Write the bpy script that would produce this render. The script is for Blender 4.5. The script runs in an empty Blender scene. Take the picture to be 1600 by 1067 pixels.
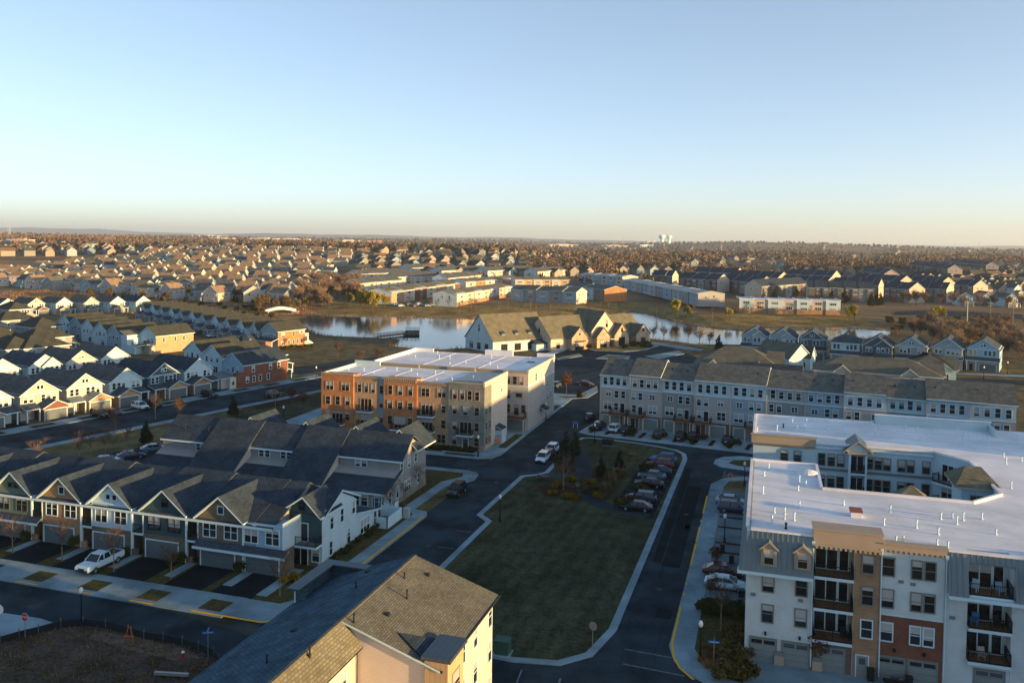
import bpy, math, random
import numpy as np
from mathutils import Vector, Matrix
R_ = math.radians
S = bpy.context.scene
COL = S.collection
random.seed(7)

# ------------------------------------------------------------------ camera
CF, CTH, CPH, CH = 1300.0, R_(2.0), R_(0.75), 40.0      # focal length in photo pixels, pitch, roll, height
CY0 = 377 + CF * math.tan(CTH)
cam_d = bpy.data.cameras.new('camera')
cam = bpy.data.objects.new('camera', cam_d)
COL.objects.link(cam)
S.camera = cam
_c, _s = math.cos(CTH), math.sin(CTH)
_up0 = Vector((0, _s, _c)); _r0 = Vector((1, 0, 0)); CFW = Vector((0, _c, -_s))
CRR = math.cos(CPH) * _r0 + math.sin(CPH) * _up0
CUU = -math.sin(CPH) * _r0 + math.cos(CPH) * _up0
cam.matrix_world = Matrix(((CRR.x, CUU.x, -CFW.x, 0), (CRR.y, CUU.y, -CFW.y, 0), (CRR.z, CUU.z, -CFW.z, CH), (0, 0, 0, 1)))
cam_d.sensor_width = 36.0
cam_d.lens = CF / 1600 * 36.0
cam_d.shift_y = (CY0 - 533.5) / 1600
cam_d.clip_start = 1.0
cam_d.clip_end = 60000.0

# ------------------------------------------------------------------ world, sun, exposure
SUN_EL, SUN_AZ = R_(4.8), R_(115.8)                      # azimuth clockwise from +Y
w = bpy.data.worlds.new('World'); S.world = w; w.use_nodes = True
nt = w.node_tree
sky = nt.nodes.new('ShaderNodeTexSky'); sky.sky_type = 'NISHITA'; sky.sun_disc = False
sky.sun_elevation = SUN_EL; sky.sun_rotation = SUN_AZ
sky.air_density = 0.5; sky.dust_density = 0.95; sky.ozone_density = 0.95; sky.altitude = 100
gam = nt.nodes.new('ShaderNodeGamma'); gam.inputs[1].default_value = 0.75
nt.links.new(sky.outputs[0], gam.inputs[0]); nt.links.new(gam.outputs[0], nt.nodes['Background'].inputs[0])
nt.nodes['Background'].inputs[1].default_value = 0.15
sun_d = bpy.data.lights.new('sun', 'SUN'); sun = bpy.data.objects.new('sun', sun_d); COL.objects.link(sun)
sun_d.energy = 5.0; sun_d.color = (1.0, 0.55, 0.20); sun_d.angle = R_(0.6)
_sd = Vector((math.sin(SUN_AZ) * math.cos(SUN_EL), math.cos(SUN_AZ) * math.cos(SUN_EL), math.sin(SUN_EL)))
sun.rotation_euler = (-_sd).to_track_quat('-Z', 'Y').to_euler()
S.view_settings.view_transform = 'Standard'; S.view_settings.look = 'None'
S.view_settings.exposure = 1.70; S.view_settings.gamma = 1.0
S.cycles.max_bounces = 6; S.cycles.diffuse_bounces = 3; S.cycles.glossy_bounces = 3
S.cycles.volume_bounces = 0; S.cycles.transparent_max_bounces = 6
S.cycles.use_denoising = True
HAZE_D = 6.5e-5

# ------------------------------------------------------------------ plan helpers
def at(px, py, z=None):
    """a photo point read as a place on the land (or on the level z)"""
    d = CRR * ((px - 800) / CF) + CUU * ((CY0 - py) / CF) + CFW
    t = ((z or 0) - CH) / d.z
    if z is not None or d.y * t < 372: return Vector((d.x * t, d.y * t, z or 0))
    s = 372 / d.y; q = s
    while s < t:
        if CH + d.z * s < hz(d.x * s, d.y * s): break
        q = s; s *= 1.0012
    for _ in range(8):
        m_ = (q + s) / 2
        if CH + d.z * m_ < hz(d.x * m_, d.y * m_): s = m_
        else: q = m_
    return Vector((d.x * q, d.y * q, hz(d.x * q, d.y * q)))
def depth(px, py, Y):
    d = CRR * ((px - 800) / CF) + CUU * ((CY0 - py) / CF) + CFW
    t = Y / d.y
    return Vector((d.x * t, Y, CH + d.z * t))
def gr(a, b, A=17.0, z=0.0):
    c, s = math.cos(R_(A)), math.sin(R_(A))
    return Vector((a * c + b * s, -a * s + b * c, z))
def ga(px, py, A=17.0, z=0.0):
    p = at(px, py, z); c, s = math.cos(R_(A)), math.sin(R_(A))
    return (p.x * c - p.y * s, p.x * s + p.y * c)

# ------------------------------------------------------------------ materials
MATS = {}
def mat(name, col, rough=0.8, kind='plain', var=0.22, scale=0.6, col2=None, a=None, metallic=0.0, bump=0.0, spec=0.12, obvar=0.0, tint=True):
    m = bpy.data.materials.new(name); m.use_nodes = True; MATS[name] = m
    n = m.node_tree.nodes; L = m.node_tree.links; b = n['Principled BSDF']
    b.inputs['Roughness'].default_value = rough; b.inputs['Metallic'].default_value = metallic
    b.inputs['Specular IOR Level'].default_value = spec
    tc = n.new('ShaderNodeTexCoord')
    if kind == 'shingle' or name.startswith(('asphalt', 'lawn', 'mulch', 'dirt', 'bank', 'meadow')): b.inputs['Specular IOR Level'].default_value = .03
    if tint and not name.startswith(('leaf', 'twig', 'bark', 'needle', 'dry', 'pale_bark', 'lawn', 'meadow', 'bank', 'riprap', 'hill', 'ivory', 'cream', 'stucco_tan', 'orange_b', 'red_b', 'yellow', 'tan_b', 'sign', 'lamp', 'tail', 'wood', 'stone', 'fascia_tan', 'copper', 'dirt', 'straw', 'mulch')): col = (col[0] * .73, col[1] * 1.03, min(.8, col[2] * 1.2))  # cool cast of the shade mixed into man-made base colours
    c4 = (*col, 1); d4 = (*(col2 or [x * (1 - var) for x in col]), 1)
    nz = n.new('ShaderNodeTexNoise'); nz.inputs['Scale'].default_value = scale; nz.inputs['Detail'].default_value = 5
    L.new(tc.outputs['Object'], nz.inputs['Vector'])
    rp = n.new('ShaderNodeValToRGB'); rp.color_ramp.elements[0].position = 0.35; rp.color_ramp.elements[1].position = 0.65
    rp.color_ramp.elements[0].color = d4; rp.color_ramp.elements[1].color = c4
    L.new(nz.outputs[0], rp.inputs[0])
    out = rp.outputs[0]; hgt = None
    def mul(o, fac_sock, lo):
        mx = n.new('ShaderNodeMix'); mx.data_type = 'RGBA'; mx.blend_type = 'MULTIPLY'; mx.inputs[0].default_value = 1
        r2 = n.new('ShaderNodeValToRGB'); r2.color_ramp.elements[0].color = (lo, lo, lo, 1); r2.color_ramp.elements[1].color = (1, 1, 1, 1)
        L.new(fac_sock, r2.inputs[0]); L.new(o, mx.inputs[6]); L.new(r2.outputs[0], mx.inputs[7])
        return mx.outputs[2], r2
    if kind in ('brick', 'shingle'):
        br = n.new('ShaderNodeTexBrick')
        L.new(tc.outputs['UV'], br.inputs['Vector'])
        if kind == 'brick':
            bw, bh, mo = (a or (0.42, 0.14, 0.014))
        else:
            bw, bh, mo = (a or (0.42, 0.24, 0.03))
        br.inputs['Scale'].default_value = 1; br.inputs['Brick Width'].default_value = bw; br.inputs['Row Height'].default_value = bh
        br.inputs['Mortar Size'].default_value = mo; br.inputs['Mortar Smooth'].default_value = 0.3
        br.inputs['Color1'].default_value = (1, 1, 1, 1); cc = .93 if name == 'white_brick' else .80 if kind == 'brick' else .66
        br.inputs['Color2'].default_value = (cc, cc, cc, 1)
        br.inputs['Mortar'].default_value = (0.45, 0.45, 0.45, 1) if kind == 'shingle' else (1.02, 1.0, .98, 1) if name == 'white_brick' else (1.12, 1.08, 1.05, 1)
        mx = n.new('ShaderNodeMix'); mx.data_type = 'RGBA'; mx.blend_type = 'MULTIPLY'; mx.inputs[0].default_value = 1
        L.new(out, mx.inputs[6]); L.new(br.outputs[0], mx.inputs[7]); out = mx.outputs[2]
        hgt = br.outputs['Fac']
        if bump == 0: bump = 0.15
        inv = True
    elif kind in ('siding', 'batten', 'seam'):
        wv = n.new('ShaderNodeTexWave'); wv.wave_profile = 'SAW'
        wv.bands_direction = 'Y' if kind == 'siding' else 'X'
        per = a or {'siding': 0.18, 'batten': 0.4, 'seam': 0.45}[kind]
        wv.inputs['Scale'].default_value = math.pi * 2 / 20 / per
        L.new(tc.outputs['UV'], wv.inputs['Vector'])
        out, r2 = mul(out, wv.outputs[0], 0.62)
        r2.color_ramp.elements[1].position = 0.18
    if name == 'lawn':                                           # mower stripes and worn patches
        mp = n.new('ShaderNodeMapping'); mp.inputs['Rotation'].default_value = (0, 0, R_(20)); L.new(tc.outputs['Object'], mp.inputs[0])
        wv = n.new('ShaderNodeTexWave'); wv.inputs['Scale'].default_value = .17; wv.inputs['Distortion'].default_value = 1.2; wv.inputs['Detail'].default_value = 2; L.new(mp.outputs[0], wv.inputs['Vector'])
        out, r2 = mul(out, wv.outputs[0], .80)
        n3 = n.new('ShaderNodeTexNoise'); n3.inputs['Scale'].default_value = .09; n3.inputs['Detail'].default_value = 7; L.new(tc.outputs['Object'], n3.inputs['Vector'])
        out, r2 = mul(out, n3.outputs[0], .62); r2.color_ramp.elements[0].position = .35; r2.color_ramp.elements[1].position = .6
    if name.startswith(('lawn', 'bank', 'meadow', 'dirt', 'straw')):   # tufts
        n4 = n.new('ShaderNodeTexNoise'); n4.inputs['Scale'].default_value = 2.2 if name[0] in 'lds' else .8; n4.inputs['Detail'].default_value = 8; n4.inputs['Roughness'].default_value = .75; L.new(tc.outputs['Object'], n4.inputs['Vector'])
        out, r2 = mul(out, n4.outputs[0], .42); r2.color_ramp.elements[0].position = .36; r2.color_ramp.elements[1].position = .56
    if name.startswith(('membrane', 'asphalt', 'concrete')):     # stains and wear
        n3 = n.new('ShaderNodeTexNoise'); n3.inputs['Scale'].default_value = .11; n3.inputs['Detail'].default_value = 9; n3.inputs['Roughness'].default_value = .65; L.new(tc.outputs['Object'], n3.inputs['Vector'])
        out, r2 = mul(out, n3.outputs[0], .62 if name[0] != 'm' else .78); r2.color_ramp.elements[0].position = .36; r2.color_ramp.elements[1].position = .58
    if obvar:
        oi = n.new('ShaderNodeObjectInfo'); hs = n.new('ShaderNodeHueSaturation')
        mr = n.new('ShaderNodeMapRange'); mr.inputs[3].default_value = 1 - obvar; mr.inputs[4].default_value = 1 + obvar
        L.new(oi.outputs['Random'], mr.inputs[0]); L.new(mr.outputs[0], hs.inputs['Value']); L.new(out, hs.inputs['Color']); out = hs.outputs[0]
        m2 = n.new('ShaderNodeMapRange'); m2.inputs[3].default_value = 0.5 - obvar * .06; m2.inputs[4].default_value = 0.5 + obvar * .06
        ad = n.new('ShaderNodeMath'); ad.operation = 'FRACT'; mm = n.new('ShaderNodeMath'); mm.operation = 'MULTIPLY'; mm.inputs[1].default_value = 17.3
        L.new(oi.outputs['Random'], mm.inputs[0]); L.new(mm.outputs[0], ad.inputs[0]); L.new(ad.outputs[0], m2.inputs[0]); L.new(m2.outputs[0], hs.inputs['Hue'])
    L.new(out, b.inputs['Base Color'])
    if bump:
        bp = n.new('ShaderNodeBump'); bp.inputs['Strength'].default_value = bump; bp.inputs['Distance'].default_value = 0.05
        if hgt: bp.invert = True; L.new(hgt, bp.inputs['Height'])
        else:
            n2 = n.new('ShaderNodeTexNoise'); n2.inputs['Scale'].default_value = scale * 12; n2.inputs['Detail'].default_value = 4
            L.new(tc.outputs['Object'], n2.inputs['Vector']); L.new(n2.outputs[0], bp.inputs['Height'])
        L.new(bp.outputs[0], b.inputs['Normal'])
    return m

# trims and walls
mat('white_trim', (.62, .63, .62), .6, var=.08)
mat('white_siding', (.54, .55, .55), .7, 'siding', var=.08)
mat('cream_siding', (.46, .42, .36), .7, 'siding', var=.08)
mat('ivory_siding', (.50, .47, .43), .7, 'siding', var=.08)
mat('beige_siding', (.47, .36, .315), .7, 'siding', var=.1)
mat('taupe_siding', (.33, .26, .23), .7, 'siding', var=.1)
mat('grey_siding', (.32, .345, .365), .7, 'siding', var=.1)
mat('lightblue_siding', (.33, .40, .455), .7, 'siding', var=.1)
mat('slate_siding', (.085, .105, .125), .7, 'siding', var=.1)
mat('green_batten', (.055, .085, .085), .75, 'batten', var=.1)
mat('olive_batten', (.165, .165, .125), .75, 'batten', var=.1)
mat('tan_batten', (.40, .31, .19), .75, 'batten', var=.1)
mat('white_batten', (.54, .54, .53), .7, 'batten', var=.08)
mat('stucco_tan', (.39, .35, .28), .85, var=.12)
mat('stucco_white', (.56, .53, .50), .85, var=.1)
mat('stucco_warm', (.56, .48, .39), .85, var=.1, tint=False)
mat('white_brick', (.63, .555, .51), .8, 'brick', var=.12)
mat('tan_brick', (.31, .215, .135), .85, 'brick', var=.22)
mat('brown_brick', (.20, .13, .09), .85, 'brick', var=.25)
mat('red_brick', (.175, .085, .058), .85, 'brick', var=.22)
mat('orange_brick', (.43, .205, .092), .85, 'brick', var=.2)
mat('yellow_brick', (.42, .30, .185), .85, 'brick', var=.2)
mat('grey_brick', (.27, .225, .185), .85, 'brick', var=.25)
mat('stone', (.42, .36, .27), .9, 'brick', a=(.7, .28, .03), var=.35)
mat('foundation', (.28, .20, .15), .9, var=.2)
mat('fascia_tan', (.32, .285, .225), .7, var=.1)
mat('frame_taupe', (.20, .18, .155), .6, var=.1)
mat('frame_dark', (.02, .022, .025), .5, var=.1)
mat('black_metal', (.012, .013, .015), .45, var=.1, metallic=.3)
mat('door_grey', (.13, .13, .13), .6, var=.1)
mat('door_taupe', (.25, .225, .20), .6, var=.1)
mat('door_teal', (.03, .09, .12), .5, var=.1)
mat('door_black', (.02, .02, .022), .5, var=.1)
mat('wood', (.22, .13, .07), .8, var=.3, scale=3)
mat('deck_grey', (.20, .18, .17), .85, var=.2)
# roofs
mat('shingle_brown', (.225, .18, .135), .9, 'shingle', var=.25, scale=.5, a=(.36, .20, .035))
mat('shingle_weathered', (.21, .175, .145), .92, 'shingle', var=.3, scale=.8)
mat('shingle_dark', (.066, .076, .094), .9, 'shingle', var=.3, scale=.5)
mat('shingle_charcoal', (.10, .105, .122), .9, 'shingle', var=.3, scale=.5)
mat('shingle_tan', (.25, .19, .125), .9, 'shingle', var=.25, scale=.5)
mat('shingle_umber', (.098, .083, .064), .9, 'shingle', var=.25, scale=.5)
mat('shingle_grey', (.16, .138, .128), .9, 'shingle', var=.25, scale=.5)
mat('shingle_slate', (.095, .135, .165), .9, 'shingle', var=.35, scale=.8)  # foreground roof shingles with blue shade put into the colour
mat('shingle_sand', (.34, .265, .175), .9, 'shingle', var=.2, scale=.5, tint=False)
mat('membrane', (.71, .77, .83), .75, var=.12, scale=.3, tint=False)
mat('membrane_grey', (.45, .44, .42), .8, var=.25, scale=.3, tint=False)
mat('metal_roof', (.085, .095, .105), .45, 'seam', var=.12, metallic=.5)
mat('metal_panel', (.20, .20, .20), .5, var=.12, metallic=.35)
mat('copper', (.28, .085, .045), .5, var=.3, metallic=.3, scale=3)
# ground
mat('asphalt', (.040, .051, .058), .92, var=.35, scale=.22, bump=.1)
mat('asphalt_new', (.019, .023, .026), .92, var=.3, scale=.3, bump=.1)
mat('asphalt_worn', (.05, .056, .06), .92, var=.25, scale=.2, bump=.1)
mat('concrete', (.30, .33, .34), .9, var=.18, scale=.5)
mat('concrete_dark', (.17, .18, .185), .9, var=.3, scale=.5)
mat('concrete_walk', (.275, .31, .32), .9, 'brick', a=(1.6, 1.6, .025), var=.15, scale=.5)
mat('yellow_paint', (.60, .36, .03), .7, var=.12, scale=2)
mat('white_paint', (.17, .18, .185), .8, var=.4, scale=2)
mat('mulch', (.045, .028, .018), 1, var=.4, scale=2, bump=.3)
mat('dirt', (.10, .085, .075), 1, col2=(.055, .046, .034), scale=.35, bump=.6)
mat('straw_dirt', (.15, .125, .10), 1, col2=(.085, .065, .048), scale=.8, bump=.5)
mat('lawn', (.082, .098, .058), 1, col2=(.042, .060, .036), scale=.35, bump=.8)
mat('lawn_green', (.055, .072, .026), 1, col2=(.085, .07, .032), scale=.4, bump=.4)
mat('meadow', (.34, .23, .11), 1, col2=(.15, .105, .048), scale=.12, bump=.5)
mat('bank_grass', (.31, .24, .095), 1, col2=(.15, .125, .048), scale=.1, bump=.4)
mat('riprap', (.36, .29, .19), 1, col2=(.12, .09, .055), scale=.9, bump=.8)
mat('hill_wood', (.060, .064, .056), 1, col2=(.038, .044, .040), scale=.004)
# plants
mat('bark', (.10, .075, .055), .95, var=.35, scale=3)
mat('pale_bark', (.22, .18, .14), .95, var=.3, scale=3)
mat('twig_brown', (.20, .158, .112), 1, var=.3, scale=.3, obvar=.35)
mat('twig_red', (.14, .088, .072), 1, var=.3, scale=.3, obvar=.3)
mat('twig_grey', (.115, .09, .07), 1, var=.3, scale=.3, obvar=.3)
mat('leaf_willow', (.30, .27, .045), 1, var=.35, scale=.4, obvar=.25)
mat('leaf_olive', (.105, .09, .03), 1, var=.4, scale=.4, obvar=.3)
mat('leaf_yellow', (.22, .15, .015), 1, var=.4, scale=1.2, obvar=.25)
mat('leaf_green', (.045, .06, .018), 1, var=.4, scale=.8, obvar=.3)
mat('needle', (.022, .036, .017), 1, var=.4, scale=.8, obvar=.3)
mat('leaf_rust', (.13, .062, .032), 1, var=.4, scale=1, obvar=.2)
mat('dry_grass', (.30, .20, .09), 1, var=.4, scale=1, obvar=.25)
# small things
mat('tyre', (.014, .014, .015), .9, var=.1)
mat('rim', (.38, .38, .38), .35, var=.1, metallic=.7)
mat('car_glass', (.012, .016, .02), .08, var=.05, spec=.6)
mat('lamp_white', (.75, .75, .72), .4, var=.05)
mat('tail_red', (.30, .015, .012), .35, var=.05)
mat('sign_red', (.42, .025, .03), .5, var=.08)
mat('sign_blue', (.03, .17, .50), .5, var=.08)
mat('sign_orange', (.60, .16, .03), .6, var=.08)
mat('sign_metal', (.34, .34, .34), .5, metallic=.5, var=.1)
mat('utility_green', (.045, .085, .06), .6, var=.1)
mat('utility_tan', (.42, .38, .31), .6, var=.1)
mat('pole_wood', (.20, .15, .11), .9, var=.2)
mat('pole_steel', (.46, .42, .36), .6, var=.1)
mat('tank_white', (.74, .76, .78), .6, var=.05)
mat('flag_red', (.40, .05, .05), .7, var=.1)
mat('tarp_blue', (.05, .18, .36), .6, var=.1)
for nm, c in dict(white=(.62, .63, .64), black=(.012, .013, .016), navy=(.02, .04, .085), red=(.22, .02, .025), silver=(.30, .32, .34), grey=(.10, .11, .12), blue=(.05, .15, .30), darkred=(.09, .012, .015), tealgrey=(.10, .16, .19)).items():
    mat('paint_' + nm, c, .25, var=.03, metallic=.25 if nm != 'white' else 0, spec=.5)

# window panes: dark glass, in some windows a pale blind drawn part of the way down
def pane_mat(name, dark, blind):
    m = bpy.data.materials.new(name); m.use_nodes = True; MATS[name] = m
    n = m.node_tree.nodes; L = m.node_tree.links; b = n['Principled BSDF']
    b.inputs['Roughness'].default_value = .07; b.inputs['Specular IOR Level'].default_value = .7
    tc = n.new('ShaderNodeTexCoord'); sp = n.new('ShaderNodeSeparateXYZ'); L.new(tc.outputs['Generated'], sp.inputs[0])
    oi = n.new('ShaderNodeObjectInfo')
    mr = n.new('ShaderNodeMapRange'); mr.inputs[3].default_value = .25; mr.inputs[4].default_value = 1.35
    L.new(oi.outputs['Random'], mr.inputs[0])
    gt = n.new('ShaderNodeMath'); gt.operation = 'GREATER_THAN'; L.new(sp.outputs['Z'], gt.inputs[0]); L.new(mr.outputs[0], gt.inputs[1])
    mx = n.new('ShaderNodeMix'); mx.data_type = 'RGBA'; mx.inputs[6].default_value = (*dark, 1); mx.inputs[7].default_value = (*blind, 1)
    L.new(gt.outputs[0], mx.inputs[0]); L.new(mx.outputs[2], b.inputs['Base Color'])
pane_mat('pane', (.012, .015, .018), (.34, .37, .37))
pane_mat('pane_dark', (.010, .013, .016), (.06, .075, .085))

def water_mat():
    m = bpy.data.materials.new('water'); m.use_nodes = True; MATS['water'] = m
    n = m.node_tree.nodes; L = m.node_tree.links; b = n['Principled BSDF']
    b.inputs['Base Color'].default_value = (.018, .042, .052, 1); b.inputs['Roughness'].default_value = .09
    b.inputs['IOR'].default_value = 1.33; b.inputs['Specular IOR Level'].default_value = .5
    tc = n.new('ShaderNodeTexCoord'); nz = n.new('ShaderNodeTexNoise'); nz.inputs['Scale'].default_value = .25; nz.inputs['Detail'].default_value = 3
    bp = n.new('ShaderNodeBump'); bp.inputs['Strength'].default_value = .08; bp.inputs['Distance'].default_value = .3
    L.new(tc.outputs['Object'], nz.inputs['Vector']); L.new(nz.outputs[0], bp.inputs['Height']); L.new(bp.outputs[0], b.inputs['Normal'])
water_mat()

def ground_mat():
    m = bpy.data.materials.new('ground_cover'); m.use_nodes = True; MATS['ground_cover'] = m
    n = m.node_tree.nodes; L = m.node_tree.links; b = n['Principled BSDF']; b.inputs['Roughness'].default_value = 1; b.inputs['Specular IOR Level'].default_value = .1
    tc = n.new('ShaderNodeTexCoord')
    def noise(sc, det):
        z = n.new('ShaderNodeTexNoise'); z.inputs['Scale'].default_value = sc; z.inputs['Detail'].default_value = det; L.new(tc.outputs['Object'], z.inputs['Vector']); return z.outputs[0]
    def ramp(f, c0, c1, p0=.4, p1=.6):
        r = n.new('ShaderNodeValToRGB'); r.color_ramp.elements[0].position = p0; r.color_ramp.elements[1].position = p1
        r.color_ramp.elements[0].color = (*c0, 1); r.color_ramp.elements[1].color = (*c1, 1); L.new(f, r.inputs[0]); return r.outputs[0]
    fine = ramp(noise(.22, 6), (.06, .060, .026), (.13, .11, .055))
    far = ramp(noise(.012, 8), (.10, .08, .045), (.22, .16, .09))
    mx = n.new('ShaderNodeMix'); mx.data_type = 'RGBA'
    ln = n.new('ShaderNodeVectorMath'); ln.operation = 'LENGTH'; L.new(tc.outputs['Object'], ln.inputs[0])
    mr = n.new('ShaderNodeMapRange'); mr.inputs[1].default_value = 380; mr.inputs[2].default_value = 560
    L.new(ln.outputs['Value'], mr.inputs[0]); L.new(mr.outputs[0], mx.inputs[0]); L.new(fine, mx.inputs[6]); L.new(far, mx.inputs[7])
    L.new(mx.outputs[2], b.inputs['Base Color'])
ground_mat()

# ------------------------------------------------------------------ mesh builder
class MB:
    def __init__(s): s.v = []; s.f = []; s.m = []
    def face(s, pts, m):
        i = len(s.v); s.v.extend([tuple(p) for p in pts]); s.f.append(list(range(i, i + len(pts)))); s.m.append(m)
    def box(s, x0, x1, y0, y1, z0, z1, m, top=None, bottom=True):
        a = [(x0, y0), (x1, y0), (x1, y1), (x0, y1)]
        s.prism(a, z0, z1, m, top or m, bottom)
    def prism(s, poly, z0, z1, m, top=None, bottom=True):
        n = len(poly)
        for i in range(n):
            p, q = poly[i], poly[(i + 1) % n]
            s.face([(p[0], p[1], z0), (q[0], q[1], z0), (q[0], q[1], z1), (p[0], p[1], z1)], m[i] if isinstance(m, list) else m)
        mt = top or (m[0] if isinstance(m, list) else m)
        s.face([(p[0], p[1], z1) for p in poly], mt)
        if bottom: s.face([(p[0], p[1], z0) for p in reversed(poly)], mt)
    def sheet(s, poly, z, m): s.face([(p[0], p[1], z) for p in poly], m)
    def extr(s, prof, axis, c0, c1, m, side=None):
        """profile [(h, z)] (counter-clockwise seen along +axis reversed) pushed along axis 'x' or 'y' from c0 to c1"""
        P = (lambda h, z, c: (c, h, z)) if axis == 'x' else (lambda h, z, c: (h, c, z))
        n = len(prof)
        e = [m] * 2
        s.face([P(h, z, c0) for h, z in (prof if axis == 'y' else reversed(prof))], e[0])
        s.face([P(h, z, c1) for h, z in (reversed(prof) if axis == 'y' else prof)], e[1])
        for i in range(n):
            p, q = prof[i], prof[(i + 1) % n]
            mm = (side[i] if isinstance(side, list) else side) or m
            pts = [P(*p, c0), P(*p, c1), P(*q, c1), P(*q, c0)]
            s.face(pts if axis == 'y' else pts[::-1], mm)
    def gable(s, h0, h1, z0, zr, axis, c0, c1, m, trim, t=.22, hc=None, z1=None):
        """gable roof over the span h0..h1 with its ridge along axis; a chevron of thickness t"""
        hc = (h0 + h1) / 2 if hc is None else hc; z1 = z0 if z1 is None else z1
        prof = [(h0, z0), (hc, zr), (h1, z1), (h1, z1 - t), (hc, zr - t), (h0, z0 - t)]
        prof = prof[::-1]
        # reversed order: sides are [h0 low->c low, c low->h1 low, h1 edge, h1->c top, c->h0 top, h0 edge]
        s.extr(prof, axis, c0, c1, trim, [trim, trim, trim, m, m, trim])
    def slab(s, p, t, m, trim):
        """roof plane through four points, thickness t downwards"""
        q = [(a[0], a[1], a[2] - t) for a in p]
        s.face(p, m); s.face(q[::-1], trim)
        for i in range(len(p)):
            j = (i + 1) % len(p); s.face([q[i], q[j], p[j], p[i]], trim)
    def hip(s, x0, x1, y0, y1, z0, zr, rx0, rx1, yr, m, trim, t=.2):
        s.face([(x0, y0, z0), (x1, y0, z0), (rx1, yr, zr), (rx0, yr, zr)], m)
        s.face([(x1, y1, z0), (x0, y1, z0), (rx0, yr, zr), (rx1, yr, zr)], m)
        s.face([(x0, y1, z0), (x0, y0, z0), (rx0, yr, zr)], m)
        s.face([(x1, y0, z0), (x1, y1, z0), (rx1, yr, zr)], m)
        s.box(x0, x1, y0, y1, z0 - t, z0 - .002, trim)
    def tube(s, p, q, r0, r1, m, n=6, caps=True):
        p = Vector(p); q = Vector(q); d = (q - p)
        if d.length < 1e-6: return
        d.normalize(); a = d.orthogonal().normalized(); b = d.cross(a)
        A = [p + (a * math.cos(2 * math.pi * k / n) + b * math.sin(2 * math.pi * k / n)) * r0 for k in range(n)]
        B = [q + (a * math.cos(2 * math.pi * k / n) + b * math.sin(2 * math.pi * k / n)) * r1 for k in range(n)]
        for k in range(n): s.face([A[k], A[(k + 1) % n], B[(k + 1) % n], B[k]], m)
        if caps: s.face(B, m); s.face(A[::-1], m)
    def lathe(s, prof, m, n=12, cx=0, cy=0):
        for i in range(len(prof) - 1):
            (r0, z0), (r1, z1) = prof[i], prof[i + 1]
            for k in range(n):
                a, b = 2 * math.pi * k / n, 2 * math.pi * (k + 1) / n
                pts = [(cx + r0 * math.cos(a), cy + r0 * math.sin(a), z0), (cx + r0 * math.cos(b), cy + r0 * math.sin(b), z0), (cx + r1 * math.cos(b), cy + r1 * math.sin(b), z1), (cx + r1 * math.cos(a), cy + r1 * math.sin(a), z1)]
                if r0 < 1e-5: pts = [pts[0], pts[2], pts[3]]
                elif r1 < 1e-5: pts = pts[:3]
                s.face(pts, m)
    def mesh(s, name, uv=True, smooth=False):
        me = bpy.data.meshes.new(name)
        me.from_pydata(s.v, [], s.f)
        names = list(dict.fromkeys(s.m)); ix = {k: i for i, k in enumerate(names)}
        for k in names: me.materials.append(MATS[k])
        me.polygons.foreach_set('material_index', [ix[k] for k in s.m])
        if smooth: me.polygons.foreach_set('use_smooth', [True] * len(s.f))
        if uv:
            lay = me.uv_layers.new(name='uv'); dat = np.zeros((len(me.loops), 2), dtype=np.float32)
            V = np.array(s.v, dtype=np.float64); k = 0
            for f in s.f:
                P = V[f]; n_ = len(f)
                nx = ny = nz = 0.0
                Q = np.roll(P, -1, axis=0)
                nx = ((P[:, 1] - Q[:, 1]) * (P[:, 2] + Q[:, 2])).sum(); ny = ((P[:, 2] - Q[:, 2]) * (P[:, 0] + Q[:, 0])).sum(); nz = ((P[:, 0] - Q[:, 0]) * (P[:, 1] + Q[:, 1])).sum()
                l = math.hypot(nx, ny)
                if l < 1e-4 * (abs(nz) + 1e-9): hx, hy = 1.0, 0.0; sx, sy, sz = 0.0, 1.0, 0.0
                else:
                    hx, hy = -ny / l, nx / l; L_ = math.sqrt(l * l + nz * nz)
                    sx, sy, sz = (-nz / L_) * (nx / l), (-nz / L_) * (ny / l), l / L_
                    
                dat[k:k + n_, 0] = P[:, 0] * hx + P[:, 1] * hy
                dat[k:k + n_, 1] = P[:, 0] * sx + P[:, 1] * sy + P[:, 2] * sz
                k += n_
            lay.data.foreach_set('uv', dat.ravel())
        me.update(); return me
    def build(s, name, parent=None, loc=(0, 0, 0), rz=0.0, uv=True, smooth=False):
        return link(name, s.mesh(name, uv, smooth), parent, loc, rz)

def link(name, me, parent=None, loc=(0, 0, 0), rz=0.0):
    o = bpy.data.objects.new(name, me); COL.objects.link(o)
    o.location = loc; o.rotation_euler = (0, 0, rz)
    if parent is not None: o.parent = parent
    return o
def tag(o, label, cat, group=None):
    o['label'] = label; o['category'] = cat
    if group: o['group'] = group
    return o
def thing(name, label, cat, loc=(0, 0, 0), rz=0.0, group=None):
    o = bpy.data.objects.new(name, None); COL.objects.link(o); o.empty_display_size = .5
    o.location = loc; o.rotation_euler = (0, 0, rz)
    return tag(o, label, cat, group)
KIDS = {}
def dup(root, loc, rz=0.0, label=None, group=None, scale=None):
    r = root.copy(); COL.objects.link(r); r.location = loc; r.rotation_euler = (0, 0, rz)
    if scale is not None: r.scale = (scale, scale, scale) if not isinstance(scale, tuple) else scale
    if label: r['label'] = label
    if group: r['group'] = group
    if root.name not in KIDS:
        KIDS[root.name] = [(c, list(c.children)) for c in root.children]
    for ch, gs in KIDS[root.name]:
        c = ch.copy(); COL.objects.link(c); c.parent = r
        for g in gs:
            d = g.copy(); COL.objects.link(d); d.parent = c
    return r
def struct(name, mb, uv=True):
    o = mb.build(name, uv=uv); o['kind'] = 'structure'; return o

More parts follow.
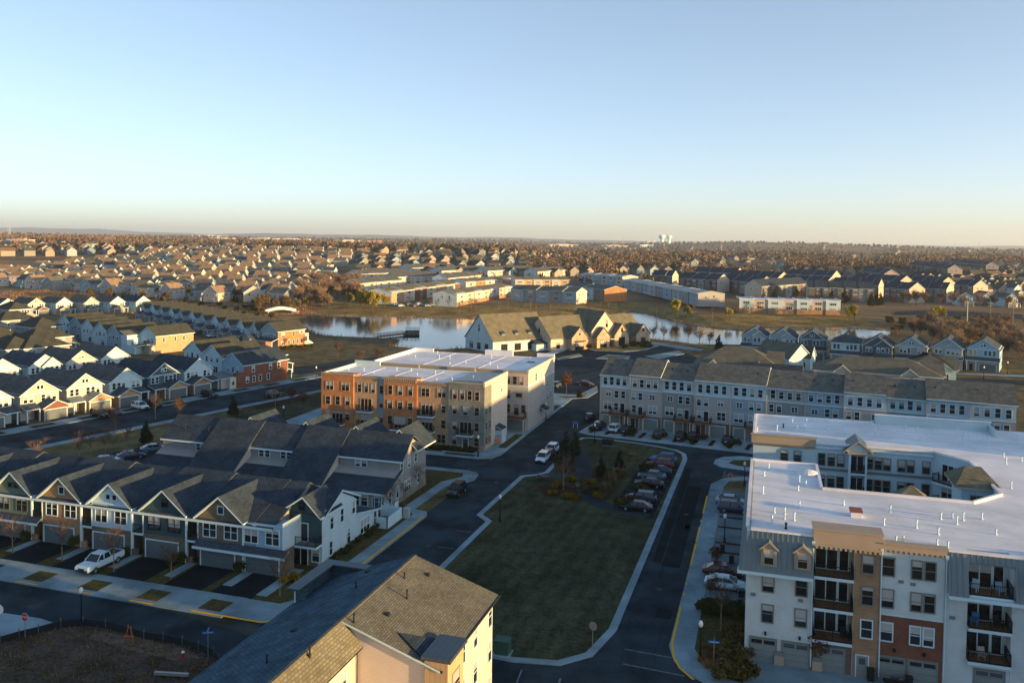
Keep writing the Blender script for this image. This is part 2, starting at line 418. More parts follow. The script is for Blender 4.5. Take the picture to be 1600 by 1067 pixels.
# ------------------------------------------------------------------ windows, doors, balconies (parts)
WC = {}
FACE = {'S': 0.0, 'E': math.pi / 2, 'N': math.pi, 'W': -math.pi / 2}
def win_mesh(w, h, style, fm, pm, split):
    key = (round(w, 2), round(h, 2), style, fm, pm, split)
    if key in WC: return WC[key]
    f = MB(); p = f if not split else MB()
    c = .11; y = -.07
    x0, x1 = -w / 2, w / 2
    f.box(x0 - c, x0, y, .01, -c, h + c, fm); f.box(x1, x1 + c, y, .01, -c, h + c, fm)
    f.box(x0, x1, y, .01, h, h + c, fm); f.box(x0, x1, y - .03, .01, -c, 0, fm)
    cols = {'dh': 1, 'pair': 2, 'triple': 3, 'fix': 1, 'slider': 2, 'slider3': 3, 'grid': 2}[style]
    for k in range(1, cols):
        xx = x0 + w * k / cols; f.box(xx - .05, xx + .05, y + .005, .01, 0, h, fm)
    if style in ('dh', 'pair', 'triple', 'grid'):
        for k in range(cols):
            a = x0 + w * k / cols + (.05 if k else 0); b = x0 + w * (k + 1) / cols - (.05 if k < cols - 1 else 0)
            f.box(a, b, y + .012, .01, h * .5 - .03, h * .5 + .03, fm)
    p.face([(x0, -.022, 0), (x1, -.022, 0), (x1, -.022, h), (x0, -.022, h)], pm)
    r = (f.mesh('window', uv=False), p.mesh('pane', uv=False) if split else None)
    WC[key] = r; return r
def win(par, x, y, z, w, h, face='S', style='dh', fm='white_trim', pm='pane', split=True, name='window'):
    a, b = win_mesh(w, h, style, fm, pm, split)
    o = link(name, a, par, (x, y, z), FACE[face] if isinstance(face, str) else face)
    if b is not None: link('pane', b, o)
    return o
GC = {}
def garage(par, x, y, w=4.9, h=2.25, face='S', m='door_grey', trim='white_trim', lites=False):
    key = (w, h, m, trim, lites)
    if key not in GC:
        g = MB(); x0, x1 = -w / 2, w / 2
        for k in range(4):
            z0 = h * k / 4; g.box(x0, x1, -.03, .01, z0 + .012, z0 + h / 4 - .012, m)
            nb = max(2, int(round(w / 1.2)))
            for j in range(nb):
                a = x0 + w * j / nb + .08; b = x0 + w * (j + 1) / nb - .08
                lit = lites and k == 3
                g.box(a, b, -.045, -.028, z0 + .1, z0 + h / 4 - .1, 'pane_dark' if lit else m)
        g.box(x0, x1, -.01, .012, 0, h, 'frame_dark')
        g.box(x0 - .14, x0, -.06, .01, 0, h + .14, trim); g.box(x1, x1 + .14, -.06, .01, 0, h + .14, trim); g.box(x0, x1, -.06, .01, h, h + .14, trim)
        GC[key] = g.mesh('garage_door', uv=False)
    return link('garage_door', GC[key], par, (x, y, 0.02), FACE[face])
DC = {}
def door(par, x, y, z=0, face='S', m='door_teal', w=1.0, h=2.1):
    key = (m, w, h)
    if key not in DC:
        g = MB(); g.box(-w / 2, w / 2, -.04, .01, .02, h, m); g.box(-w / 2 - .1, -w / 2, -.07, .01, 0, h + .1, 'white_trim'); g.box(w / 2, w / 2 + .1, -.07, .01, 0, h + .1, 'white_trim'); g.box(-w / 2, w / 2, -.07, .01, h, h + .1, 'white_trim')
        g.box(-w * .28, w * .28, -.05, -.038, h * .62, h * .9, 'pane_dark')
        h_ = MB(); h_.tube((w * .38, -.045, h * .47), (w * .38, -.10, h * .47), .03, .035, 'sign_metal')
        DC[key] = (g.mesh('door', uv=False), h_.mesh('handle', uv=False))
    o = link('door', DC[key][0], par, (x, y, z), FACE[face]); link('handle', DC[key][1], o)
    return o
BC = {}
def balcony(par, x, y, z, w, d, face='S', fascia='white_trim', rail='black_metal', floor='deck_grey', sides=True, rh=1.05):
    key = (round(w, 2), round(d, 2), fascia, rail, floor, sides)
    if key not in BC:
        g = MB(); g.box(-w / 2, w / 2, -d, -.004, -.28, 0, fascia, top=floor)
        r = MB()
        segs = [((-w / 2 + .05, -d + .05), (w / 2 - .05, -d + .05))]
        if sides: segs += [((-w / 2 + .05, -d + .05), (-w / 2 + .05, -.1)), ((w / 2 - .05, -d + .05), (w / 2 - .05, -.1))]
        for p, q in segs:
            L_ = math.hypot(q[0] - p[0], q[1] - p[1]); n = max(2, int(L_ / .16))
            for zz in (.1, rh):
                xa, xb = sorted((p[0], q[0])); ya, yb = sorted((p[1], q[1]))
                r.box(xa - .025, xb + .025, ya - .025, yb + .025, zz - .03, zz + .03, rail)
            for k in range(n + 1):
                t = k / n; X = p[0] + (q[0] - p[0]) * t; Y = p[1] + (q[1] - p[1]) * t; e = .035 if k in (0, n) or k % 10 == 0 else .011
                r.box(X - e, X + e, Y - e, Y + e, 0, rh - .03, rail)
        BC[key] = (g.mesh('balcony', uv=False), r.mesh('railing', uv=False))
    o = link('balcony', BC[key][0], par, (x, y, z), FACE[face] if isinstance(face, str) else face); link('railing', BC[key][1], o)
    return o
PC = {}
def pipe(par, x, y, z, h=.9, m='white_trim', r=.07, name='vent_pipe'):
    key = (h, m, r)
    if key not in PC:
        g = MB(); g.tube((0, 0, -.3), (0, 0, h), r, r, m, 8); g.tube((0, 0, h - .12), (0, 0, h), r * 1.5, r * 1.5, m, 8); g.tube((0, 0, -.1), (0, 0, .12), r * 2.2, r * 1.3, m, 8)
        PC[key] = g.mesh('vent_pipe', uv=False)
    return link(name, PC[key], par, (x, y, z))
# ------------------------------------------------------------------ terrain
def smooth(e0, e1, x):
    t = min(1, max(0, (x - e0) / (e1 - e0))); return t * t * (3 - 2 * t)
SHORE = [(-400, 520), (-190, 470), (-130, 425)]
BANK = 2.8
def shore_y(x):
    if x <= SHORE[0][0]: return SHORE[0][1]
    for (x0, y0), (x1, y1) in zip(SHORE, SHORE[1:]):
        if x <= x1: return y0 + (y1 - y0) * (x - x0) / (x1 - x0)
    return SHORE[-1][1]
def hz(x, y):
    """height of the land"""
    r = math.hypot(x, y)
    bank = 0.0
    if y > 360:                                                  # the far side of the lake rises some metres above the water
        s = y - shore_y(x) - 2
        if s > 0: bank = BANK * smooth(0, 55, s)
    if y > 540: bank += 19 * smooth(540, 1060, y) * (1 - .6 * smooth(-60, 160, x))
    if r < 1300: return bank
    k = smooth(1300, 6000, r)
    n = math.sin(x * .0011 + 1.3) * math.cos(y * .0009) + .6 * math.sin(x * .0023 - y * .0017) + .3 * math.sin(x * .006 + y * .004)
    hill = 26 * math.exp(-((x - 1300) / 800) ** 2 - ((y - 4300) / 900) ** 2)
    return bank + k * (15 + 7 * n) + hill * smooth(1300, 3000, r)
def inset(poly, d):
    n = len(poly); out = []
    ar = sum(poly[i][0] * poly[(i + 1) % n][1] - poly[(i + 1) % n][0] * poly[i][1] for i in range(n))
    sg = 1 if ar > 0 else -1
    for i in range(n):
        p0, p1, p2 = [Vector(poly[j % n][:2]) for j in (i - 1, i, i + 1)]
        e1 = (p1 - p0).normalized(); e2 = (p2 - p1).normalized()
        n1 = Vector((-e1.y, e1.x)) * sg; n2 = Vector((-e2.y, e2.x)) * sg
        b = (n1 + n2); l = max(.5, b.dot(n1)); out.append(tuple(p1 + b * (d / l)))
    return out
def pg(*ab, A=17.0): return [tuple(gr(a, b, A)[:2]) for a, b in ab]
def pp(*p): return [tuple(at(*q)[:2]) for q in p]
def band(pts, w0, w1):
    """strip polygon along a polyline, from offset w0 to w1 (left positive)"""
    L_, R2 = [], []
    n = len(pts)
    for i in range(n):
        a = Vector(pts[max(0, i - 1)][:2]); b = Vector(pts[min(n - 1, i + 1)][:2]); e = (b - a).normalized(); nn = Vector((-e.y, e.x)); p = Vector(pts[i][:2])
        L_.append(tuple(p + nn * w1)); R2.append(tuple(p + nn * w0))
    return L_ + R2[::-1]

LAKE = [tuple(at(*q_, z=0)[:2]) for q_ in ((398, 497), (420, 492.5), (470, 491.5), (520, 494), (580, 495), (650, 496), (760, 498.5), (880, 499), (960, 492), (990, 488.5), (1015, 491), (1038, 497), (1060, 503), (1090, 509), (1125, 514), (1160, 516.5), (1250, 515), (1330, 513.5), (1392, 516), (1400, 519), (1388, 526), (1320, 532), (1230, 536), (1150, 538.5), (1085, 537.5), (1020, 530), (960, 522), (860, 533), (760, 542), (725, 544), (690, 546), (650, 545), (612, 541), (618, 536), (624, 533), (612, 530), (585, 527.5), (540, 526), (505, 524), (487, 520), (470, 510), (440, 501))]
SHORE += [p for p in LAKE[1:19]]; SHORE.append((330, 420)); SHORE.append((600, 470)); SHORE[3:] = sorted(SHORE[3:])
g = MB()
rings = [0, 40, 100, 200, 300, 360] + [372 + 7 * i for i in range(30)] + [600, 640, 680, 720, 760, 800, 850, 900, 1100, 1300, 1500, 1750, 2000, 2300, 2600, 3000, 3400, 3800, 4200, 4700, 5200, 5800, 6500, 7500, 9000, 12000, 17000, 26000]
ANG = [R_(-46 + .7 * i) for i in range(132)] + [R_(46.4 + 6.7 * i) for i in range(40)]
NA = len(ANG)
vi = []
for r in rings:
    row = []
    for k in range(NA):
        t = ANG[k]; x, y = r * math.sin(t), r * math.cos(t); g.v.append((x, y, hz(x, y) if y > 0 else 0)); row.append(len(g.v) - 1)
    vi.append(row)
for i in range(len(rings) - 1):
    for k in range(NA):
        k2 = (k + 1) % NA
        g.f.append([vi[i][k], vi[i][k2], vi[i + 1][k2], vi[i + 1][k]] if i else [vi[0][0], vi[1][k2], vi[1][k]]); g.m.append('ground_cover')
struct('ground', g, uv=False)

# far ridges on the skyline
h = MB()
def ridge(pts, Y, dY):
    """pts: (azimuth px, rise above the eye line in photo px)"""
    top = []
    for px, rise in pts:
        X = (px - 800) / CF * Y; top.append((X, Y, 40 + rise / CF * Y))
    for i in range(len(top) - 1):
        a, b = top[i], top[i + 1]
        fa, fb = (a[0] * .9, a[1] - dY, 20), (b[0] * .9, b[1] - dY, 20)
        ba, bb = (a[0] * 1.1, a[1] + dY, 20), (b[0] * 1.1, b[1] + dY, 20)
        h.face([fa, fb, b, a], 'hill_wood'); h.face([a, b, bb, ba], 'hill_wood')
def wav(x0, x1, f, n=60): return [(x0 + (x1 - x0) * i / n, f((x0 + (x1 - x0) * i / n))) for i in range(n + 1)]
ridge(wav(-500, 560, lambda x: 8.5 * math.exp(-((x - 90) / 190) ** 2) + 7 * math.exp(-((x + 330) / 240) ** 2) + 2.4 + .7 * math.sin(x * .05) + .4 * math.sin(x * .13 + 1)), 17500, 2500)
ridge(wav(180, 1250, lambda x: 6.2 * math.exp(-((x - 480) / 260) ** 2) + 3.2 * math.exp(-((x - 830) / 160) ** 2) + .9 + .6 * math.sin(x * .034) + .3 * math.sin(x * .11)), 14500, 2000)
ridge(wav(900, 2300, lambda x: 2.6 + .9 * math.sin(x * .012) + .5 * math.sin(x * .045)), 13500, 2000)
struct('hills', h, uv=False)

# ------------------------------------------------------------------ water and banks
g = MB(); g.sheet(LAKE, .05, 'water'); struct('lake_water', g, uv=False)
far_shore = LAKE[1:19]
def draped(name, lower, upper, m, n_=8, lift=.08):
    """ground cover between two lines, laid over the land"""
    g = MB(); G = []
    for p, q in zip(lower, upper):
        p, q = Vector(p[:2]), Vector(q[:2]); G.append([p.lerp(q, k / n_) for k in range(n_ + 1)])
    H = [[(v.x, v.y, hz(v.x, v.y) + lift) for v in r] for r in G]
    for a, b in zip(H, H[1:]):
        for k in range(n_): g.face([a[k], b[k], b[k + 1], a[k + 1]], m)
    return struct(name, g, uv=False)
def dens(pts, n_=4):
    out = []
    for a, b in zip(pts, pts[1:]):
        for k in range(n_): out.append(Vector(a[:2]).lerp(Vector(b[:2]), k / n_))
    return out + [Vector(pts[-1][:2])]
fs = dens(sorted(far_shore))
draped('far_bank_grass', [p + Vector((0, .5)) for p in fs], [p + Vector((0, 62 + 14 * math.sin(p.x * .05))) for p in fs], 'bank_grass', 12)
mx = [Vector((-330 + 9 * k, 0)) for k in range(26)]
draped('brown_meadow', [Vector((p.x, max(405, shore_y(p.x) - 60))) for p in mx], [Vector((p.x, shore_y(p.x) + 58 + 10 * math.sin(p.x * .04) + max(0, -200 - p.x) * .35)) for p in mx], 'meadow', 12, .1)
g = MB()
pts = band([(*p, 0) for p in far_shore], 0.5, 5.5)
for i in range(len(far_shore) - 1):
    a, b = Vector((*far_shore[i], 0)), Vector((*far_shore[i + 1], 0)); n_ = max(1, int((b - a).length / 3))
    e = (b - a).normalized(); nn = Vector((-e.y, e.x, 0))
    for k in range(n_):
        p = a.lerp(b, k / n_); q = a.lerp(b, (k + 1) / n_)
        z = .25 + .5 * random.random(); z2 = .35 + .3 * random.random()
        g.face([p + Vector((0, 0, .02)), q + Vector((0, 0, .02)), q + nn * 1.5 + Vector((0, 0, z2)), p + nn * 1.5 + Vector((0, 0, z2))], 'riprap')
        g.face([p + nn * 1.5 + Vector((0, 0, z2)), q + nn * 1.5 + Vector((0, 0, z2)), q + nn * 5 + Vector((0, 0, .05)), p + nn * 5 + Vector((0, 0, .05))], 'riprap')
struct('shore_stones', g, uv=False)

# ------------------------------------------------------------------ roads, kerbs, walks
g = MB()
g.sheet(pg((-46.8, 62), (20, 62), (20, 75), (-6, 77), (-6, 148), (8, 150), (40, 150), (70, 140), (70, 158), (30, 172), (-18, 176), (-40, 190), (-40, 214), (-47.2, 214), (-47.2, 143), (-105, 143), (-105, 135.2), (-46.8, 135.2)), .02, 'asphalt')
g.sheet(pg((-46.8, 62), (-46.8, 74), (-140, 74), (-140, 62)), .021, 'asphalt')
struct('neighbourhood_road', g)
g = MB()
g.sheet(pg((36, 158.6), (192, 158.6), (192, 173), (36, 173), A=-58.0), .02, 'asphalt')
g.sheet(pp((438, 582), (470, 586), (520, 575), (600, 562), (600, 556), (520, 566), (455, 574)), .024, 'asphalt_worn')
struct('left_street', g)
g = MB()
g.sheet(pp((862, 642), (862, 585), (868, 556), (838, 552), (840, 547), (880, 546), (905, 541), (950, 534), (1040, 541), (1085, 556), (1110, 580), (1000, 610), (932, 660), (905, 655)), .022, 'asphalt')
struct('clubhouse_parking_lot', g)
g = MB()
g.sheet(pp((30, 760), (120, 722), (165, 708), (262, 693), (262, 706), (232, 735), (140, 745)), .026, 'asphalt')
struct('rear_lane', g)
g = MB()   # darker repair patches and lane markings
g.sheet(pg((-11.6, 103), (-9.4, 103), (-9.4, 139), (-11.6, 139)), .028, 'asphalt_new')
g.sheet(pg((-12.9, 104), (-11.75, 104), (-11.75, 150), (-12.9, 150)), .028, 'asphalt_new')
g.sheet(pg((-10.6, 88.5), (-8.9, 88.5), (-8.9, 91), (-10.6, 91)), .028, 'asphalt_new')
g.sheet(pg((-10.2, 117.5), (-9.5, 117.5), (-9.5, 119.5), (-10.2, 119.5)), .028, 'asphalt_new')
random.seed(31)
def crack(p, q, n_=10, wob=.25, wd=.035):
    pts = [Vector(p[:2]).lerp(Vector(q[:2]), k / n_) + Vector((random.uniform(-wob, wob), random.uniform(-wob, wob))) for k in range(n_ + 1)]
    poly = band(pts, -wd, wd); n2 = len(pts)
    for k in range(n2 - 1): g.sheet([poly[k], poly[k + 1], poly[2 * n2 - 2 - k], poly[2 * n2 - 1 - k]], .0265, 'asphalt_new')
for k in range(46):
    a_, b_ = random.choice(((random.uniform(-13, -9), random.uniform(76, 150)), (random.uniform(-45.5, -38), random.uniform(78, 200)), (random.uniform(-120, -46), random.uniform(66, 73)), (random.uniform(-34, 20), random.uniform(68, 74)), (random.uniform(-100, -48), random.uniform(136, 142))))
    l_ = random.uniform(3, 12); t_ = R_(random.choice((0, 90)) + random.uniform(-9, 9)); crack(gr(a_, b_), gr(a_ + l_ * math.cos(t_), b_ + l_ * math.sin(t_)))
for k in range(7): a_ = -44 + k * .9; 
for a_, b_, w_, l_ in ((-42, 88, 2.2, 5), (-44, 118, 1.6, 8), (-41, 152, 2.4, 3), (-80, 69, 6, 2.0), (-60, 67.5, 3, 2.4), (-100, 70, 8, 1.6), (-30, 71, 2, 1.6), (-70, 139, 5, 2), (2, 156, 6, 2.4)): g.sheet(pg((a_, b_), (a_ + w_, b_), (a_ + w_, b_ + l_), (a_, b_ + l_)), .0275, random.choice(('asphalt_new', 'asphalt_worn')))
struct('road_patches', g)
g = MB()
for a_, b_ in ((-11, 96), (-10.5, 124), (-41.5, 100), (-42, 130), (-75, 69.5), (-58, 70.5), (-41, 170), (-10.5, 148), (-92, 68.5)):
    p = gr(a_, b_); g.sheet([(p.x + .38 * math.cos(t_ * .524), p.y + .38 * math.sin(t_ * .524)) for t_ in range(12)], .031, 'frame_dark')
struct('manhole_covers', g)
g = MB()
def line(p, q, wd=.15, m='white_paint', z=.034):
    g.sheet(band([gr(*p), gr(*q)], -wd / 2, wd / 2), z, m)
line((-12.5, 80.5), (-6.8, 80.2), .18); line((-12.2, 77.6), (-6.4, 77.2), .18); line((-17, 69.5), (-17.2, 73.2), .2); line((-20.6, 69), (-21, 73.5), .15)
for b_ in (146.2, 149.2): line((-6.3, b_), (-6.0, b_ + 4.8 - (b_ - 146) * 1.2), .15)
for b_ in (94, 100, 106.5): line((-40.2, b_), (-38, b_), .12)
for k in range(4):
    p0, p1 = at(868 - 0 * k, 608 - k * 12), at(955 + k * 14, 580 - k * 7)
    g.sheet(band([p0, p1], -.07, .07), .034, 'white_paint')
for b_ in (118.5, 122): line((-49, b_), (-46.9, b_), .12)
struct('road_markings', g)

# kerbed lawns and pavements
def kerbed(name, poly, top, d=.35, z=.13, mk='concrete'):
    m = MB(); m.prism(poly, -.05, z, mk); struct('kerb', m)
    if top:
        m = MB(); m.sheet(inset(poly, d), z + .012, top); struct(name, m)
PARK = pg((-37.6, 80), (-33, 76.2), (-28, 74.9), (-22.3, 74.5), (-17.8, 75.3), (-15.2, 78), (-13.9, 84), (-13.5, 120), (-13.2, 156), (-13.8, 159.6), (-15.6, 162.2), (-19, 163.8), (-25, 165.6), (-33, 166.6), (-35.2, 166), (-36, 163.5), (-36, 138.5), (-37.2, 136.6), (-39.3, 135), (-39.6, 113.4), (-37.4, 111.2))
kerbed('park_lawn', PARK, 'lawn', .85)
g = MB()
g.sheet(pp((958, 791), (1018, 812), (1061, 728), (1012, 717)), .155, 'asphalt_new')
struct('park_parking_bay', g)
g = MB()
PATHP = [at(*q) for q in ((903, 694), (910, 720), (913, 742), (911, 762), (922, 781), (948, 793), (985, 802), (1012, 807))]
g.sheet(band(PATHP, -1.4, 1.4), .158, 'asphalt_worn')
g.sheet(band([at(913, 745), at(880, 744), at(840, 745)], -1.1, 1.1), .157, 'asphalt_worn')
struct('park_path', g)
g = MB()
for q in [[(838, 760), (880, 758), (905, 766), (900, 776), (850, 776)], [(862, 716), (900, 712), (904, 738), (870, 740)], [(918, 740), (935, 728), (960, 735), (950, 752), (925, 756)]]:
    g.sheet(pp(*q), .153, 'mulch')
struct('park_mulch', g)
g = MB()
for k in range(9):
    t = (k + .2) / 9; p = at(958 + (1013 - 958) * t, 792 + (718 - 792) * t); q = at(1016 + (1059 - 1016) * t, 809 + (729 - 809) * t)
    g.sheet(band([p, q], -.06, .06), .166, 'white_paint')
struct('bay_markings', g)
# east pavement with the yellow kerb line, the drives and planting strips beside the apartment house
EW = pg((-8.4, 82.5), (-7.6, 79.6), (-6.2, 77.6), (-3.5, 75.7), (2, 74.6), (2, 76.6), (-2.6, 77.8), (-4.6, 79.6), (-5.9, 82.6), (-5.9, 140), (-5.2, 143.6), (-2.5, 145.3), (3, 145.6), (3, 147.6), (-3, 147.4), (-6.2, 145.2), (-8.0, 141))
m = MB(); m.prism(EW, -.05, .13, 'concrete', 'concrete_walk'); struct('east_pavement', m)
g = MB()
for b0, b1 in ((78.6, 92), (95, 95.6), (98, 98.6), (101, 101.6), (104, 112), (112.8, 119), (121, 122), (125, 134)):
    if b0 < 80: g.sheet(band([gr(-5.5, 76.6), gr(-6.9, 78.3), gr(-7.7, 80.3), gr(-8.15, 83), gr(-8.15, 92)], -.12, .12), .136, 'yellow_paint')
    else: g.sheet(pg((-8.26, b0), (-8.02, b0), (-8.02, b1), (-8.26, b1)), .136, 'yellow_paint')
g.sheet(pg((-46.85, 80), (-46.55, 80), (-46.45, 110.4), (-46.75, 110.4)), .145, 'yellow_paint')
g.sheet(pg((-58, 73.75), (-49.5, 73.75), (-49.5, 74.05), (-58, 74.05)), .145, 'yellow_paint')
g.sheet(band([gr(-49.5, 73.85), gr(-48, 75), gr(-47, 77)], -.15, .15), .146, 'yellow_paint')
struct('yellow_kerb_paint', g)
m = MB(); m.sheet(pg((-5.9, 92.5), (-1.3, 92.5), (-1.3, 138), (-5.9, 138)), .125, 'concrete_dark'); struct('apartment_driveways', m)
m = MB()
for b_ in (94.6, 97.6, 101.0, 104.6, 109.5, 113, 119.5, 124, 130): m.sheet(pg((-5.7, b_), (-2.2, b_), (-2.2, b_ + .7), (-5.7, b_ + .7)), .132, 'mulch')
struct('planting_strips', m)
m = MB(); m.sheet(pg((-5.9, 82.6), (-4.6, 79.7), (-2.6, 77.9), (-1.3, 77.6), (-1.3, 92.4), (-5.9, 92.4)), .125, 'lawn_green'); struct('corner_lawn', m)
m = MB(); m.sheet(pg((-5.5, 82.8), (-4.3, 80), (-2.4, 78.2), (-1.5, 78), (-1.5, 83.4), (-4.2, 84.2)), .131, 'mulch'); struct('corner_mulch', m)
m = MB(); m.sheet(pg((-1.2, 68), (60, 68), (60, 82.4), (-1.2, 82.4)), .06, 'concrete'); struct('apartment_apron', m)
m = MB(); m.prism(pg((-8.4, 154.5), (-8.2, 157.5), (-6.8, 160), (-3.5, 161.6), (4, 160.8), (4, 151.2), (-3, 151.6), (-7, 152.4)), -.05, .13, 'concrete'); struct('corner_island', m)
m = MB(); m.sheet(pg((-5.8, 155.4), (-5, 158), (-1.5, 159.2), (3, 158.6), (3, 154.2), (-4, 154.2)), .142, 'lawn_green'); struct('corner_island_lawn', m)
# pavement, bay and lawn west of the park street
WWALK = pg((-46.4, 78), (-46.2, 110.6), (-47, 112.3), (-49.3, 112.8), (-48.9, 125.6), (-47.3, 126.6), (-45.8, 130), (-46.2, 133.2), (-48.5, 135), (-58, 135), (-58, 133.4), (-49, 133.2), (-48.4, 131), (-50.6, 127.2), (-51, 113.6), (-48.4, 110.4), (-48.8, 80), (-50, 78.4), (-54, 78.4), (-54, 74), (-49.2, 74), (-47.2, 75.4))
m = MB(); m.prism(WWALK, -.05, .14, 'concrete', 'concrete_walk'); struct('west_pavement', m)
m = MB(); m.sheet(pg((-57, 78.5), (-50.2, 78.5), (-48.9, 80.2), (-48.5, 110.4), (-51.1, 113.6), (-50.7, 127.2), (-48.6, 131), (-49.2, 133.2), (-58, 133.2), (-58, 126), (-52, 126), (-52, 108), (-50.5, 100), (-50.5, 90), (-57, 84)), .12, 'lawn_green'); struct('side_lawn', m)
# street in front of the gabled terrace
m = MB(); m.prism(pg((-140, 73.6), (-54, 73.6), (-54, 78.5), (-140, 78.5)), -.05, .13, 'concrete', 'concrete_walk'); struct('terrace_pavement', m)
m = MB(); m.sheet(pg((-140, 78.5), (-49, 78.5), (-49, 89), (-140, 89)), .10, 'lawn_green'); struct('terrace_lawn', m)
UC = [-102.4, -94.4, -86.4, -78.5, -70.4, -62.3, -56.4]          # centres of the terrace's fronts
m = MB()
for i, c in enumerate(UC):
    gx = c - .4 if i < 6 else c
    m.sheet(pg((gx - 2.7, 78.4), (gx + 2.7 - (.3 if i == 5 else 0), 78.4), (gx + 2.7 - (.3 if i == 5 else 0), 84.7), (gx - 2.7, 84.7)), .125, 'asphalt_new')
struct('driveways', m)
m = MB()
for c in UC[:6]: m.sheet(pg((c + 3.3, 80.6), (c + 4.6, 80.6), (c + 4.6, 85), (c + 3.3, 85)), .127, 'concrete')
m.sheet(pg((-53.8, 79.5), (-52.4, 79.5), (-52.4, 87.5), (-53.8, 87.5)), .127, 'concrete')
struct('front_paths', m)
m = MB()
for c in UC[:6]: m.sheet(pg((c + 4.6, 74.6), (c + 8.6 - 1.2, 74.6), (c + 8.6 - 1.2, 77.1), (c + 4.6, 77.1)), .142, 'lawn_green')
struct('kerb_lawn_patches', m)
m = MB()
for c in UC[:6]: m.sheet(pg((c + 4.4, 73.72), (c + 7.6, 73.72), (c + 7.6, 74.0), (c + 4.4, 74.0)), .143, 'yellow_paint')
struct('yellow_kerb_marks', m)
# building plot bottom left
DIRT = pp((-60, 1014), (0, 1004), (60, 989), (100, 980), (140, 978), (200, 990), (280, 1006), (332, 1022), (345, 1040), (335, 1085), (-60, 1130))
m = MB()
N_ = 26
xs0 = min(p[0] for p in DIRT); 
m.prism(DIRT, -.05, .06, 'dirt'); struct('bare_plot', m)
m = MB(); m.sheet(pp((150, 985), (215, 996), (290, 1014), (318, 1028), (280, 1034), (200, 1016), (140, 998)), .075, 'straw_dirt'); struct('straw_covered_soil', m)
m = MB(); m.prism(pp((-60, 950), (0, 957), (62, 966), (100, 978), (60, 988), (0, 1002), (-60, 1012)), -.05, .05, 'concrete'); struct('plot_driveway', m)
# brick block surroundings
m = MB(); m.prism(pg((-100, 143), (-50, 143), (-47.4, 144.4), (-46.6, 147), (-46.6, 212), (-50, 212), (-100, 212)), -.05, .12, 'concrete'); struct('brick_block_pavement', m)
m = MB(); m.sheet(pg((-100, 145.3), (-58, 145.3), (-58, 147.6), (-100, 147.6)), .132, 'lawn_green'); m.sheet(pg((-57, 144), (-51, 144), (-51, 145.6), (-57, 145.6)), .132, 'lawn_green'); m.sheet(pg((-48.9, 152), (-47.3, 152), (-47.3, 164), (-48.9, 164)), .132, 'lawn_green')
m.sheet(pg((-48.6, 175), (-47.2, 175), (-47.2, 197), (-48.6, 197)), .132, 'lawn_green'); struct('brick_block_lawn', m)
m = MB(); m.sheet(pg((-66, 146.4), (-52, 146.4), (-52, 148), (-66, 148)), .136, 'mulch'); struct('brick_block_mulch', m)
# left street pavements
m = MB(); m.prism(pg((30, 173), (176, 173), (176, 177.6), (30, 177.6), A=-58.0), -.05, .12, 'concrete', 'concrete_walk'); struct('left_street_far_pavement', m)
m = MB(); m.prism(pg((30, 156.6), (190, 156.6), (190, 158.6), (30, 158.6), A=-58.0), -.05, .12, 'concrete', 'concrete_walk'); struct('left_street_near_pavement', m)
m = MB()
for k in range(11): m.sheet(pg((72 + k * 10.3, 173.8), (77 + k * 10.3, 173.8), (77 + k * 10.3, 176.2), (72 + k * 10.3, 176.2), A=-58.0), .131, 'lawn')
struct('left_street_lawn_patches', m)
m = MB()
for k in range(7): m.sheet(pg((88.5 + k * 10.3, 177.6), (93.8 + k * 10.3, 177.6), (93.8 + k * 10.3, 182), (88.5 + k * 10.3, 182), A=-58.0), .1, 'asphalt_new')
struct('left_street_driveways', m)
m = MB(); m.sheet(pp((372, 640), (440, 612), (505, 606), (505, 650), (420, 662), (360, 672)), .03, 'lawn'); struct('west_lawn', m)
m = MB()
for q in [[(395, 632), (470, 612), (488, 622), (440, 634), (400, 640)], [(360, 668), (400, 648), (455, 655), (430, 668)]]: m.sheet(pp(*q), .036, 'mulch')
struct('west_mulch_beds', m)
# clubhouse forecourt
m = MB(); m.prism(pp((905, 541), (925, 535), (960, 533), (1000, 534), (1029, 541), (1010, 547), (975, 550), (930, 549)), -.05, .14, 'concrete'); struct('roundabout_kerb', m)
m = MB(); m.sheet(inset(pp((905, 541), (925, 535), (960, 533), (1000, 534), (1029, 541), (1010, 547), (975, 550), (930, 549)), 1.2), .152, 'bank_grass'); struct('roundabout_lawn', m)
m = MB()
m.prism(pp((838, 556), (880, 545), (888, 539), (960, 531), (1030, 536), (1100, 546), (1095, 549), (1030, 540), (960, 533.5), (900, 541), (880, 549), (842, 560)), -.05, .12, 'concrete'); struct('clubhouse_pavement', m)
m = MB()
for q in [[(868, 560), (905, 553), (910, 556), (872, 563)], [(930, 561), (950, 554), (985, 557), (982, 561)], [(1008, 557), (1060, 548), (1070, 553), (1030, 561)], [(868, 622), (905, 617), (933, 603), (934, 612), (918, 622), (880, 624)]]:
    m.prism(pp(*q), -.05, .13, 'concrete')
struct('lot_islands', m)
m = MB()
for q in [[(874, 560), (903, 555), (906, 556), (876, 562)], [(937, 560), (952, 556), (980, 558), (977, 560)], [(871, 621), (904, 619), (918, 613), (914, 620), (882, 623)]]:
    m.sheet(pp(*q), .142, 'bank_grass')
struct('lot_island_lawns', m)
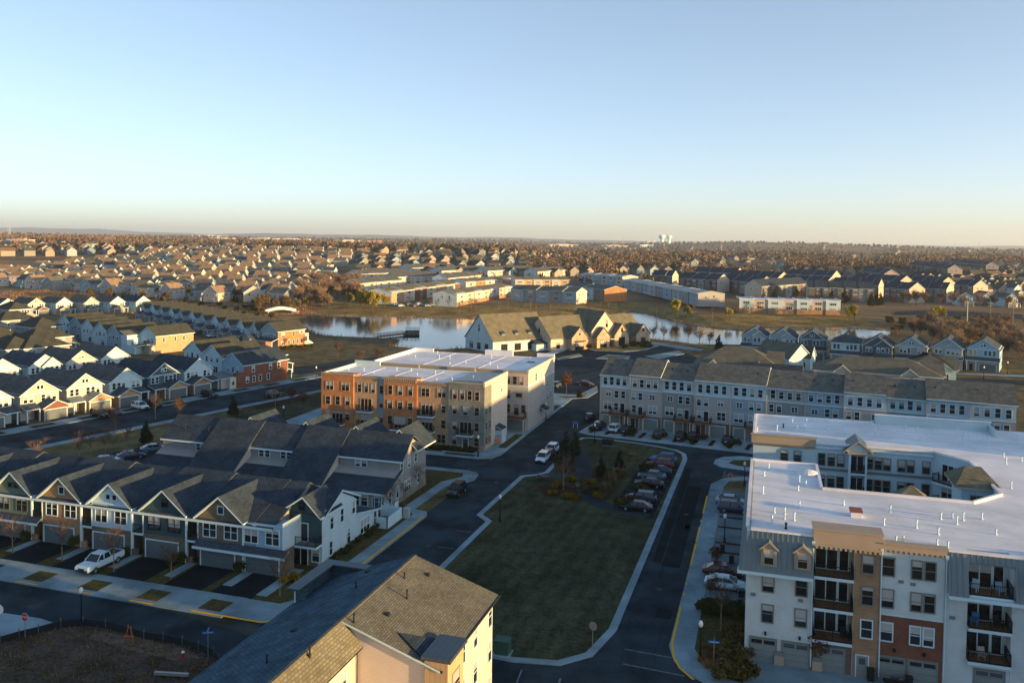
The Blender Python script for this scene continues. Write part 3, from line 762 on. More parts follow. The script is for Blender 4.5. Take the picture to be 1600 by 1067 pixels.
# rowhouse drives on the north street, far road right
m = MB(); m.prism(pg((-57.5, 164.5), (-55, 163.4), (-20, 162.8), (30, 162.4), (30, 175), (-57.5, 175), A=24.0), -.05, .1, 'concrete'); struct('rowhouse_forecourt', m)
m = MB(); m.sheet(pp((1165, 588), (1390, 590), (1620, 604), (1620, 596), (1400, 585), (1180, 582)), .03, 'asphalt_worn'); struct('far_lane', m)
m = MB()
for k in range(12):
    a_ = -55.6 + 7.15 * k
    for da in (0, 3.4): m.sheet(pg((a_ + da, 165.2), (a_ + da + .9, 165.2), (a_ + da + .9, 170.5), (a_ + da, 170.5), A=24.0), .112, 'mulch')
struct('forecourt_mulch_strips', m)
draped('far_road', [Vector(q) for q in dens(pp((1395, 492), (1480, 494), (1620, 500)), 8)], [Vector(q) for q in dens(pp((1400, 487), (1450, 485), (1620, 493)), 8)], 'asphalt_worn', 4, .12)
m = MB(); m.sheet(pp((1190, 579), (1400, 581), (1620, 590), (1620, 587), (1400, 579), (1190, 577)), .05, 'concrete'); struct('far_lane_walk', m)
# ================================================================== apartment house with the white flat roof (right)
AP = thing('apartment_building', 'large courtyard apartment house with white flat roof and grey mansards over white and red brick', 'apartment building', gr(-1.2, 82.2), R_(-17))
WZ = 12.6
n1 = 1.6                                                         # depth of the balcony recesses
out = [(0, 0), (6.1, 0), (6.1, n1), (9.6, n1), (9.6, 0), (19.1, 0), (19.1, n1), (22.6, n1), (22.6, 0), (31, 0), (31, n1), (34.5, n1), (34.5, 0), (62, 0), (62, 56.3), (0, 56.3), (0, 39.4), (23.1, 39.4), (26.6, 35.4), (26.6, 20.9), (22.9, 16.6), (7.7, 16.6), (7.7, 27), (0, 27)]
ms = ['white_brick', 'stucco_white', 'stucco_tan', 'stucco_tan', 'white_brick', 'stucco_white', 'stucco_white', 'stucco_white', 'white_brick', 'stucco_white', 'stucco_white', 'stucco_white', 'white_brick', 'stucco_white', 'white_siding', 'white_siding', 'white_siding', 'white_siding', 'white_siding', 'white_siding', 'white_siding', 'white_siding', 'white_siding', 'white_brick']
m = MB(); m.prism(out, 0, WZ, ms, 'membrane'); m.build('wall', AP)
m = MB()   # brick facings, 6 cm proud
m.box(9.66, 11.9, -.10, -.004, 0, 12.7, 'tan_brick'); m.box(11.9, 17.2, -.06, -.004, 0, 6.2, 'red_brick'); m.box(11.9, 17.2, -.06, -.004, 6.25, 12.2, 'white_brick')
m.box(11.9, 17.2, -.09, -.004, 6.18, 6.3, 'white_trim')
m.box(0, 6.1, -.05, -.004, 0, .9, 'foundation')
m.build('brick_facing', AP)
# roof edge coping and seams
m = MB()
cop = [((0, 27.02), (7.7, 27.02)), ((0, 56.3), (17.6, 56.3)), ((33.8, 56.3), (62, 56.3)), ((8.2, 39.3), (23.1, 39.3)), ((7.75, 16.6), (22.9, 16.6)), ((22.9, 16.6), (26.6, 20.9)), ((26.6, 20.9), (26.6, 35.4)), ((26.6, 35.4), (23.1, 39.4)), ((.02, 0.9), (.02, 27)), ((.02, 39.4), (.02, 56.3)), ((7.7, 16.6), (7.7, 27))]
for p, q in cop:
    poly = band([(*p, 0), (*q, 0)], -.16, .16); m.prism(poly, WZ + .002, WZ + .28, 'membrane')
for k in range(9):
    yy = 2.2 + 1.75 * k; m.box(.3, 62, yy - .03, yy + .03, WZ - .001, WZ + .022, 'stucco_white')
for k in range(6):
    yy = 41.5 + 2.6 * k; m.box(.3, 62, yy - .03, yy + .03, WZ - .001, WZ + .022, 'stucco_white')
for k in range(6):
    yy = 18 + 1.8 * k; m.box(.3, 7.4, yy - .03, yy + .03, WZ - .001, WZ + .02, 'stucco_white')
m.build('roof_coping', AP)
m = MB(); m.box(17.8, 33.6, 56.1, 56.5, WZ - .2, 14.0, 'stucco_white'); m.box(33.3, 33.6, 52.8, 56.1, WZ - .01, 13.6, 'stucco_white'); m.box(17.7, 33.7, 56.0, 56.6, 14.0, 14.12, 'membrane'); m.build('rear_parapet', AP)
# mansards
def mansard(x0, x1, left_hip=False, holes=()):
    m = MB(); y0, y1, z0, z1 = -.95, -.08, 9.05, 12.75
    def P(x, t): return (x, y0 + (y1 - y0) * t, z0 + (z1 - z0) * t)
    xa = x0 - (.7 if left_hip else 0); xb = x0 + (.35 if left_hip else 0)
    segs = []; cur = xa
    for h0, h1, t0, t1 in holes:
        segs += [(cur, h0, 0, 1), (h0, h1, t1, 1)]; cur = h1
        if t0 > 0: segs.append((h0, h1, 0, t0))
    segs.append((cur, x1, 0, 1))
    for a, b, t0, t1 in segs:
        def X(x, t): return x + (xb - xa) * t if (left_hip and abs(x - xa) < .01) else x
        pts = [P(X(a, t0), t0), P(X(b, t0), t0), P(X(b, t1), t1), P(X(a, t1), t1)]
        m.slab(pts, .12, 'metal_panel', 'metal_panel')
        x = a + .25
        while x < b - .1:
            ta, tb = t0, t1
            if left_hip and x < xb: tb = min(t1, max(.05, (x - xa) / (xb - xa)))
            p, q = P(x, ta), P(x, tb); m.extr([(p[1] - .05, p[2] + .02), (q[1] - .05, q[2] + .02), (q[1] + .02, q[2]), (p[1] + .02, p[2])], 'x', x - .025, x + .025, 'metal_panel'); x += .46
    if left_hip:
        m.face([(xa, y0, z0), (xb, y1, z1), (xb, 26.9, z1), (xa, 27.0, z0)], 'metal_panel')
        for k in range(40):
            yy = .6 + k * .66
            if yy < 26.5: m.extr([(yy - .03, 0), (yy + .03, 0), (yy + .03, .05), (yy - .03, .05)], 'x', 0, .01, 'metal_panel') if False else None
    m.box(xa - (.1 if left_hip else 0), x1, y0 - .1, -.004, z0 - .3, z0 - .01, 'white_trim')
    m.box(xb, x1, y1 - .06, y1 + .5, z1 - .06, z1 + .1, 'membrane')
    m.build('mansard_roof', AP)
mansard(0, 6.02, True)
mansard(17.4, 30.8, holes=((19.0, 22.7, 0, .80),))
mansard(34.6, 62)
def dormer(x):
    m = MB(); w = .72
    m.box(x - w, x + w, -1.0, -.2, 9.75, 11.35, 'fascia_tan')
    m.gable(x - w - .16, x + w + .16, 11.35, 12.1, 'y', -1.15, -.1, 'metal_panel', 'fascia_tan', .12)
    m.extr([(x - w, 11.3), (x + w, 11.3), (x, 12.0)], 'y', -1.01, -.2, 'fascia_tan')
    d = m.build('dormer', AP)
    win(d, x, -1.01, 9.95, .8, 1.3, fm='fascia_tan')
for x in (2.05, 5.05, 24.3, 28.5, 36.2): dormer(x)
# tan cornice over the first balcony bay, brick cornice right of it
m = MB(); m.box(6.0, 11.95, -.32, 1.7, 12.0, 13.5, 'fascia_tan'); m.box(5.9, 12.05, -.45, 1.8, 13.5, 13.62, 'fascia_tan'); m.box(6.0, 11.95, -.42, -.33, 12.0, 12.18, 'fascia_tan')
for k in range(14): m.box(6.2 + k * .42, 6.4 + k * .42, -.5, -.33, 11.8, 12.0, 'fascia_tan')
m.box(11.95, 17.3, -.3, .5, 12.3, 12.85, 'fascia_tan'); m.box(11.95, 17.4, -.42, .6, 12.85, 12.95, 'fascia_tan')
for k in range(12): m.box(12.1 + k * .43, 12.3 + k * .43, -.34, -.07, 12.1, 12.3, 'fascia_tan')
m.build('cornice', AP)
m = MB()
for x in (6.02, 11.93, 17.3): m.tube((x, -.2, .4), (x, -.2, 12.2), .06, .06, 'white_trim', 6); m.box(x - .14, x + .14, -.34, -.06, 12.0, 12.35, 'white_trim')
m.build('downpipe', AP)
# recessed balcony stacks
def stack(x0, x1, y, zs, wall):
    xc = (x0 + x1) / 2; w = x1 - x0
    m = MB(); m.box(x0, x1, y + .06, y + n1 - .004, 0, 2.9, wall); m.build('garage_wall', AP)
    for z in zs:
        balcony(AP, xc, y + n1 - .02, z, w - .05, n1 + .55, fascia='white_trim', floor='wood')
        win(AP, xc - .55, y + n1, z + .05, 1.9, 2.15, style='slider', fm='white_trim', name='balcony_door'); win(AP, xc + 1.0, y + n1, z + .05, .75, 2.15, style='fix', name='balcony_door', pm='pane_dark')
stack(6.1, 9.6, 0, (3.2, 6.2, 9.2), 'brown_brick'); stack(19.1, 22.6, 0, (3.2, 6.2, 9.2), 'white_brick'); stack(31, 34.5, 0, (3.2, 6.2, 9.2), 'white_brick')
for x in (2.05, 5.05):
    for z in (4.0, 6.95): win(AP, x, -.01, z, .95, 1.6, fm='frame_taupe')
for x, fm, y in ((10.8, 'frame_taupe', -.11), (12.5, 'frame_taupe', -.07)):
    for z in (3.85, 6.95, 9.9): win(AP, x, y, z, .9 if x < 11 else .95, 1.6, fm='white_trim' if z < 4 else fm)
for z in (3.85, 6.95, 9.9):
    for x in (14.9, 16.0): win(AP, x, -.07, z, .8, 1.6, fm='white_trim' if z < 4 else 'frame_taupe')
for x in (24.3, 28.5, 36.2, 40):
    for z in (4.0, 6.95): win(AP, x, -.01, z, .95, 1.6, fm='frame_taupe')
for x, t in ((1.7, 'white_trim'), (4.65, 'white_trim'), (12.95, 'white_trim'), (15.6, 'white_trim'), (18.1 + 2.9, 'white_trim'), (25.5, 'white_trim'), (29, 'white_trim')):
    garage(AP, x, .05 if 19.1 < x < 22.6 else -.06 if x > 11.9 and x < 17.2 else -.055 if x < 6.1 else -.005, 2.3, 2.3, m='door_taupe', trim='frame_taupe', lites=True)
garage(AP, 7.8, .05, 2.3, 2.3, m='door_taupe', trim='frame_taupe', lites=True)
door(AP, 10.5, -.11, 0, m='door_taupe')
# small plates and lamps on the street front
for x, z in ((.7, 6.35), (5.0, 6.35), (13.6, 9.3), (14.6, 9.2), (17.9, 6.6)): m = MB(); m.box(x - .22, x + .22, -.12, -.01, z, z + .28, 'frame_taupe'); m.build('vent_plate', AP)
for x, z in ((1.9, 2.75), (5.0, 2.75), (13.2, 2.9), (15.7, 2.9)): m = MB(); m.box(x - .1, x + .1, -.25, -.01, z, z + .3, 'frame_dark'); m.build('wall_lamp', AP)
for x in (3.2, 6.6): m = MB(); m.box(x - .45, x + .45, -.35, -.06, .1, 1.0, 'fascia_tan'); m.box(x - .4, x + .4, -.2, -.06, 1.0, 1.35, 'frame_taupe'); m.build('utility_meter', AP)
# north wing seen over the roof
m = MB(); m.box(-.25, 8.3, 39.05, 39.4, 12.2, 13.3, 'fascia_tan'); m.box(-.35, 8.4, 38.9, 39.6, 13.3, 13.42, 'fascia_tan')
for k in range(24): m.box(0 + k * .345, .17 + k * .345, 38.93, 39.06, 12.0, 12.2, 'fascia_tan')
m.box(-.1, 8.2, 39.2, 39.35, 11.85, 12.05, 'fascia_tan')
m.box(8.3, 23.1, 39.15, 39.38, 12.05, 12.3, 'white_trim'); m.box(8.2, 23.1, 39.25, 39.396, 9.05, 9.35, 'frame_taupe')
m.build('courtyard_cornice', AP)
for x in (4.2, 5.95):
    for z in (9.7,): win(AP, x, 39.38, z, .85, 1.6, fm='frame_taupe')
for x in (9.1, 10.35, 11.55, 15.2, 16.3, 17.4, 19.2, 20.3, 22.2):
    for z in (6.7, 9.75):
        if not (11.0 < x < 14.4 and x > 12): win(AP, x, 39.38, z, .8, 1.55, fm='frame_taupe')
m = MB(); m.box(12.5, 12.75, 38.3, 39.38, 0, 11.9, 'white_trim'); m.box(14.55, 14.8, 38.3, 39.38, 0, 11.9, 'white_trim'); m.box(12.3, 15.0, 38.2, 39.38, 11.75, 12.1, 'fascia_tan')
m.extr([(12.1, 12.1), (15.2, 12.1), (13.65, 13.35)], 'y', 38.5, 39.4, 'stucco_white'); m.gable(11.7, 15.6, 12.1, 13.65, 'y', 38.1, 43.0, 'metal_roof', 'fascia_tan', .16)
m.build('balcony_gable', AP)
for z in (6.2, 9.2):
    balcony(AP, 13.65, 39.36, z, 1.8, 1.0); win(AP, 13.65, 39.37, z + .05, 1.5, 2.1, style='slider', pm='pane_dark', name='balcony_door')
an = math.atan2(35.4 - 39.4, 26.6 - 23.1)
for z in (6.2, 9.2):
    balcony(AP, 24.85, 37.4, z, 3.6, 1.3, face=an); win(AP, 24.85, 37.4, z + .05, 2.6, 2.2, face=an, style='slider3', name='balcony_door')
# courtyard bays with little hipped roofs
m = MB(); m.box(15.5, 18.6, 16.6, 18.9, 0, 12.1, 'white_siding'); m.hip(15.0, 19.1, 16.2, 19.5, 12.15, 13.7, 17.0, 17.1, 17.8, 'shingle_tan', 'fascia_tan'); m.build('courtyard_bay', AP)
m = MB(); m.box(23.4, 26.6, 24.5, 29.5, 0, 12.3, 'white_siding'); m.hip(22.6, 27.6, 23.8, 30.2, 12.4, 14.2, 24.3, 25.9, 27, 'shingle_tan', 'fascia_tan'); m.build('courtyard_bay', AP)
win(AP, 25.0, 24.49, 9.4, 1.2, 1.9, style='pair', fm='frame_taupe')
# roof furniture
random.seed(3)
vp = [(1183, 670), (1214, 670), (1238, 660), (1245, 668), (1257, 667), (1260, 660), (1294, 672), (1318, 670), (1322, 678), (1361, 660), (1367, 668), (1373, 664), (1368, 680), (1414, 667), (1433, 673), (1451, 676), (1441, 685), (1497, 675), (1505, 686), (1514, 686), (1507, 678), (1537, 684), (1543, 688), (1590, 684), (1588, 692), (1568, 711), (1572, 722), (1596, 717), (1580, 760), (1391, 797), (1201, 731), (1194, 740), (1249, 751), (1259, 755), (1247, 763), (1192, 768), (1318, 786), (1249, 790), (1210, 798), (1226, 800), (1226, 808), (1241, 810), (1206, 815), (1381, 817), (1432, 822), (1470, 808), (1488, 807), (1495, 816), (1505, 810), (1534, 808), (1556, 832), (1466, 832), (1400, 843), (1411, 843), (1464, 848), (1481, 854)]
for px, py in vp:
    p = at(px, py + 3, WZ); c_, s_ = math.cos(R_(17)), math.sin(R_(17)); d = p - AP.location
    pipe(AP, d.x * c_ - d.y * s_, d.x * s_ + d.y * c_, WZ, random.choice((.55, .7, .85)), r=.075)
def apl(px, py, z):
    p = at(px, py, z); d = p - AP.location; return d.x * math.cos(R_(17)) - d.y * math.sin(R_(17)), d.x * math.sin(R_(17)) + d.y * math.cos(R_(17))
x, y = apl(1337, 806, WZ)
m = MB(); m.box(x - .5, x + .5, y - .6, y + .6, WZ - .02, WZ + .55, 'membrane'); m.box(x - .6, x + .6, y - .7, y + .7, WZ + .55, WZ + .72, 'copper'); m.build('roof_hatch', AP)
x, y = apl(1262, 741, WZ)
m = MB(); m.lathe([(1.3, WZ - .02), (1.1, WZ + .35), (.5, WZ + .55), (0, WZ + .6)], 'membrane', 12, x, y); m.build('roof_dome', AP)
for px, py in ((1228, 826), (1224, 668), (1463, 662)):
    x, y = apl(px, py, WZ); pipe(AP, x, y, WZ, .6, 'frame_dark', .09)

# ================================================================== house at the bottom centre: seen from above
FG = thing('terraced_house', 'three storey house with lit brown shingle roof and cream walls at the bottom edge', 'house', gr(-37.9, 44), R_(-17))
# local: x 0 (left eave) .. 8.6 (ridge) .. 16.4 (right wall), y 10.3 .. 23.5 wide part, -14 .. 10.3 narrow part
m = MB()
m.extr([(0.6, 0), (16.0, 0), (16.0, 9.55), (8.6, 11.75), (.6, 9.0)], 'y', 10.3, 23.2, 'ivory_siding')
m.extr([(0.6, 0), (9.7, 0), (9.7, 10.35), (8.6, 11.7), (.6, 9.0)], 'y', -16, 10.3, 'ivory_siding')
m.build('wall', FG)
m = MB()
for y0, y1, xr, zr_ in ((10.0, 23.5, 16.45, 9.5),):
    m.slab([(8.6, y0, 12.0), (xr, y0, zr_), (xr, y1, zr_), (8.6, y1, 12.0)], .16, 'shingle_brown', 'white_trim')
m.slab([(0, -16, 9.0), (8.6, -16, 12.0), (8.6, 23.5, 12.0), (0, 23.5, 9.0)], .16, 'shingle_slate', 'white_trim')  # shaded slope of the same roof, its shade painted in as a bluer colour
m.slab([(8.6, -16, 11.995), (10.25, -16, 10.2), (10.25, 10.28, 10.2), (8.6, 10.28, 11.995)], .14, 'shingle_tan', 'frame_dark')
m.box(8.48, 8.72, 10.0, 23.5, 11.93, 12.06, 'shingle_brown'); m.box(8.48, 8.72, -16, 9.98, 11.93, 12.06, 'shingle_tan')
m.build('roof', FG)
m = MB(); m.box(16.46, 16.6, 10.0, 23.5, 9.36, 9.52, 'frame_dark'); m.tube((16.2, 10.2, 0), (16.2, 10.2, 9.3), .05, .05, 'frame_dark', 6); m.tube((9.85, 10.15, 0), (9.85, 10.15, 10.2), .05, .05, 'frame_dark', 6); m.build('gutter', FG)
for y, st in ((22.4, 'dh'), (18.7, 'dh'), (15.5, 'pair')):
    for z in (1.1, 4.2, 7.2): win(FG, 16.01, y, z, 1.5 if st == 'pair' else .85, 1.7, 'E', st)
for y in (8.2,):
    for z in (4.2, 7.4): win(FG, 9.71, y, z, .9, 1.6, 'E')
m = MB()   # flat capped bay rising past the eave
m.box(15.2, 17.0, 10.1, 13.3, 0, 10.15, 'tan_batten'); m.box(15.0, 17.25, 9.9, 13.5, 10.15, 10.42, 'metal_roof'); 
m.slab([(12.4, 11.8, 10.9), (15.1, 10.2, 10.1), (15.1, 13.3, 10.1), (12.4, 11.8, 10.9)], .05, 'shingle_dark', 'shingle_dark'); m.box(15.0, 15.3, 10.2, 13.2, 9.6, 10.15, 'shingle_dark')
bay = m.build('bay', FG); win(bay, 17.01, 11.7, 6.9, 1.3, 1.9, 'E', 'dh', 'fascia_tan'); win(bay, 17.01, 11.7, 3.6, 1.3, 1.9, 'E', 'dh', 'fascia_tan')
m = MB()   # raised parapet round the far left corner of the roof
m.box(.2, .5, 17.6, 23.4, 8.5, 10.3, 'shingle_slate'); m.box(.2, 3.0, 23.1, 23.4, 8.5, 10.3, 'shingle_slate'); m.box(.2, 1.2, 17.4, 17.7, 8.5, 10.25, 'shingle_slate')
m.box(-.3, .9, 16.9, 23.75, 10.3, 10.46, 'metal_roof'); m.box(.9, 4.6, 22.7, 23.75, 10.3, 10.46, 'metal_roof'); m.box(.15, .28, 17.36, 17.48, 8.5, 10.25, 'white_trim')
m.build('roof_parapet', FG)
def roofz(x): return 12 - (x - 8.6) * 2.5 / 7.85 if x > 8.6 else 12 - (8.6 - x) * 3 / 8.6
for px, py, h_ in ((632, 903, .5), (636, 935, .75), (553, 972, .7), (556, 918, .6), (417, 1035, .6), (484, 1022, .5)):
    for _ in range(1):
        z = 11.4
        for it in range(6):
            p = at(px, py, z); d = p - FG.location; x = d.x * math.cos(R_(17)) - d.y * math.sin(R_(17)); y = d.x * math.sin(R_(17)) + d.y * math.cos(R_(17)); z = roofz(x)
        pipe(FG, x, y, z, h_, 'frame_dark', .06)
for px, py in ((668, 898), (605, 960), (574, 893), (459, 985)):
    z = 11.2
    for it in range(6):
        p = at(px, py, z); d = p - FG.location; x = d.x * math.cos(R_(17)) - d.y * math.sin(R_(17)); y = d.x * math.sin(R_(17)) + d.y * math.cos(R_(17)); z = roofz(x)
    m = MB(); m.box(-.18, .18, -.2, .2, -.12, .14, 'frame_dark'); m.build('roof_vent', FG, (x, y, z))

# ================================================================== terrace of gabled townhouses (left foreground)
C0 = -104.0
CT = thing('townhouse_terrace', 'terrace of gabled townhouses with brick, green and white fronts facing the street at bottom left', 'townhouses', gr(C0, 84.8), R_(-17))
XL, XR = -8.0, 53.0                                              # the terrace runs out of the picture on the left
uc = [c - C0 for c in UC]
styles = [('white_siding', 'tan_brick', 'white_batten', False), ('olive_batten', 'tan_brick', 'olive_batten', True), ('tan_brick', 'tan_brick', 'tan_brick', False), ('white_siding', 'brown_brick', 'white_batten', False), ('green_batten', 'brown_brick', 'green_batten', False), ('brown_brick', 'brown_brick', 'brown_brick', True)]
m = MB(); m.extr([(2.0, 0), (15.3, 0), (13.6, 6.1), (8.3, 8.75), (2.0, 6.45)], 'x', XL, 48.6, 'beige_siding'); m.box(XL, 52.6, 13.1, 19.6, 0, 2.7, 'white_siding'); m.build('wall', CT)
m = MB()
for i, c in enumerate(uc[:6]):                                   # the roof steps a little from house to house
    x0 = c - 3.6; x1 = c + 4.45; dz = (.22, 0, .22, 0, .22, .05)[i]
    m.gable(-.25, 14.1, 5.75 + dz, 9.0 + dz, 'x', x0 - (8 if i == 0 else 0), x1, 'shingle_dark', 'shingle_charcoal', .2, hc=8.3)
m.gable(-.25, 14.1, 5.75, 9.0, 'x', uc[5] + 4.45, 49.0, 'shingle_dark', 'shingle_charcoal', .2, hc=8.3); m.box(XL, 49, -.36, -.26, 5.45, 5.74, 'white_trim')
m.slab([(XL, 20.0, 2.6), (53.3, 20.0, 2.6), (53.3, 13.1, 4.0), (XL, 13.1, 4.0)], .18, 'shingle_dark', 'white_trim')
m.build('roof', CT)
for i, c in enumerate(uc[:6]):
    up, lo, gb, awn = styles[i]
    x0, x1 = c - 3.1, c + 3.1
    m = MB()
    m.box(x0, x1, 0, 2.6, 0, 3.05, lo); m.box(x0, x1, .02, 2.6, 3.05, 6.2, up)
    m.extr([(x0, 6.2), (x1, 6.2), (c, 8.6)], 'y', .03, 6.0, gb)
    if i == 3: m.box(x0 - .05, x1 + .05, -.2, .03, 6.1, 6.32, 'white_trim')
    f = m.build('front', CT)
    g_ = MB(); g_.gable(x0 - .45, x1 + .45, 6.05, 8.9, 'y', -.55, 7.6, 'shingle_tan' if False else 'shingle_dark', 'white_trim', .22); g_.build('gable_roof', CT)
    fmx = 'white_trim' if i not in (1, 4) else ('olive_batten' if i == 1 else 'frame_dark')
    for dx in (-1.55, 1.45): win(CT, c + dx, .02, 3.75, 1.75, 1.75, style='pair', fm=fmx)
    if i in (1, 3):
        for dx in (-.5, .5): win(CT, c + dx, .03, 6.75, .6, .6, style='fix', fm=gb if i == 1 else 'white_trim', pm='pane_dark')
    else: win(CT, c, .03, 6.7, .75, .85, style='fix', fm='white_trim' if i != 4 else 'frame_dark', pm='pane_dark')
    garage(CT, c - .4, -.005, 4.7, 2.3, m='door_grey')
    if awn:
        a_ = MB(); xe = x1 + (1.9 if i == 1 else 6.3 + 1.6 * 0)
        a_.slab([(x0 - .2, -1.0, 2.75), (xe, -1.0, 2.75), (xe, .0, 3.3), (x0 - .2, .0, 3.3)], .08, 'shingle_charcoal', 'white_trim'); a_.box(x0 - .2, xe, -1.05, -.9, 2.45, 2.74, 'white_trim'); a_.build('awning_roof', CT)
    # recessed entrance with a balcony over it
    xa, xb = x1, c + 4.9
    r_ = MB(); r_.box(xa, xb, 2.0, 2.6, 0, 6.0, 'white_siding'); r_.box(xa, xb + .1, -.1, 2.0, 5.55, 5.85, 'white_trim'); r_.box(xb - .12, xb, -.05, .2, 3.0, 5.6, 'white_trim') if i < 5 else None
    r_.box(xa + .02, xa + .2, -.08, .1, 3.0, 5.6, 'white_trim'); r_.box(xa + .02, xa + .22, -.05, .2, .9, 2.75, 'white_trim'); r_.box(xa, xa + .9, -.05, .3, 0, .9, lo)
    r_.build('porch', CT)
    if i < 5 or True:
        balcony(CT, (xa + xb) / 2, 1.98, 3.0, xb - xa - .04, 2.05, sides=False)
        win(CT, (xa + xb) / 2 + .1, 2.0, 3.05, 1.1, 2.1, style='slider', pm='pane_dark', name='balcony_door')
        door(CT, xb - .65, 2.0, .05, m='door_teal')
    p_ = MB(); p_.tube((xa + .02, -.06, .1), (xa + .02, -.06, 5.9), .05, .05, 'white_trim', 6); p_.build('downpipe', CT)
# light blue house without a gable, then the green gabled end house
c = uc[6]
m = MB(); m.box(c - 2.9, c + 2.6, -.02, 2.6, 0, 3.05, 'brown_brick'); m.box(c - 2.9, c + 2.6, 0, 2.6, 3.05, 6.0, 'lightblue_siding'); m.box(c + 2.6, c + 2.66, .0, 4.2, 3.05, 6.4, 'white_siding'); m.build('front', CT)
for dx in (-1.6, 1.3): win(CT, c + dx, .0, 3.75, 1.75, 1.75, style='pair')
garage(CT, c - .1, -.025, 4.5, 2.3, m='door_grey')
m = MB(); xg0, xg1 = 48.6, 53.0
m.box(xg0, xg1 - .5, 4.1, 6.0, 0, 3.0, 'brown_brick'); m.box(xg0, xg1, 4.12, 6.0, 3.0, 6.4, 'green_batten'); m.extr([(xg0, 6.7), (xg1, 6.4), ((xg0 + xg1) / 2 - .5, 8.4)], 'y', 4.13, 8, 'green_batten')
m.build('front', CT)
m = MB(); m.extr([(4.3, 0), (13.1, 0), (13.1, 5.95), (8.7, 8.05), (4.3, 6.3)], 'x', 48.6, 53.02, 'white_siding'); m.box(48.6, 53.01, 13.1, 19.6, 0, 2.6, 'white_siding'); m.extr([(13.1, 2.6), (19.6, 2.6), (13.1, 3.8)], 'x', 52.5, 53.01, 'white_siding'); m.box(53.0, 53.06, 4.2, 19.6, 0, .55, 'foundation'); m.build('end_wall', CT)
m = MB(); xm = (xg0 + xg1) / 2
m.gable(xg0 - 1.2, xg1 + .35, 6.55, 9.1, 'y', 3.5, 9, 'shingle_tan', 'white_trim', .2, hc=xm, z0=6.1) if False else m.gable(xg0 - 1.4, xg1 + .3, 6.3, 8.7, 'y', 3.4, 9.0, 'shingle_dark', 'white_trim', .2, hc=xm)
m.gable(4.4, 13.6, 6.25, 8.35, 'x', 48.9, 53.4, 'shingle_dark', 'white_trim', .2, hc=8.7)
m.build('gable_roof', CT)
win(CT, xm - .5, 4.13, 6.9, .7, .7, style='fix', fm='frame_dark', pm='pane_dark')
balcony(CT, xm + .1, 4.1, 3.0, 4.5, 1.5); win(CT, xm - .6, 4.12, 3.05, 1.9, 2.15, style='slider', pm='pane_dark', name='balcony_door'); win(CT, xm - .6, 4.1, .1, 1.9, 2.3, style='slider', pm='pane_dark', name='patio_door'); win(CT, xm + 1.5, 4.1, .7, .95, 1.5)
for y, z, w_, h_, st in ((6.6, 4.0, .75, 1.6, 'dh'), (9.2, 4.1, .75, 1.6, 'dh'), (12.3, 4.2, .75, 1.6, 'dh'), (6.4, .8, .7, 1.7, 'dh'), (11.0, .7, .8, 1.9, 'dh'), (15.6, .7, 2.6, 1.8, 'triple'), (18.6, .7, .8, 1.8, 'dh')): win(CT, 53.03, y, z, w_, h_, 'E', st)
for k in range(6):
    x_, y_ = 8 + k * 8 + random.uniform(-1, 1), random.uniform(3.5, 6); pipe(CT, x_, y_, 5.75 + (y_ + .25) * 3.25 / 8.55, .4, 'frame_dark', .06)

# ================================================================== terrace behind it, long dark roofs seen from the back
DT = thing('townhouse_terrace', 'long grey terrace with dark catslide roofs seen from the back behind the gabled row', 'townhouses', gr(-96, 110), R_(-17))
m = MB(); m.extr([(0, 0), (0, 2.75), (5.4, 5.0), (5.4, 6.2), (9.3, 9.2), (15.4, 5.6), (15.4, 0)], 'x', 0, 43.3, 'taupe_siding'); m.box(43.28, 43.36, .05, 15.4, 0, .7, 'foundation'); m.build('wall', DT)
DV = [(0, 8.7, 's'), (8.7, 17.2, 'l'), (17.2, 25.3, 's'), (25.3, 33, 'l'), (33, 43.3, 's')]
m = MB()
for k, (x0, x1, t) in enumerate(DV):
    e = .35 if k == 4 else 0
    if t == 's':
        mw = MB(); mw.box(x0 + .01, x1 - .01, 5.3, 8, 4.4, 6.35, 'taupe_siding'); mw.build('upper_wall', DT)
        m.box(x0 - .2, x1 + .2 + e, 4.8, 4.9, 6.1, 6.34, 'white_trim'); m.box(x0, x1 + e, -.5, -.4, 2.6, 2.84, 'white_trim')
        m.slab([(x0, -.4, 2.85), (x1 + e, -.4, 2.85), (x1 + e, 5.5, 4.9), (x0, 5.5, 4.9)], .2, 'shingle_dark', 'shingle_charcoal')
        m.slab([(x0 - .2, 4.9, 6.35), (x1 + .2 + e, 4.9, 6.35), (x1 + .2 + e, 9.3, 9.6), (x0 - .2, 9.3, 9.6)], .2, 'shingle_dark', 'shingle_charcoal')
        m.slab([(x0, 9.3, 9.6), (x1 + e, 9.3, 9.6), (x1 + e, 15.9, 5.7), (x0, 15.9, 5.7)], .2, 'shingle_dark', 'shingle_charcoal')
    else:
        m.slab([(x0, -.4, 3.1), (x1, -.4, 3.1), (x1, 9.1, 9.75), (x0, 9.1, 9.75)], .2, 'shingle_dark', 'shingle_charcoal')
        m.slab([(x0, 9.1, 9.75), (x1, 9.1, 9.75), (x1, 15.9, 5.7), (x0, 15.9, 5.7)], .2, 'shingle_dark', 'shingle_charcoal')
        m.box(x0, x1, -.5, -.4, 2.85, 3.09, 'white_trim')
        for xx in (x0 + .01, x1 - .26): mw = MB(); mw.extr([(-.2, 2.6), (5.2, 4.7), (5.2, 6.6), (-.2, 2.95)], 'x', xx, xx + .25, 'beige_siding'); mw.build('cheek_wall', DT)
m.build('roof', DT)
m = MB()
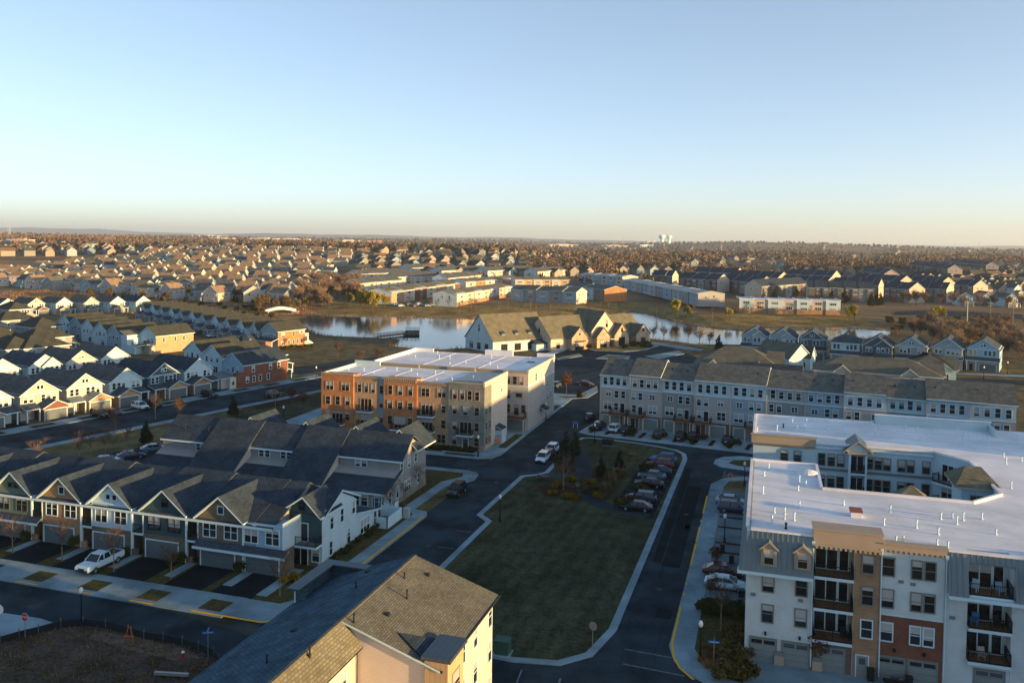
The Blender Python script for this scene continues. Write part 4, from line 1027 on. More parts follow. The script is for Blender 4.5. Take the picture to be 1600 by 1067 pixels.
for x in (14.0, 24.5, 33.6, 41.2):                               # front gables on the far side whose roofs rise over the ridge
    m.gable(x - 3.2, x + 3.2, 7.0, 10.1, 'y', 9.5, 17, 'shingle_dark', 'white_trim', .2)
    m.extr([(x - 2.8, 6.5), (x + 2.8, 6.5), (x, 9.7)], 'y', 12, 16.4, 'tan_batten')
m.build('front_gable', DT)
for x, w_ in ((7.0, .85), (8.0, .85), (19.0, .95), (20.1, .95), (23.0, .95), (24.1, .95), (36.2, .95), (37.3, .95)): win(DT, x, 5.3, 4.95, w_ - .15, 1.05)
for x0, x1, t in DV:
    x = x0 + 1.3
    while x < x1 - 1.0:
        win(DT, x, -.0, .75, 1.0, 1.6); x += 1.35 if random.random() < .7 else 2.2
door(DT, 41.9, 0, 0, m='door_teal')
for y, z, w_, h_, st in ((1.8, .9, .8, 1.7, 'dh'), (4.4, 1.0, .8, 1.7, 'dh'), (8.0, 1.0, 2.3, 1.7, 'triple'), (12.3, 1.2, .8, 1.4, 'dh'), (5.9, 4.4, .75, 1.5, 'dh'), (8.6, 4.6, .75, 1.5, 'dh'), (11.2, 4.8, .75, 1.5, 'dh')): win(DT, 43.31, y, z, w_, h_, 'E', st)
for k in range(14): pipe(DT, random.uniform(2, 41), random.uniform(6.4, 8.5), 6.35 + 1.3, .9, 'frame_dark', .06)
# white fences at the ends of the two terraces
def fence(name, label, pts, h_, m_='white_trim'):
    g = MB()
    for p, q in zip(pts, pts[1:]):
        p, q = Vector(p), Vector(q); L_ = (q - p).length; n_ = max(1, int(L_ / 2)); e = (q - p) / L_
        poly = band([p, q], -.03, .03); g.prism(poly, .08, h_, m_)
        for k in range(n_ + 1):
            c = p.lerp(q, k / n_); g.box(c.x - .07, c.x + .07, c.y - .07, c.y + .07, 0, h_ + .12, m_)
    return tag(g.build(name), label, 'fence')
fence('garden_fence', 'white boarded fence round the yard at the end of the gabled terrace', [gr(-51.4, 103.6), gr(-49.2, 103.6), gr(-49.2, 108.5), gr(-52.5, 108.5)], 1.7)
fence('garden_fence', 'white fence stub beside the end wall of the catslide terrace', [gr(-52.5, 109.6), gr(-51.0, 109.6), gr(-51.0, 111)], 1.7)

# unseen block added right of the frame for its long shadow over the street
NB = thing('apartment_building', 'unseen cream apartment block beyond the right edge, added for the shadow it casts', 'apartment building', gr(46, 58.5), R_(-17))
m = MB(); m.box(0, 40, 0, 22, 0, 14.8, 'white_brick', top='membrane'); m.box(-.1, 40.1, -.1, 22.1, 14.6, 14.79, 'fascia_tan'); m.build('wall', NB)
for x in range(3, 38, 4):
    for z in (1, 4, 7, 10): win(NB, x, -.01, z, 1.2, 1.6, style='pair', split=False); win(NB, x, 22.01, z, 1.2, 1.6, 'N', 'pair', split=False)
EB = thing('apartment_building', 'unseen five storey block beyond the rowhouses, added and sized for the shadow it casts', 'apartment building', (101, 92, 0), R_(-17))  # second unseen block, added to throw shade on the brick fronts
m = MB(); m.box(0, 18, 0, 44, 0, 18.6, 'tan_brick', top='membrane'); m.box(-.1, 18.1, -.1, 44.1, 18.3, 18.59, 'fascia_tan'); m.build('wall', EB)
for y in range(4, 43, 5):
    for z in (1, 4.2, 7.4, 10.6, 13.8): win(EB, -.01, y, z, 1.3, 1.7, 'W', 'pair', split=False)
# ================================================================== four storey brick block and its neighbour
BB = thing('brick_apartment_building', 'four storey orange and tan brick block with white flat roof at the street corner', 'apartment building', gr(-85.3, 148.5), R_(-17))
BS = [(0, 7.2, 'orange_brick', 12.9), (7.2, 12.4, 'yellow_brick', 12.5), (12.4, 13.8, 'grey_siding', 12.35), (13.8, 20.9, 'orange_brick', 12.8), (20.9, 27.5, 'yellow_brick', 12.4), (27.5, 34.8, 'grey_brick', 12.75)]
m = MB()
for k, (x0, x1, mt, z) in enumerate(BS):
    yo = (0, .25, .5, 0, .2, -.05)[k]
    m.box(x0, x1, yo, 3, 0, z, mt)
m.box(.02, 34.78, 3, 14.5, 0, 12.3, 'stucco_white'); m.box(30, 34.8, 2.9, 4.2, 0, 12.6, 'grey_brick'); m.box(27, 34.81, 4.2, 14.5, 0, 12.5, 'ivory_siding')
m.box(27.5, 34.9, -.12, 4.3, 0, 1.0, 'stone')
m.build('wall', BB)
m = MB(); m.sheet([(.2, .6), (34.6, .6), (34.6, 14.3), (.2, 14.3)], 12.42, 'membrane')
for x in (7.2, 13.8, 20.9, 27.5): m.box(x - .1, x + .1, .6, 14.3, 12.3, 12.47, 'membrane')
m.box(-.05, .3, 0, 14.5, 12.3, 13.1, 'stucco_white'); m.box(34.5, 34.86, -.1, 14.6, 12.3, 13.25, 'ivory_siding'); m.box(0, 34.8, 14.2, 14.55, 12.3, 12.75, 'stucco_white'); m.box(.0, 6, 14.2, 14.56, 12.76, 13.7, 'stucco_white')
for k, (x0, x1, mt, z) in enumerate(BS): m.box(x0 - .02, x1 + .02, (0, .25, .5, 0, .2, -.05)[k] - .12, .62, z, z + .22, 'fascia_tan')
m.build('roof', BB)
m = MB()
for k in range(16): m.box(13.95 + k * .44, 14.15 + k * .44, -.18, -.004, 12.2, 12.75, 'fascia_tan')
for k in range(15): m.box(21.1 + k * .44, 21.3 + k * .44, .02, .196, 11.9, 12.35, 'fascia_tan')
m.build('cornice', BB)
Z4 = (.9, 3.9, 6.9, 9.7)
for x, sty, y in ((1.9, 'pair', 0), (5.4, 'pair', 0)): win(BB, x, y - .01, 9.75, 1.6, 1.6, style=sty, fm='fascia_tan')
for x in (1.5, 3.7, 5.9):
    win(BB, x, -.01, 6.85, .95, 1.6, fm='fascia_tan')
for x in (1.5, 5.9): win(BB, x, -.01, 3.85, .95, 1.6, fm='fascia_tan')
for x in (8.4, 9.9, 11.4): win(BB, x, .24, 9.7, .75, 1.7, fm='fascia_tan')
for z in (9.6, 6.8, 3.8): win(BB, 13.1, .49, z, .7, 1.5, fm='fascia_tan')
for x in (15.2, 17.35, 19.5):
    win(BB, x, -.01, 9.7, .85, 1.7, fm='fascia_tan'); win(BB, x, -.01, 6.85, .95, 1.6, fm='fascia_tan')
for x in (15.2, 19.5): win(BB, x, -.01, 3.85, .95, 1.6, fm='fascia_tan')
for x in (22.6, 26.0): win(BB, x, .19, 9.75, 1.6, 1.6, style='pair', fm='fascia_tan')
for z in (6.8, 3.8): win(BB, 26.4, .19, z, .85, 1.5, fm='fascia_tan')
win(BB, 26, .19, .9, 1.6, 1.6, style='pair', fm='fascia_tan')
for x in (28.8, 30.3, 31.8, 33.3): win(BB, x, -.06, 9.7, .8, 1.7, fm='fascia_tan')
for x in (28.8, 31.0, 33.3): win(BB, x, -.06, 6.8, .85, 1.5, fm='fascia_tan')
for z in (3.8, 1.0):
    for x in (28.8, 33.3): win(BB, x, -.06 if z > 2 else -.13, z, .85, 1.5, fm='fascia_tan')
for x, z in ((3.7, 3.1), (9.9, 6.1), (9.9, 3.1), (17.35, 3.1), (23.0, 6.1), (23.0, 3.1), (31.1, 3.1)):
    y = {3.7: 0, 9.9: .25, 17.35: 0, 23.0: .2, 31.1: -.05}[x]
    balcony(BB, x, y - .005, z, 3.2, 1.3); win(BB, x, y - .01, z + .05, 2.3, 2.2, style='slider3', fm='fascia_tan', name='balcony_door')
door(BB, 31.1, -.13, .1, m='door_black'); door(BB, 23.0, .19, .1, m='door_black')
for y in (1.2, 3.2):
    for z in (1.2, 4.0, 6.9): win(BB, 34.82, y, z, .7, 1.4, 'E', fm='fascia_tan')
win(BB, 34.82, 10.5, 9.8, .7, 1.5, 'E')
m = MB(); m.slab([(34.8, 6.5, 3.6), (36.4, 6.5, 2.9), (36.4, 9.5, 2.9), (34.8, 9.5, 3.6)], .15, 'shingle_dark', 'white_trim'); m.box(34.8, 36.2, 6.7, 9.3, 0, 2.7, 'stucco_white'); m.build('porch', BB)
for k in range(11): pipe(BB, 2 + k * 3.1, random.uniform(3, 12), 12.42, random.choice((.4, .7)))
m = MB(); m.box(4.4, 6.2, 2.0, 2.4, 12.4, 12.9, 'red_brick'); m.build('roof_curb', BB)

B2 = thing('cream_apartment_building', 'cream four storey block with white flat roof behind the brick block', 'apartment building', gr(-83, 167.5), R_(-17))
m = MB(); W2 = [(0, 10.8), (10.8, 17.4), (17.4, 23.8), (23.8, 30.1), (30.1, 35.7)]
for k, (x0, x1) in enumerate(W2): m.box(x0, x1, (0, .3, 0, .3, -.05)[k], 22.5, 0, 12.3, 'stucco_tan' if k < 4 else 'ivory_siding')
m.box(35.69, 35.74, 0, 22.4, 0, 9.4, 'beige_siding'); m.box(35.7, 35.78, -.02, 22.4, 9.4, 9.7, 'white_trim')
m.box(30.1, 35.7, -.12, -.055, 9.3, 9.55, 'white_trim')
m.build('wall', B2)
m = MB(); m.sheet([(.2, .6), (35.5, .6), (35.5, 22.3), (.2, 22.3)], 12.45, 'membrane')
for x in (10.8, 17.4, 23.8, 30.1): m.box(x - .1, x + .1, .5, 22.3, 12.3, 12.5, 'membrane')
m.box(-.05, .3, 0, 22.5, 12.3, 13.2, 'membrane'); m.box(0, 5, 22.2, 22.6, 12.3, 13.3, 'membrane'); m.box(18.5, 25.5, 22.1, 22.6, 12.3, 13.8, 'membrane'); m.box(31.5, 35.7, 22.1, 22.6, 12.3, 13.6, 'membrane'); m.box(35.4, 35.8, -.05, 22.6, 12.3, 13.0, 'ivory_siding'); m.box(0, 35.7, 22.25, 22.55, 12.3, 12.6, 'membrane')
for k, (x0, x1) in enumerate(W2): m.box(x0, x1, (0, .3, 0, .3, -.05)[k] - .14, .6, 12.25, 12.7, 'fascia_tan')
m.box(31.4, 33, 14, 15, 12.4, 12.65, 'frame_taupe'); m.build('roof', B2)
for k, (x0, x1) in enumerate(W2):
    n_ = 3 if k else 6
    for j in range(n_):
        x = x0 + (x1 - x0 - 1.2) * (j + .6) / n_ + .3
        win(B2, x, (0, .3, 0, .3, -.05)[k] - .01, 9.85, .85, 1.6, fm='fascia_tan')
    if k in (1, 2, 3): m = MB(); m.box(x1 - 1.25, x1 - .05, (0, .3, 0, .3, -.05)[k] - .05, .5, 3, 12.2, 'grey_siding'); m.build('bay_panel', B2); win(B2, x1 - .65, (0, .3, 0, .3)[k] - .06, 9.85, .75, 1.6, fm='fascia_tan')
win(B2, 31.3, -.06, 6.9, .85, 1.6, fm='fascia_tan'); win(B2, 33.7, -.06, 7.2, 1.3, .9, style='fix', fm='fascia_tan')
win(B2, 31.3, -.06, 3.9, .85, 1.6, fm='fascia_tan'); win(B2, 33.2, -.06, 3.4, .95, 2.1, fm='fascia_tan', name='balcony_door'); win(B2, 34.7, -.06, 3.9, .85, 1.6, fm='fascia_tan')
balcony(B2, 33.0, -.06, 3.1, 4.8, 1.9, floor='wood', fascia='wood')
m = MB()
for x in (30.9, 35.2): m.box(x - .16, x + .16, -1.85, -1.5, 0, 2.8, 'cream_siding')
m.build('balcony_post', B2)
garage(B2, 33, -.055, 4.4, 2.3, m='door_taupe')
win(B2, 35.75, 6, 9.9, .8, 1.5, 'E'); win(B2, 35.75, 16, 7, .8, 1.5, 'E'); win(B2, 35.75, 16, 4, .8, 1.5, 'E'); win(B2, 35.75, 19, 4, .8, 1.5, 'E')
m = MB(); m.slab([(35.74, 9, 3.6), (37.4, 9, 2.8), (37.4, 12.5, 2.8), (35.74, 12.5, 3.6)], .15, 'shingle_dark', 'white_trim'); m.build('porch', B2)
for k in range(12): pipe(B2, 1.5 + k * 2.9, random.uniform(2, 20), 12.45, random.choice((.5, .8)))

# ================================================================== long row of four storey rowhouses (right, facing the park)
FA = 24.0
FT = thing('rowhouse_terrace', 'long four storey rowhouse terrace with brown shingle roofs facing the park and its drives', 'rowhouses', gr(-55.9, 174, FA), R_(-FA))
FB = [0, 6.7, 13.6, 20.7, 28, 35.2, 42.5, 49.7, 57.2, 64.1, 71.2, 78.7]
low = ['beige_siding', 'beige_siding', 'taupe_siding', 'beige_siding', 'grey_siding', 'taupe_siding', 'grey_siding', 'beige_siding', 'taupe_siding', 'grey_siding', 'beige_siding']
top = ['white_siding', 'beige_siding', 'white_siding', 'white_siding', 'white_siding', 'beige_siding', 'lightblue_siding', 'white_siding', 'white_siding', 'white_siding', 'white_siding']
m = MB(); mr = MB()
offs = [0, .55, 0, .5, .5, 0, 0, .6, 0, .5, .5]
for k in range(11):
    x0, x1 = FB[k], FB[k + 1]; y = offs[k] * -.6
    m.box(x0, x1, y, 11, 0, 2.9, 'brown_brick' if k % 3 else 'red_brick'); m.box(x0, x1, y + .02, 11, 2.9, 8.5, low[k]); m.box(x0, x1, y + .02, 11, 8.5, 11.2, top[k])
    m.box(x0, x1, y - .06, y + .02, 8.35, 8.6, 'white_trim'); m.box(x0, x0 + .22, y - .12, y + .02, 0.2, 11.2, 'cream_siding')
    m.extr([(.3, 11.2), (11, 11.2), (5.6, 14.0)], 'x', x0 + .01, x1 - .01, low[k])
    dz = offs[k] * .85
    mr.gable(y - .45, 11.4, 11.15 + dz, 14.1 + dz, 'x', x0 - .05, x1 + (.05 if k < 10 else .3), 'shingle_weathered', 'white_trim', .22, hc=5.6)
m.build('wall', FT); mr.build('roof', FT)
m = MB()
for k in range(11):
    y = offs[k] * -.6
    m.box(FB[k], FB[k + 1], y - .6, y - .44, 11.0 + offs[k] * .85, 11.14 + offs[k] * .85, 'white_trim')
m.build('gutter', FT)
for k in range(11):
    x0, x1 = FB[k], FB[k + 1]; y = offs[k] * -.6 - .01; fl = k % 2
    for j in range(4): win(FT, x0 + 1.2 + j * (x1 - x0 - 2.4) / 3, y, 9.05, .85, 1.65, split=False)
    a, b = (x0 + 1.6, x1 - 1.9) if fl else (x1 - 1.6, x0 + 1.9)
    for dx in (-.75, .75): win(FT, (a + (0.1 if fl else -.6)) + dx, y, 6.3, .85, 1.5, split=False)
    win(FT, b, y, 6.6, 1.1, .95, style='grid', split=False)
    win(FT, b + (.2 if fl else -.1), y, 3.6, 1.7, 1.6, style='pair', split=False)
    dd = a + (.3 if fl else -.6)
    balcony(FT, dd, y, 3.0, 3.6, 1.9, floor='wood', fascia='wood'); win(FT, dd - .8, y, 3.6, .85, 1.5, split=False); win(FT, dd + .6, y, 3.05, .95, 2.1, style='fix', split=False, name='balcony_door')
    m = MB()
    for xx in (dd - 1.65, dd + 1.65): m.box(xx - .14, xx + .14, y - 1.85, y - 1.57, 0, 2.72, 'cream_siding')
    m.build('balcony_post', FT)
    garage(FT, (x0 + x1) / 2 + (.8 if fl else -.8), y, 3.9, 2.3, m='door_taupe', trim='white_trim'); door(FT, x1 - .9 if not fl else x0 + .9, y, .1, m='door_black', w=.9)
    for j in range(2): pipe(FT, x0 + 1.6 + j * 3.4, 3.2 + random.uniform(-.4, .4), 12.95 + offs[k] * .5, .28, 'frame_dark', .13)
win(FT, 78.71, 4, 9, .9, 1.6, 'E', split=False)

# ================================================================== clubhouse with steep gables by the lake
CA = -36.0
CL = thing('clubhouse', 'stone and white clubhouse with steep gabled roofs standing by the lake', 'clubhouse', at(770, 552), R_(36))
def mass(P, nm, x0, x1, y0, y1, ze, zr, axis, mw, rf='shingle_tan', ov=.5, mends=None):
    a = MB()
    if axis == 'x': a.extr([(y0, 0), (y1, 0), (y1, ze), ((y0 + y1) / 2, zr - .15), (y0, ze)], 'x', x0, x1, mw)
    else: a.extr([(x0, 0), (x1, 0), (x1, ze), ((x0 + x1) / 2, zr - .15), (x0, ze)], 'y', y0, y1, mw)
    a.build('wing', P)
    b = MB()
    if axis == 'x': b.gable(y0 - ov, y1 + ov, ze - .25, zr, 'x', x0 - .3, x1 + .3, rf, 'frame_taupe', .22)
    else: b.gable(x0 - ov, x1 + ov, ze - .25, zr, 'y', y0 - .35, y1 + .3, rf, 'frame_taupe', .22)
    b.build('roof', P)
# local x runs along the front to the right-back, local -y is the lit front
mass(CL, 'hall', 0, 26, 0, 18, 4.4, 13.2, 'x', 'stucco_white')
mass(CL, 'hall', 22, 50, -5.5, 9.5, 4.6, 12.0, 'x', 'stucco_warm')
mass(CL, 'front', 29.5, 37.2, -8.5, 1, 4.6, 8.6, 'y', 'stone')
mass(CL, 'tower', 41, 54, -6.5, 9, 6.5, 13.8, 'y', 'stucco_warm')
mass(CL, 'front', 41.5, 48, -9.0, -3, 4.4, 8.0, 'y', 'stone')
mass(CL, 'front', 50, 57.5, -9.5, 0, 4.6, 9.0, 'y', 'stone')
mass(CL, 'hall', 50, 70, -4, 9.5, 4.2, 11.3, 'x', 'stone')
mass(CL, 'front', 63, 70.5, -8, 1, 4.2, 8.0, 'y', 'stone')
def shed(x, y, z, w=1.5):
    a = MB(); a.box(x - w / 2, x + w / 2, y, y + 3.0, z - .6, z + .75, 'frame_taupe'); a.slab([(x - w / 2 - .2, y - .3, z + .85), (x + w / 2 + .2, y - .3, z + .85), (x + w / 2 + .2, y + 4.2, z + 2.9), (x - w / 2 - .2, y + 4.2, z + 2.9)], .15, 'metal_roof', 'frame_taupe')
    a.build('dormer', CL)
for x in (5.5, 11.5, 17.5): shed(x, 1.3, 5.7)
shed(23.5, 0.2, 5.8); shed(39.3, -3.6, 6.0); shed(60.5, -2.6, 5.6)
for y in (4, 9, 14): win(CL, -.01, y, .6, 2.0, 2.2, 'W', 'triple', 'frame_dark', split=False)
win(CL, -.01, 9, 7.3, .8, 2.2, 'W', 'fix', 'frame_dark', split=False); win(CL, 21.99, 1.5, 6.0, .7, 1.8, 'W', 'fix', 'frame_dark', split=False)
for x in (5, 11, 17): win(CL, x, -.01, .5, 2.6, 2.4, 'S', 'triple', 'frame_dark', split=False)
win(CL, 33.3, -8.51, .2, 4.0, 2.6, 'S', 'triple', 'frame_dark', split=False, name='glazed_door'); win(CL, 33.3, -8.51, 5.6, .6, 1.2, 'S', 'fix', 'frame_dark', split=False)
win(CL, 25.5, -5.51, .8, 1.5, 2.0, 'S', 'pair', 'frame_dark', split=False); win(CL, 39.2, -5.51, .8, 1.5, 2.0, 'S', 'pair', 'frame_dark', split=False)
win(CL, 44.7, -9.01, .2, 3.0, 2.9, 'S', 'triple', 'frame_dark', split=False, name='glazed_door'); win(CL, 48.6, -6.51, 7.6, .9, 2.6, 'S', 'pair', 'frame_dark', split=False)
win(CL, 53.8, -9.51, .6, 3.0, 3.0, 'S', 'triple', 'frame_dark', split=False); win(CL, 53.8, -9.51, 5.8, .7, 1.4, 'S', 'fix', 'frame_dark', split=False)
win(CL, 66.8, -8.01, .4, 2.2, 2.6, 'S', 'pair', 'frame_dark', split=False); win(CL, 66.8, -8.01, 5.2, .7, 1.2, 'S', 'fix', 'frame_dark', split=False); win(CL, 60.2, -4.01, .8, 2.4, 2.0, 'S', 'pair', 'frame_dark', split=False)
for y in (-2, 2, 6): win(CL, 21.99, y - 1, .8, 1.0, 2.0, 'W', 'dh', 'frame_dark', split=False)
m = MB(); m.slab([(47.8, -9.6, 3.3), (50.2, -9.6, 3.3), (50.2, -6.4, 4.1), (47.8, -6.4, 4.1)], .2, 'shingle_tan', 'white_trim'); m.box(31, 35.6, -9.6, -8.5, 3.1, 3.4, 'frame_dark'); m.build('canopy', CL)
m = MB(); m.slab([(17, -3.2, 2.6), (22.5, -3.2, 2.6), (22.5, 0, 4.0), (17, 0, 4.0)], .2, 'shingle_dark', 'frame_dark'); m.box(17.3, 22.3, -3, 0, 0, 2.5, 'white_siding'); m.build('side_porch', CL)
m = MB(); m.slab([(70.4, -3.5, 4.2), (74, -3.5, 3.4), (74, 6, 3.4), (70.4, 6, 4.2)], .2, 'shingle_tan', 'frame_dark')
for y in (-3.2, 1, 5.6): m.box(73.6, 73.9, y, y + .3, 0, 3.2, 'frame_dark')
m.build('side_canopy', CL)

# ================================================================== houses
HMESH = {}
def house_type(key, w=8.4, d=15.5, ze=5.7, zr=8.6, wall='white_siding', gar='yellow_brick', rf='shingle_dark', trim='white_trim', split=None, shape='gable', lower='grey_siding', mirror=False, porch='shingle_charcoal', det=2, flush=False, zf=3.75):
    """two storey house, front at local y=0 facing -y, garage and porch roof in front of it"""
    parts = []; sx = -1 if mirror else 1
    def X(x): return x * sx
    def bx(m, x0, x1, *r): m.box(min(X(x0), X(x1)), max(X(x0), X(x1)), *r)
    h = w / 2
    m = MB()
    if shape == 'hip': m.box(-h, h, 0, d, 0, ze, wall)
    else: m.extr([(-h, 0), (h, 0), (h, ze), (0, zr - .12), (-h, ze)], 'y', 0, d, wall)
    if split:      # shingled gable over boards, with a belt between
        m.extr([(-h + .02, ze - .05), (h - .02, ze - .05), (0, zr - .16)], 'y', -.05, .0, split); m.box(-h, h, -.12, 0, ze - .2, ze - .02, trim)
    parts.append(('wall', m.mesh('wall'), []))
    m = MB()
    if shape == 'hip': m.hip(-h - .45, h + .45, -.45, d + .45, ze, zr, -.4, .4, d * .5, rf, trim) if False else hipy(m, -h - .45, h + .45, -.45, d + .45, ze, zr, h, rf, trim)
    else: m.gable(-h - .4, h + .4, ze - .28, zr, 'y', -.4, d + .4, rf, trim, .2)
    parts.append(('roof', m.mesh('roof'), []))
    # cross-gabled bay at one side of the front
    if shape == 'cross':
        m = MB(); c = X(h * .38); hw = h * .62
        m.extr([(c - hw + .2, ze - .1), (c + hw - .2, ze - .1), (c, ze + 1.9)], 'y', -.65, -.05, split or wall); m.box(c - hw + .2, c + hw - .2, -.6, 0, 2.9 if not flush else 4.0, ze, wall)
        m.gable(c - hw - .15, c + hw + .15, ze - .25, ze + 2.05, 'y', -1.0, 4.5, rf, trim, .18)
        parts.append(('cross_gable', m.mesh('cross_gable'), []))
    if flush:                                                    # garage under the house, a pent roof between the storeys
        m = MB(); m.box(-h - .05, h + .05, -.5, 0, 0, 3.5, gar); parts.append(('garage', m.mesh('garage'), []))
        m = MB(); m.slab([(-h - .3, -1.4, 3.45), (h + .3, -1.4, 3.45), (h + .3, 0, 4.5), (-h - .3, 0, 4.5)], .25, porch, trim)
        for px_ in (-h + .0, -h + 2.6): bx(m, px_, px_ + .25, -1.3, -1.05, 0, 3.2, trim)
        parts.append(('porch', m.mesh('porch'), []))
        g = MB(); gc = X(1.4); g.box(gc - 2.35, gc + 2.35, -.54, -.5, 0, 2.4, 'door_grey'); g.box(gc - 2.5, gc - 2.35, -.58, -.5, 0, 2.55, trim); g.box(gc + 2.35, gc + 2.5, -.58, -.5, 0, 2.55, trim); g.box(gc - 2.35, gc + 2.35, -.58, -.5, 2.4, 2.55, trim); parts.append(('garage_door', g.mesh('garage_door'), []))
        g = MB(); dc = X(-h + 1.3); g.box(dc - .5, dc + .5, -.54, -.5, 0, 2.2, 'door_black'); parts.append(('door', g.mesh('door'), []))
    # garage and porch
    m = MB(); bx(m, -h + 3.0, h, -3.6, 0, 0, 2.7, gar); m.extr([(X(-h + 3.0), 2.7), (X(h), 2.7), (X(1.5), 4.1)], 'y', -3.55, 0, gar)
    m.gable(min(X(-h + 2.7), X(h + .4)), max(X(-h + 2.7), X(h + .4)), 2.75, 4.3, 'y', -4.0, 0, porch, trim, .2)
    if not flush: parts.append(('garage', m.mesh('garage'), []))
    m = MB(); x0, x1 = sorted((X(-h - .3), X(-h + 3.1)))
    m.slab([(x0, -2.9, 2.75), (x1, -2.9, 2.75), (x1, 0, 3.6), (x0, 0, 3.6)], .2, porch, trim)
    for px_ in (-h + .0, -h + 2.6): bx(m, px_, px_ + .25, -2.75, -2.5, 0, 2.6, trim)
    if not flush: parts.append(('porch', m.mesh('porch'), []))
    g = MB(); gc = X(1.5)
    g.box(gc - 2.35, gc + 2.35, -3.64, -3.6, 0, 2.25, 'door_grey'); g.box(gc - 2.5, gc - 2.35, -3.68, -3.6, 0, 2.4, trim); g.box(gc + 2.35, gc + 2.5, -3.68, -3.6, 0, 2.4, trim); g.box(gc - 2.35, gc + 2.35, -3.68, -3.6, 2.25, 2.4, trim)
    for k in range(1, 4): g.box(gc - 2.35, gc + 2.35, -3.65, -3.64, k * .56 - .02, k * .56 + .02, 'frame_taupe')
    if not flush: parts.append(('garage_door', g.mesh('garage_door'), []))
    W = []
    def wm(x, y, z, ww, hh, f, st='dh'): W.append((win_mesh(ww, hh, st, trim if trim == 'white_trim' else 'white_trim', 'pane', False)[0], (x, y, z), FACE[f]))
    yb = -.61 if shape == 'cross' else -.01
    if shape == 'cross':
        for k in (-1, 0, 1): wm(X(h * .38) + k * 1.35, yb, zf, .8, 1.45, 'S')
        for k in (0, 1): wm(X(-h + 1.2) + k * X(1.15), -.01, zf, .75, 1.45, 'S')
    else:
        for x in (-h + 1.1, -h + 2.3): wm(X(x), yb, zf, .8, 1.45, 'S')
        for x in (.7, 1.9, 3.1): wm(X(x), yb, zf, .8, 1.45, 'S')
    if split and shape == 'gable': wm(-.4, -.06, ze + .75, .55, .75, 'S', 'fix'); wm(.4, -.06, ze + .75, .55, .75, 'S', 'fix')
    if det > 1:
        for y in (3, 6.5, 11): wm(h + .01, y, 3.6, .8, 1.4, 'E'); wm(-h - .01, y, 3.6, .8, 1.4, 'W')
        for y in (8, 12): wm(h + .01, y, .9, .8, 1.5, 'E')
    for x in (-2.3, .2, 2.4): wm(x, d + .01, 3.6, .9, 1.4, 'N'); 
    wm(-1.5, d + .01, .3, 1.8, 2.0, 'N', 'slider')
    HMESH[key] = (parts, W)
def hipy(m, x0, x1, y0, y1, ze, zr, h, rf, trim):
    xm = (x0 + x1) / 2; a, b = y0 + h, y1 - h
    m.face([(x0, y0, ze), (x1, y0, ze), (xm, a, zr)], rf); m.face([(x1, y1, ze), (x0, y1, ze), (xm, b, zr)], rf)
    m.face([(x1, y0, ze), (x1, y1, ze), (xm, b, zr), (xm, a, zr)], rf); m.face([(x0, y1, ze), (x0, y0, ze), (xm, a, zr), (xm, b, zr)], rf)
    m.box(x0, x1, y0, y1, ze - .25, ze - .002, trim)
def house(key, loc, rz, label, group=None, name='house', windows=True):
    t = thing(name, label, 'house', loc, rz, group)
    parts, W = HMESH[key]
    for n_, me, _ in parts: link(n_, me, t)
    if windows:
        for me, l, r in W: link('window', me, t, l, r)
    return t
house_type('tan', wall='beige_siding', gar='red_brick', split='cream_siding', shape='gable', rf='shingle_grey')
house_type('ivory', wall='ivory_siding', gar='yellow_brick', split='ivory_siding', shape='gable', rf='shingle_grey', porch='metal_panel')
house_type('white', wall='white_siding', gar='yellow_brick', shape='gable', rf='shingle_grey', mirror=True)
house_type('slate', wall='slate_siding', gar='yellow_brick', split='slate_siding', shape='gable', rf='shingle_dark')
house_type('bluewhite2', wall='white_siding', gar='tan_brick', shape='gable', rf='shingle_umber', mirror=True)
house_type('bluewhite', wall='white_siding', gar='tan_brick', shape='gable', rf='shingle_dark', mirror=True)
house_type('cross_white', wall='white_siding', gar='beige_siding', shape='cross', rf='shingle_charcoal')
house_type('cross_grey', wall='grey_siding', gar='taupe_siding', shape='cross', rf='shingle_umber', split='white_batten')
house_type('cross_tan', wall='beige_siding', gar='brown_brick', shape='cross', rf='shingle_brown', mirror=True)
house_type('hip_brown', wall='taupe_siding', gar='taupe_siding', shape='hip', rf='shingle_umber', zr=9.0, w=10.5, d=14)
house_type('hip_blue', wall='lightblue_siding', gar='grey_siding', shape='hip', rf='shingle_dark', zr=8.6)
LA = -58.0
r1 = R_(58)
Z1 = gr(0, 0)
row1 = [('white', 'white house with a lit gable at the left edge, first of the street row'), ('tan', 'beige house with red brick garage and porch, near the left edge of the street'), ('ivory', 'ivory house with brick garage and wide grey porch roof on the street'), ('white', 'white house with yellow brick garage and white car on its drive'), ('slate', 'dark slate house with white trim between two white houses on the street'), ('bluewhite', 'white house with small porch at the right end of the street row')]
for k, (key, lab) in enumerate(row1):
    house(key, gr(88.6 + 10.2 * k, 183.0, LA), r1, lab, 'houses along the left street')
row2 = [('cross_white', 'white house with four windows and half shaded front in the second row'), ('tan', 'beige house behind the street row with a triangle of shade on its gable'), ('white', 'white house with tall lit gable behind the slate house')]
for k, (key, lab) in enumerate(row2): house(key, gr(120.3 + 10.0 * k, 220.5, LA), r1, lab, 'houses of the second row')
house('white', gr(109.8, 221, LA), r1, 'white house cut by the left edge in the second row', 'houses of the second row')
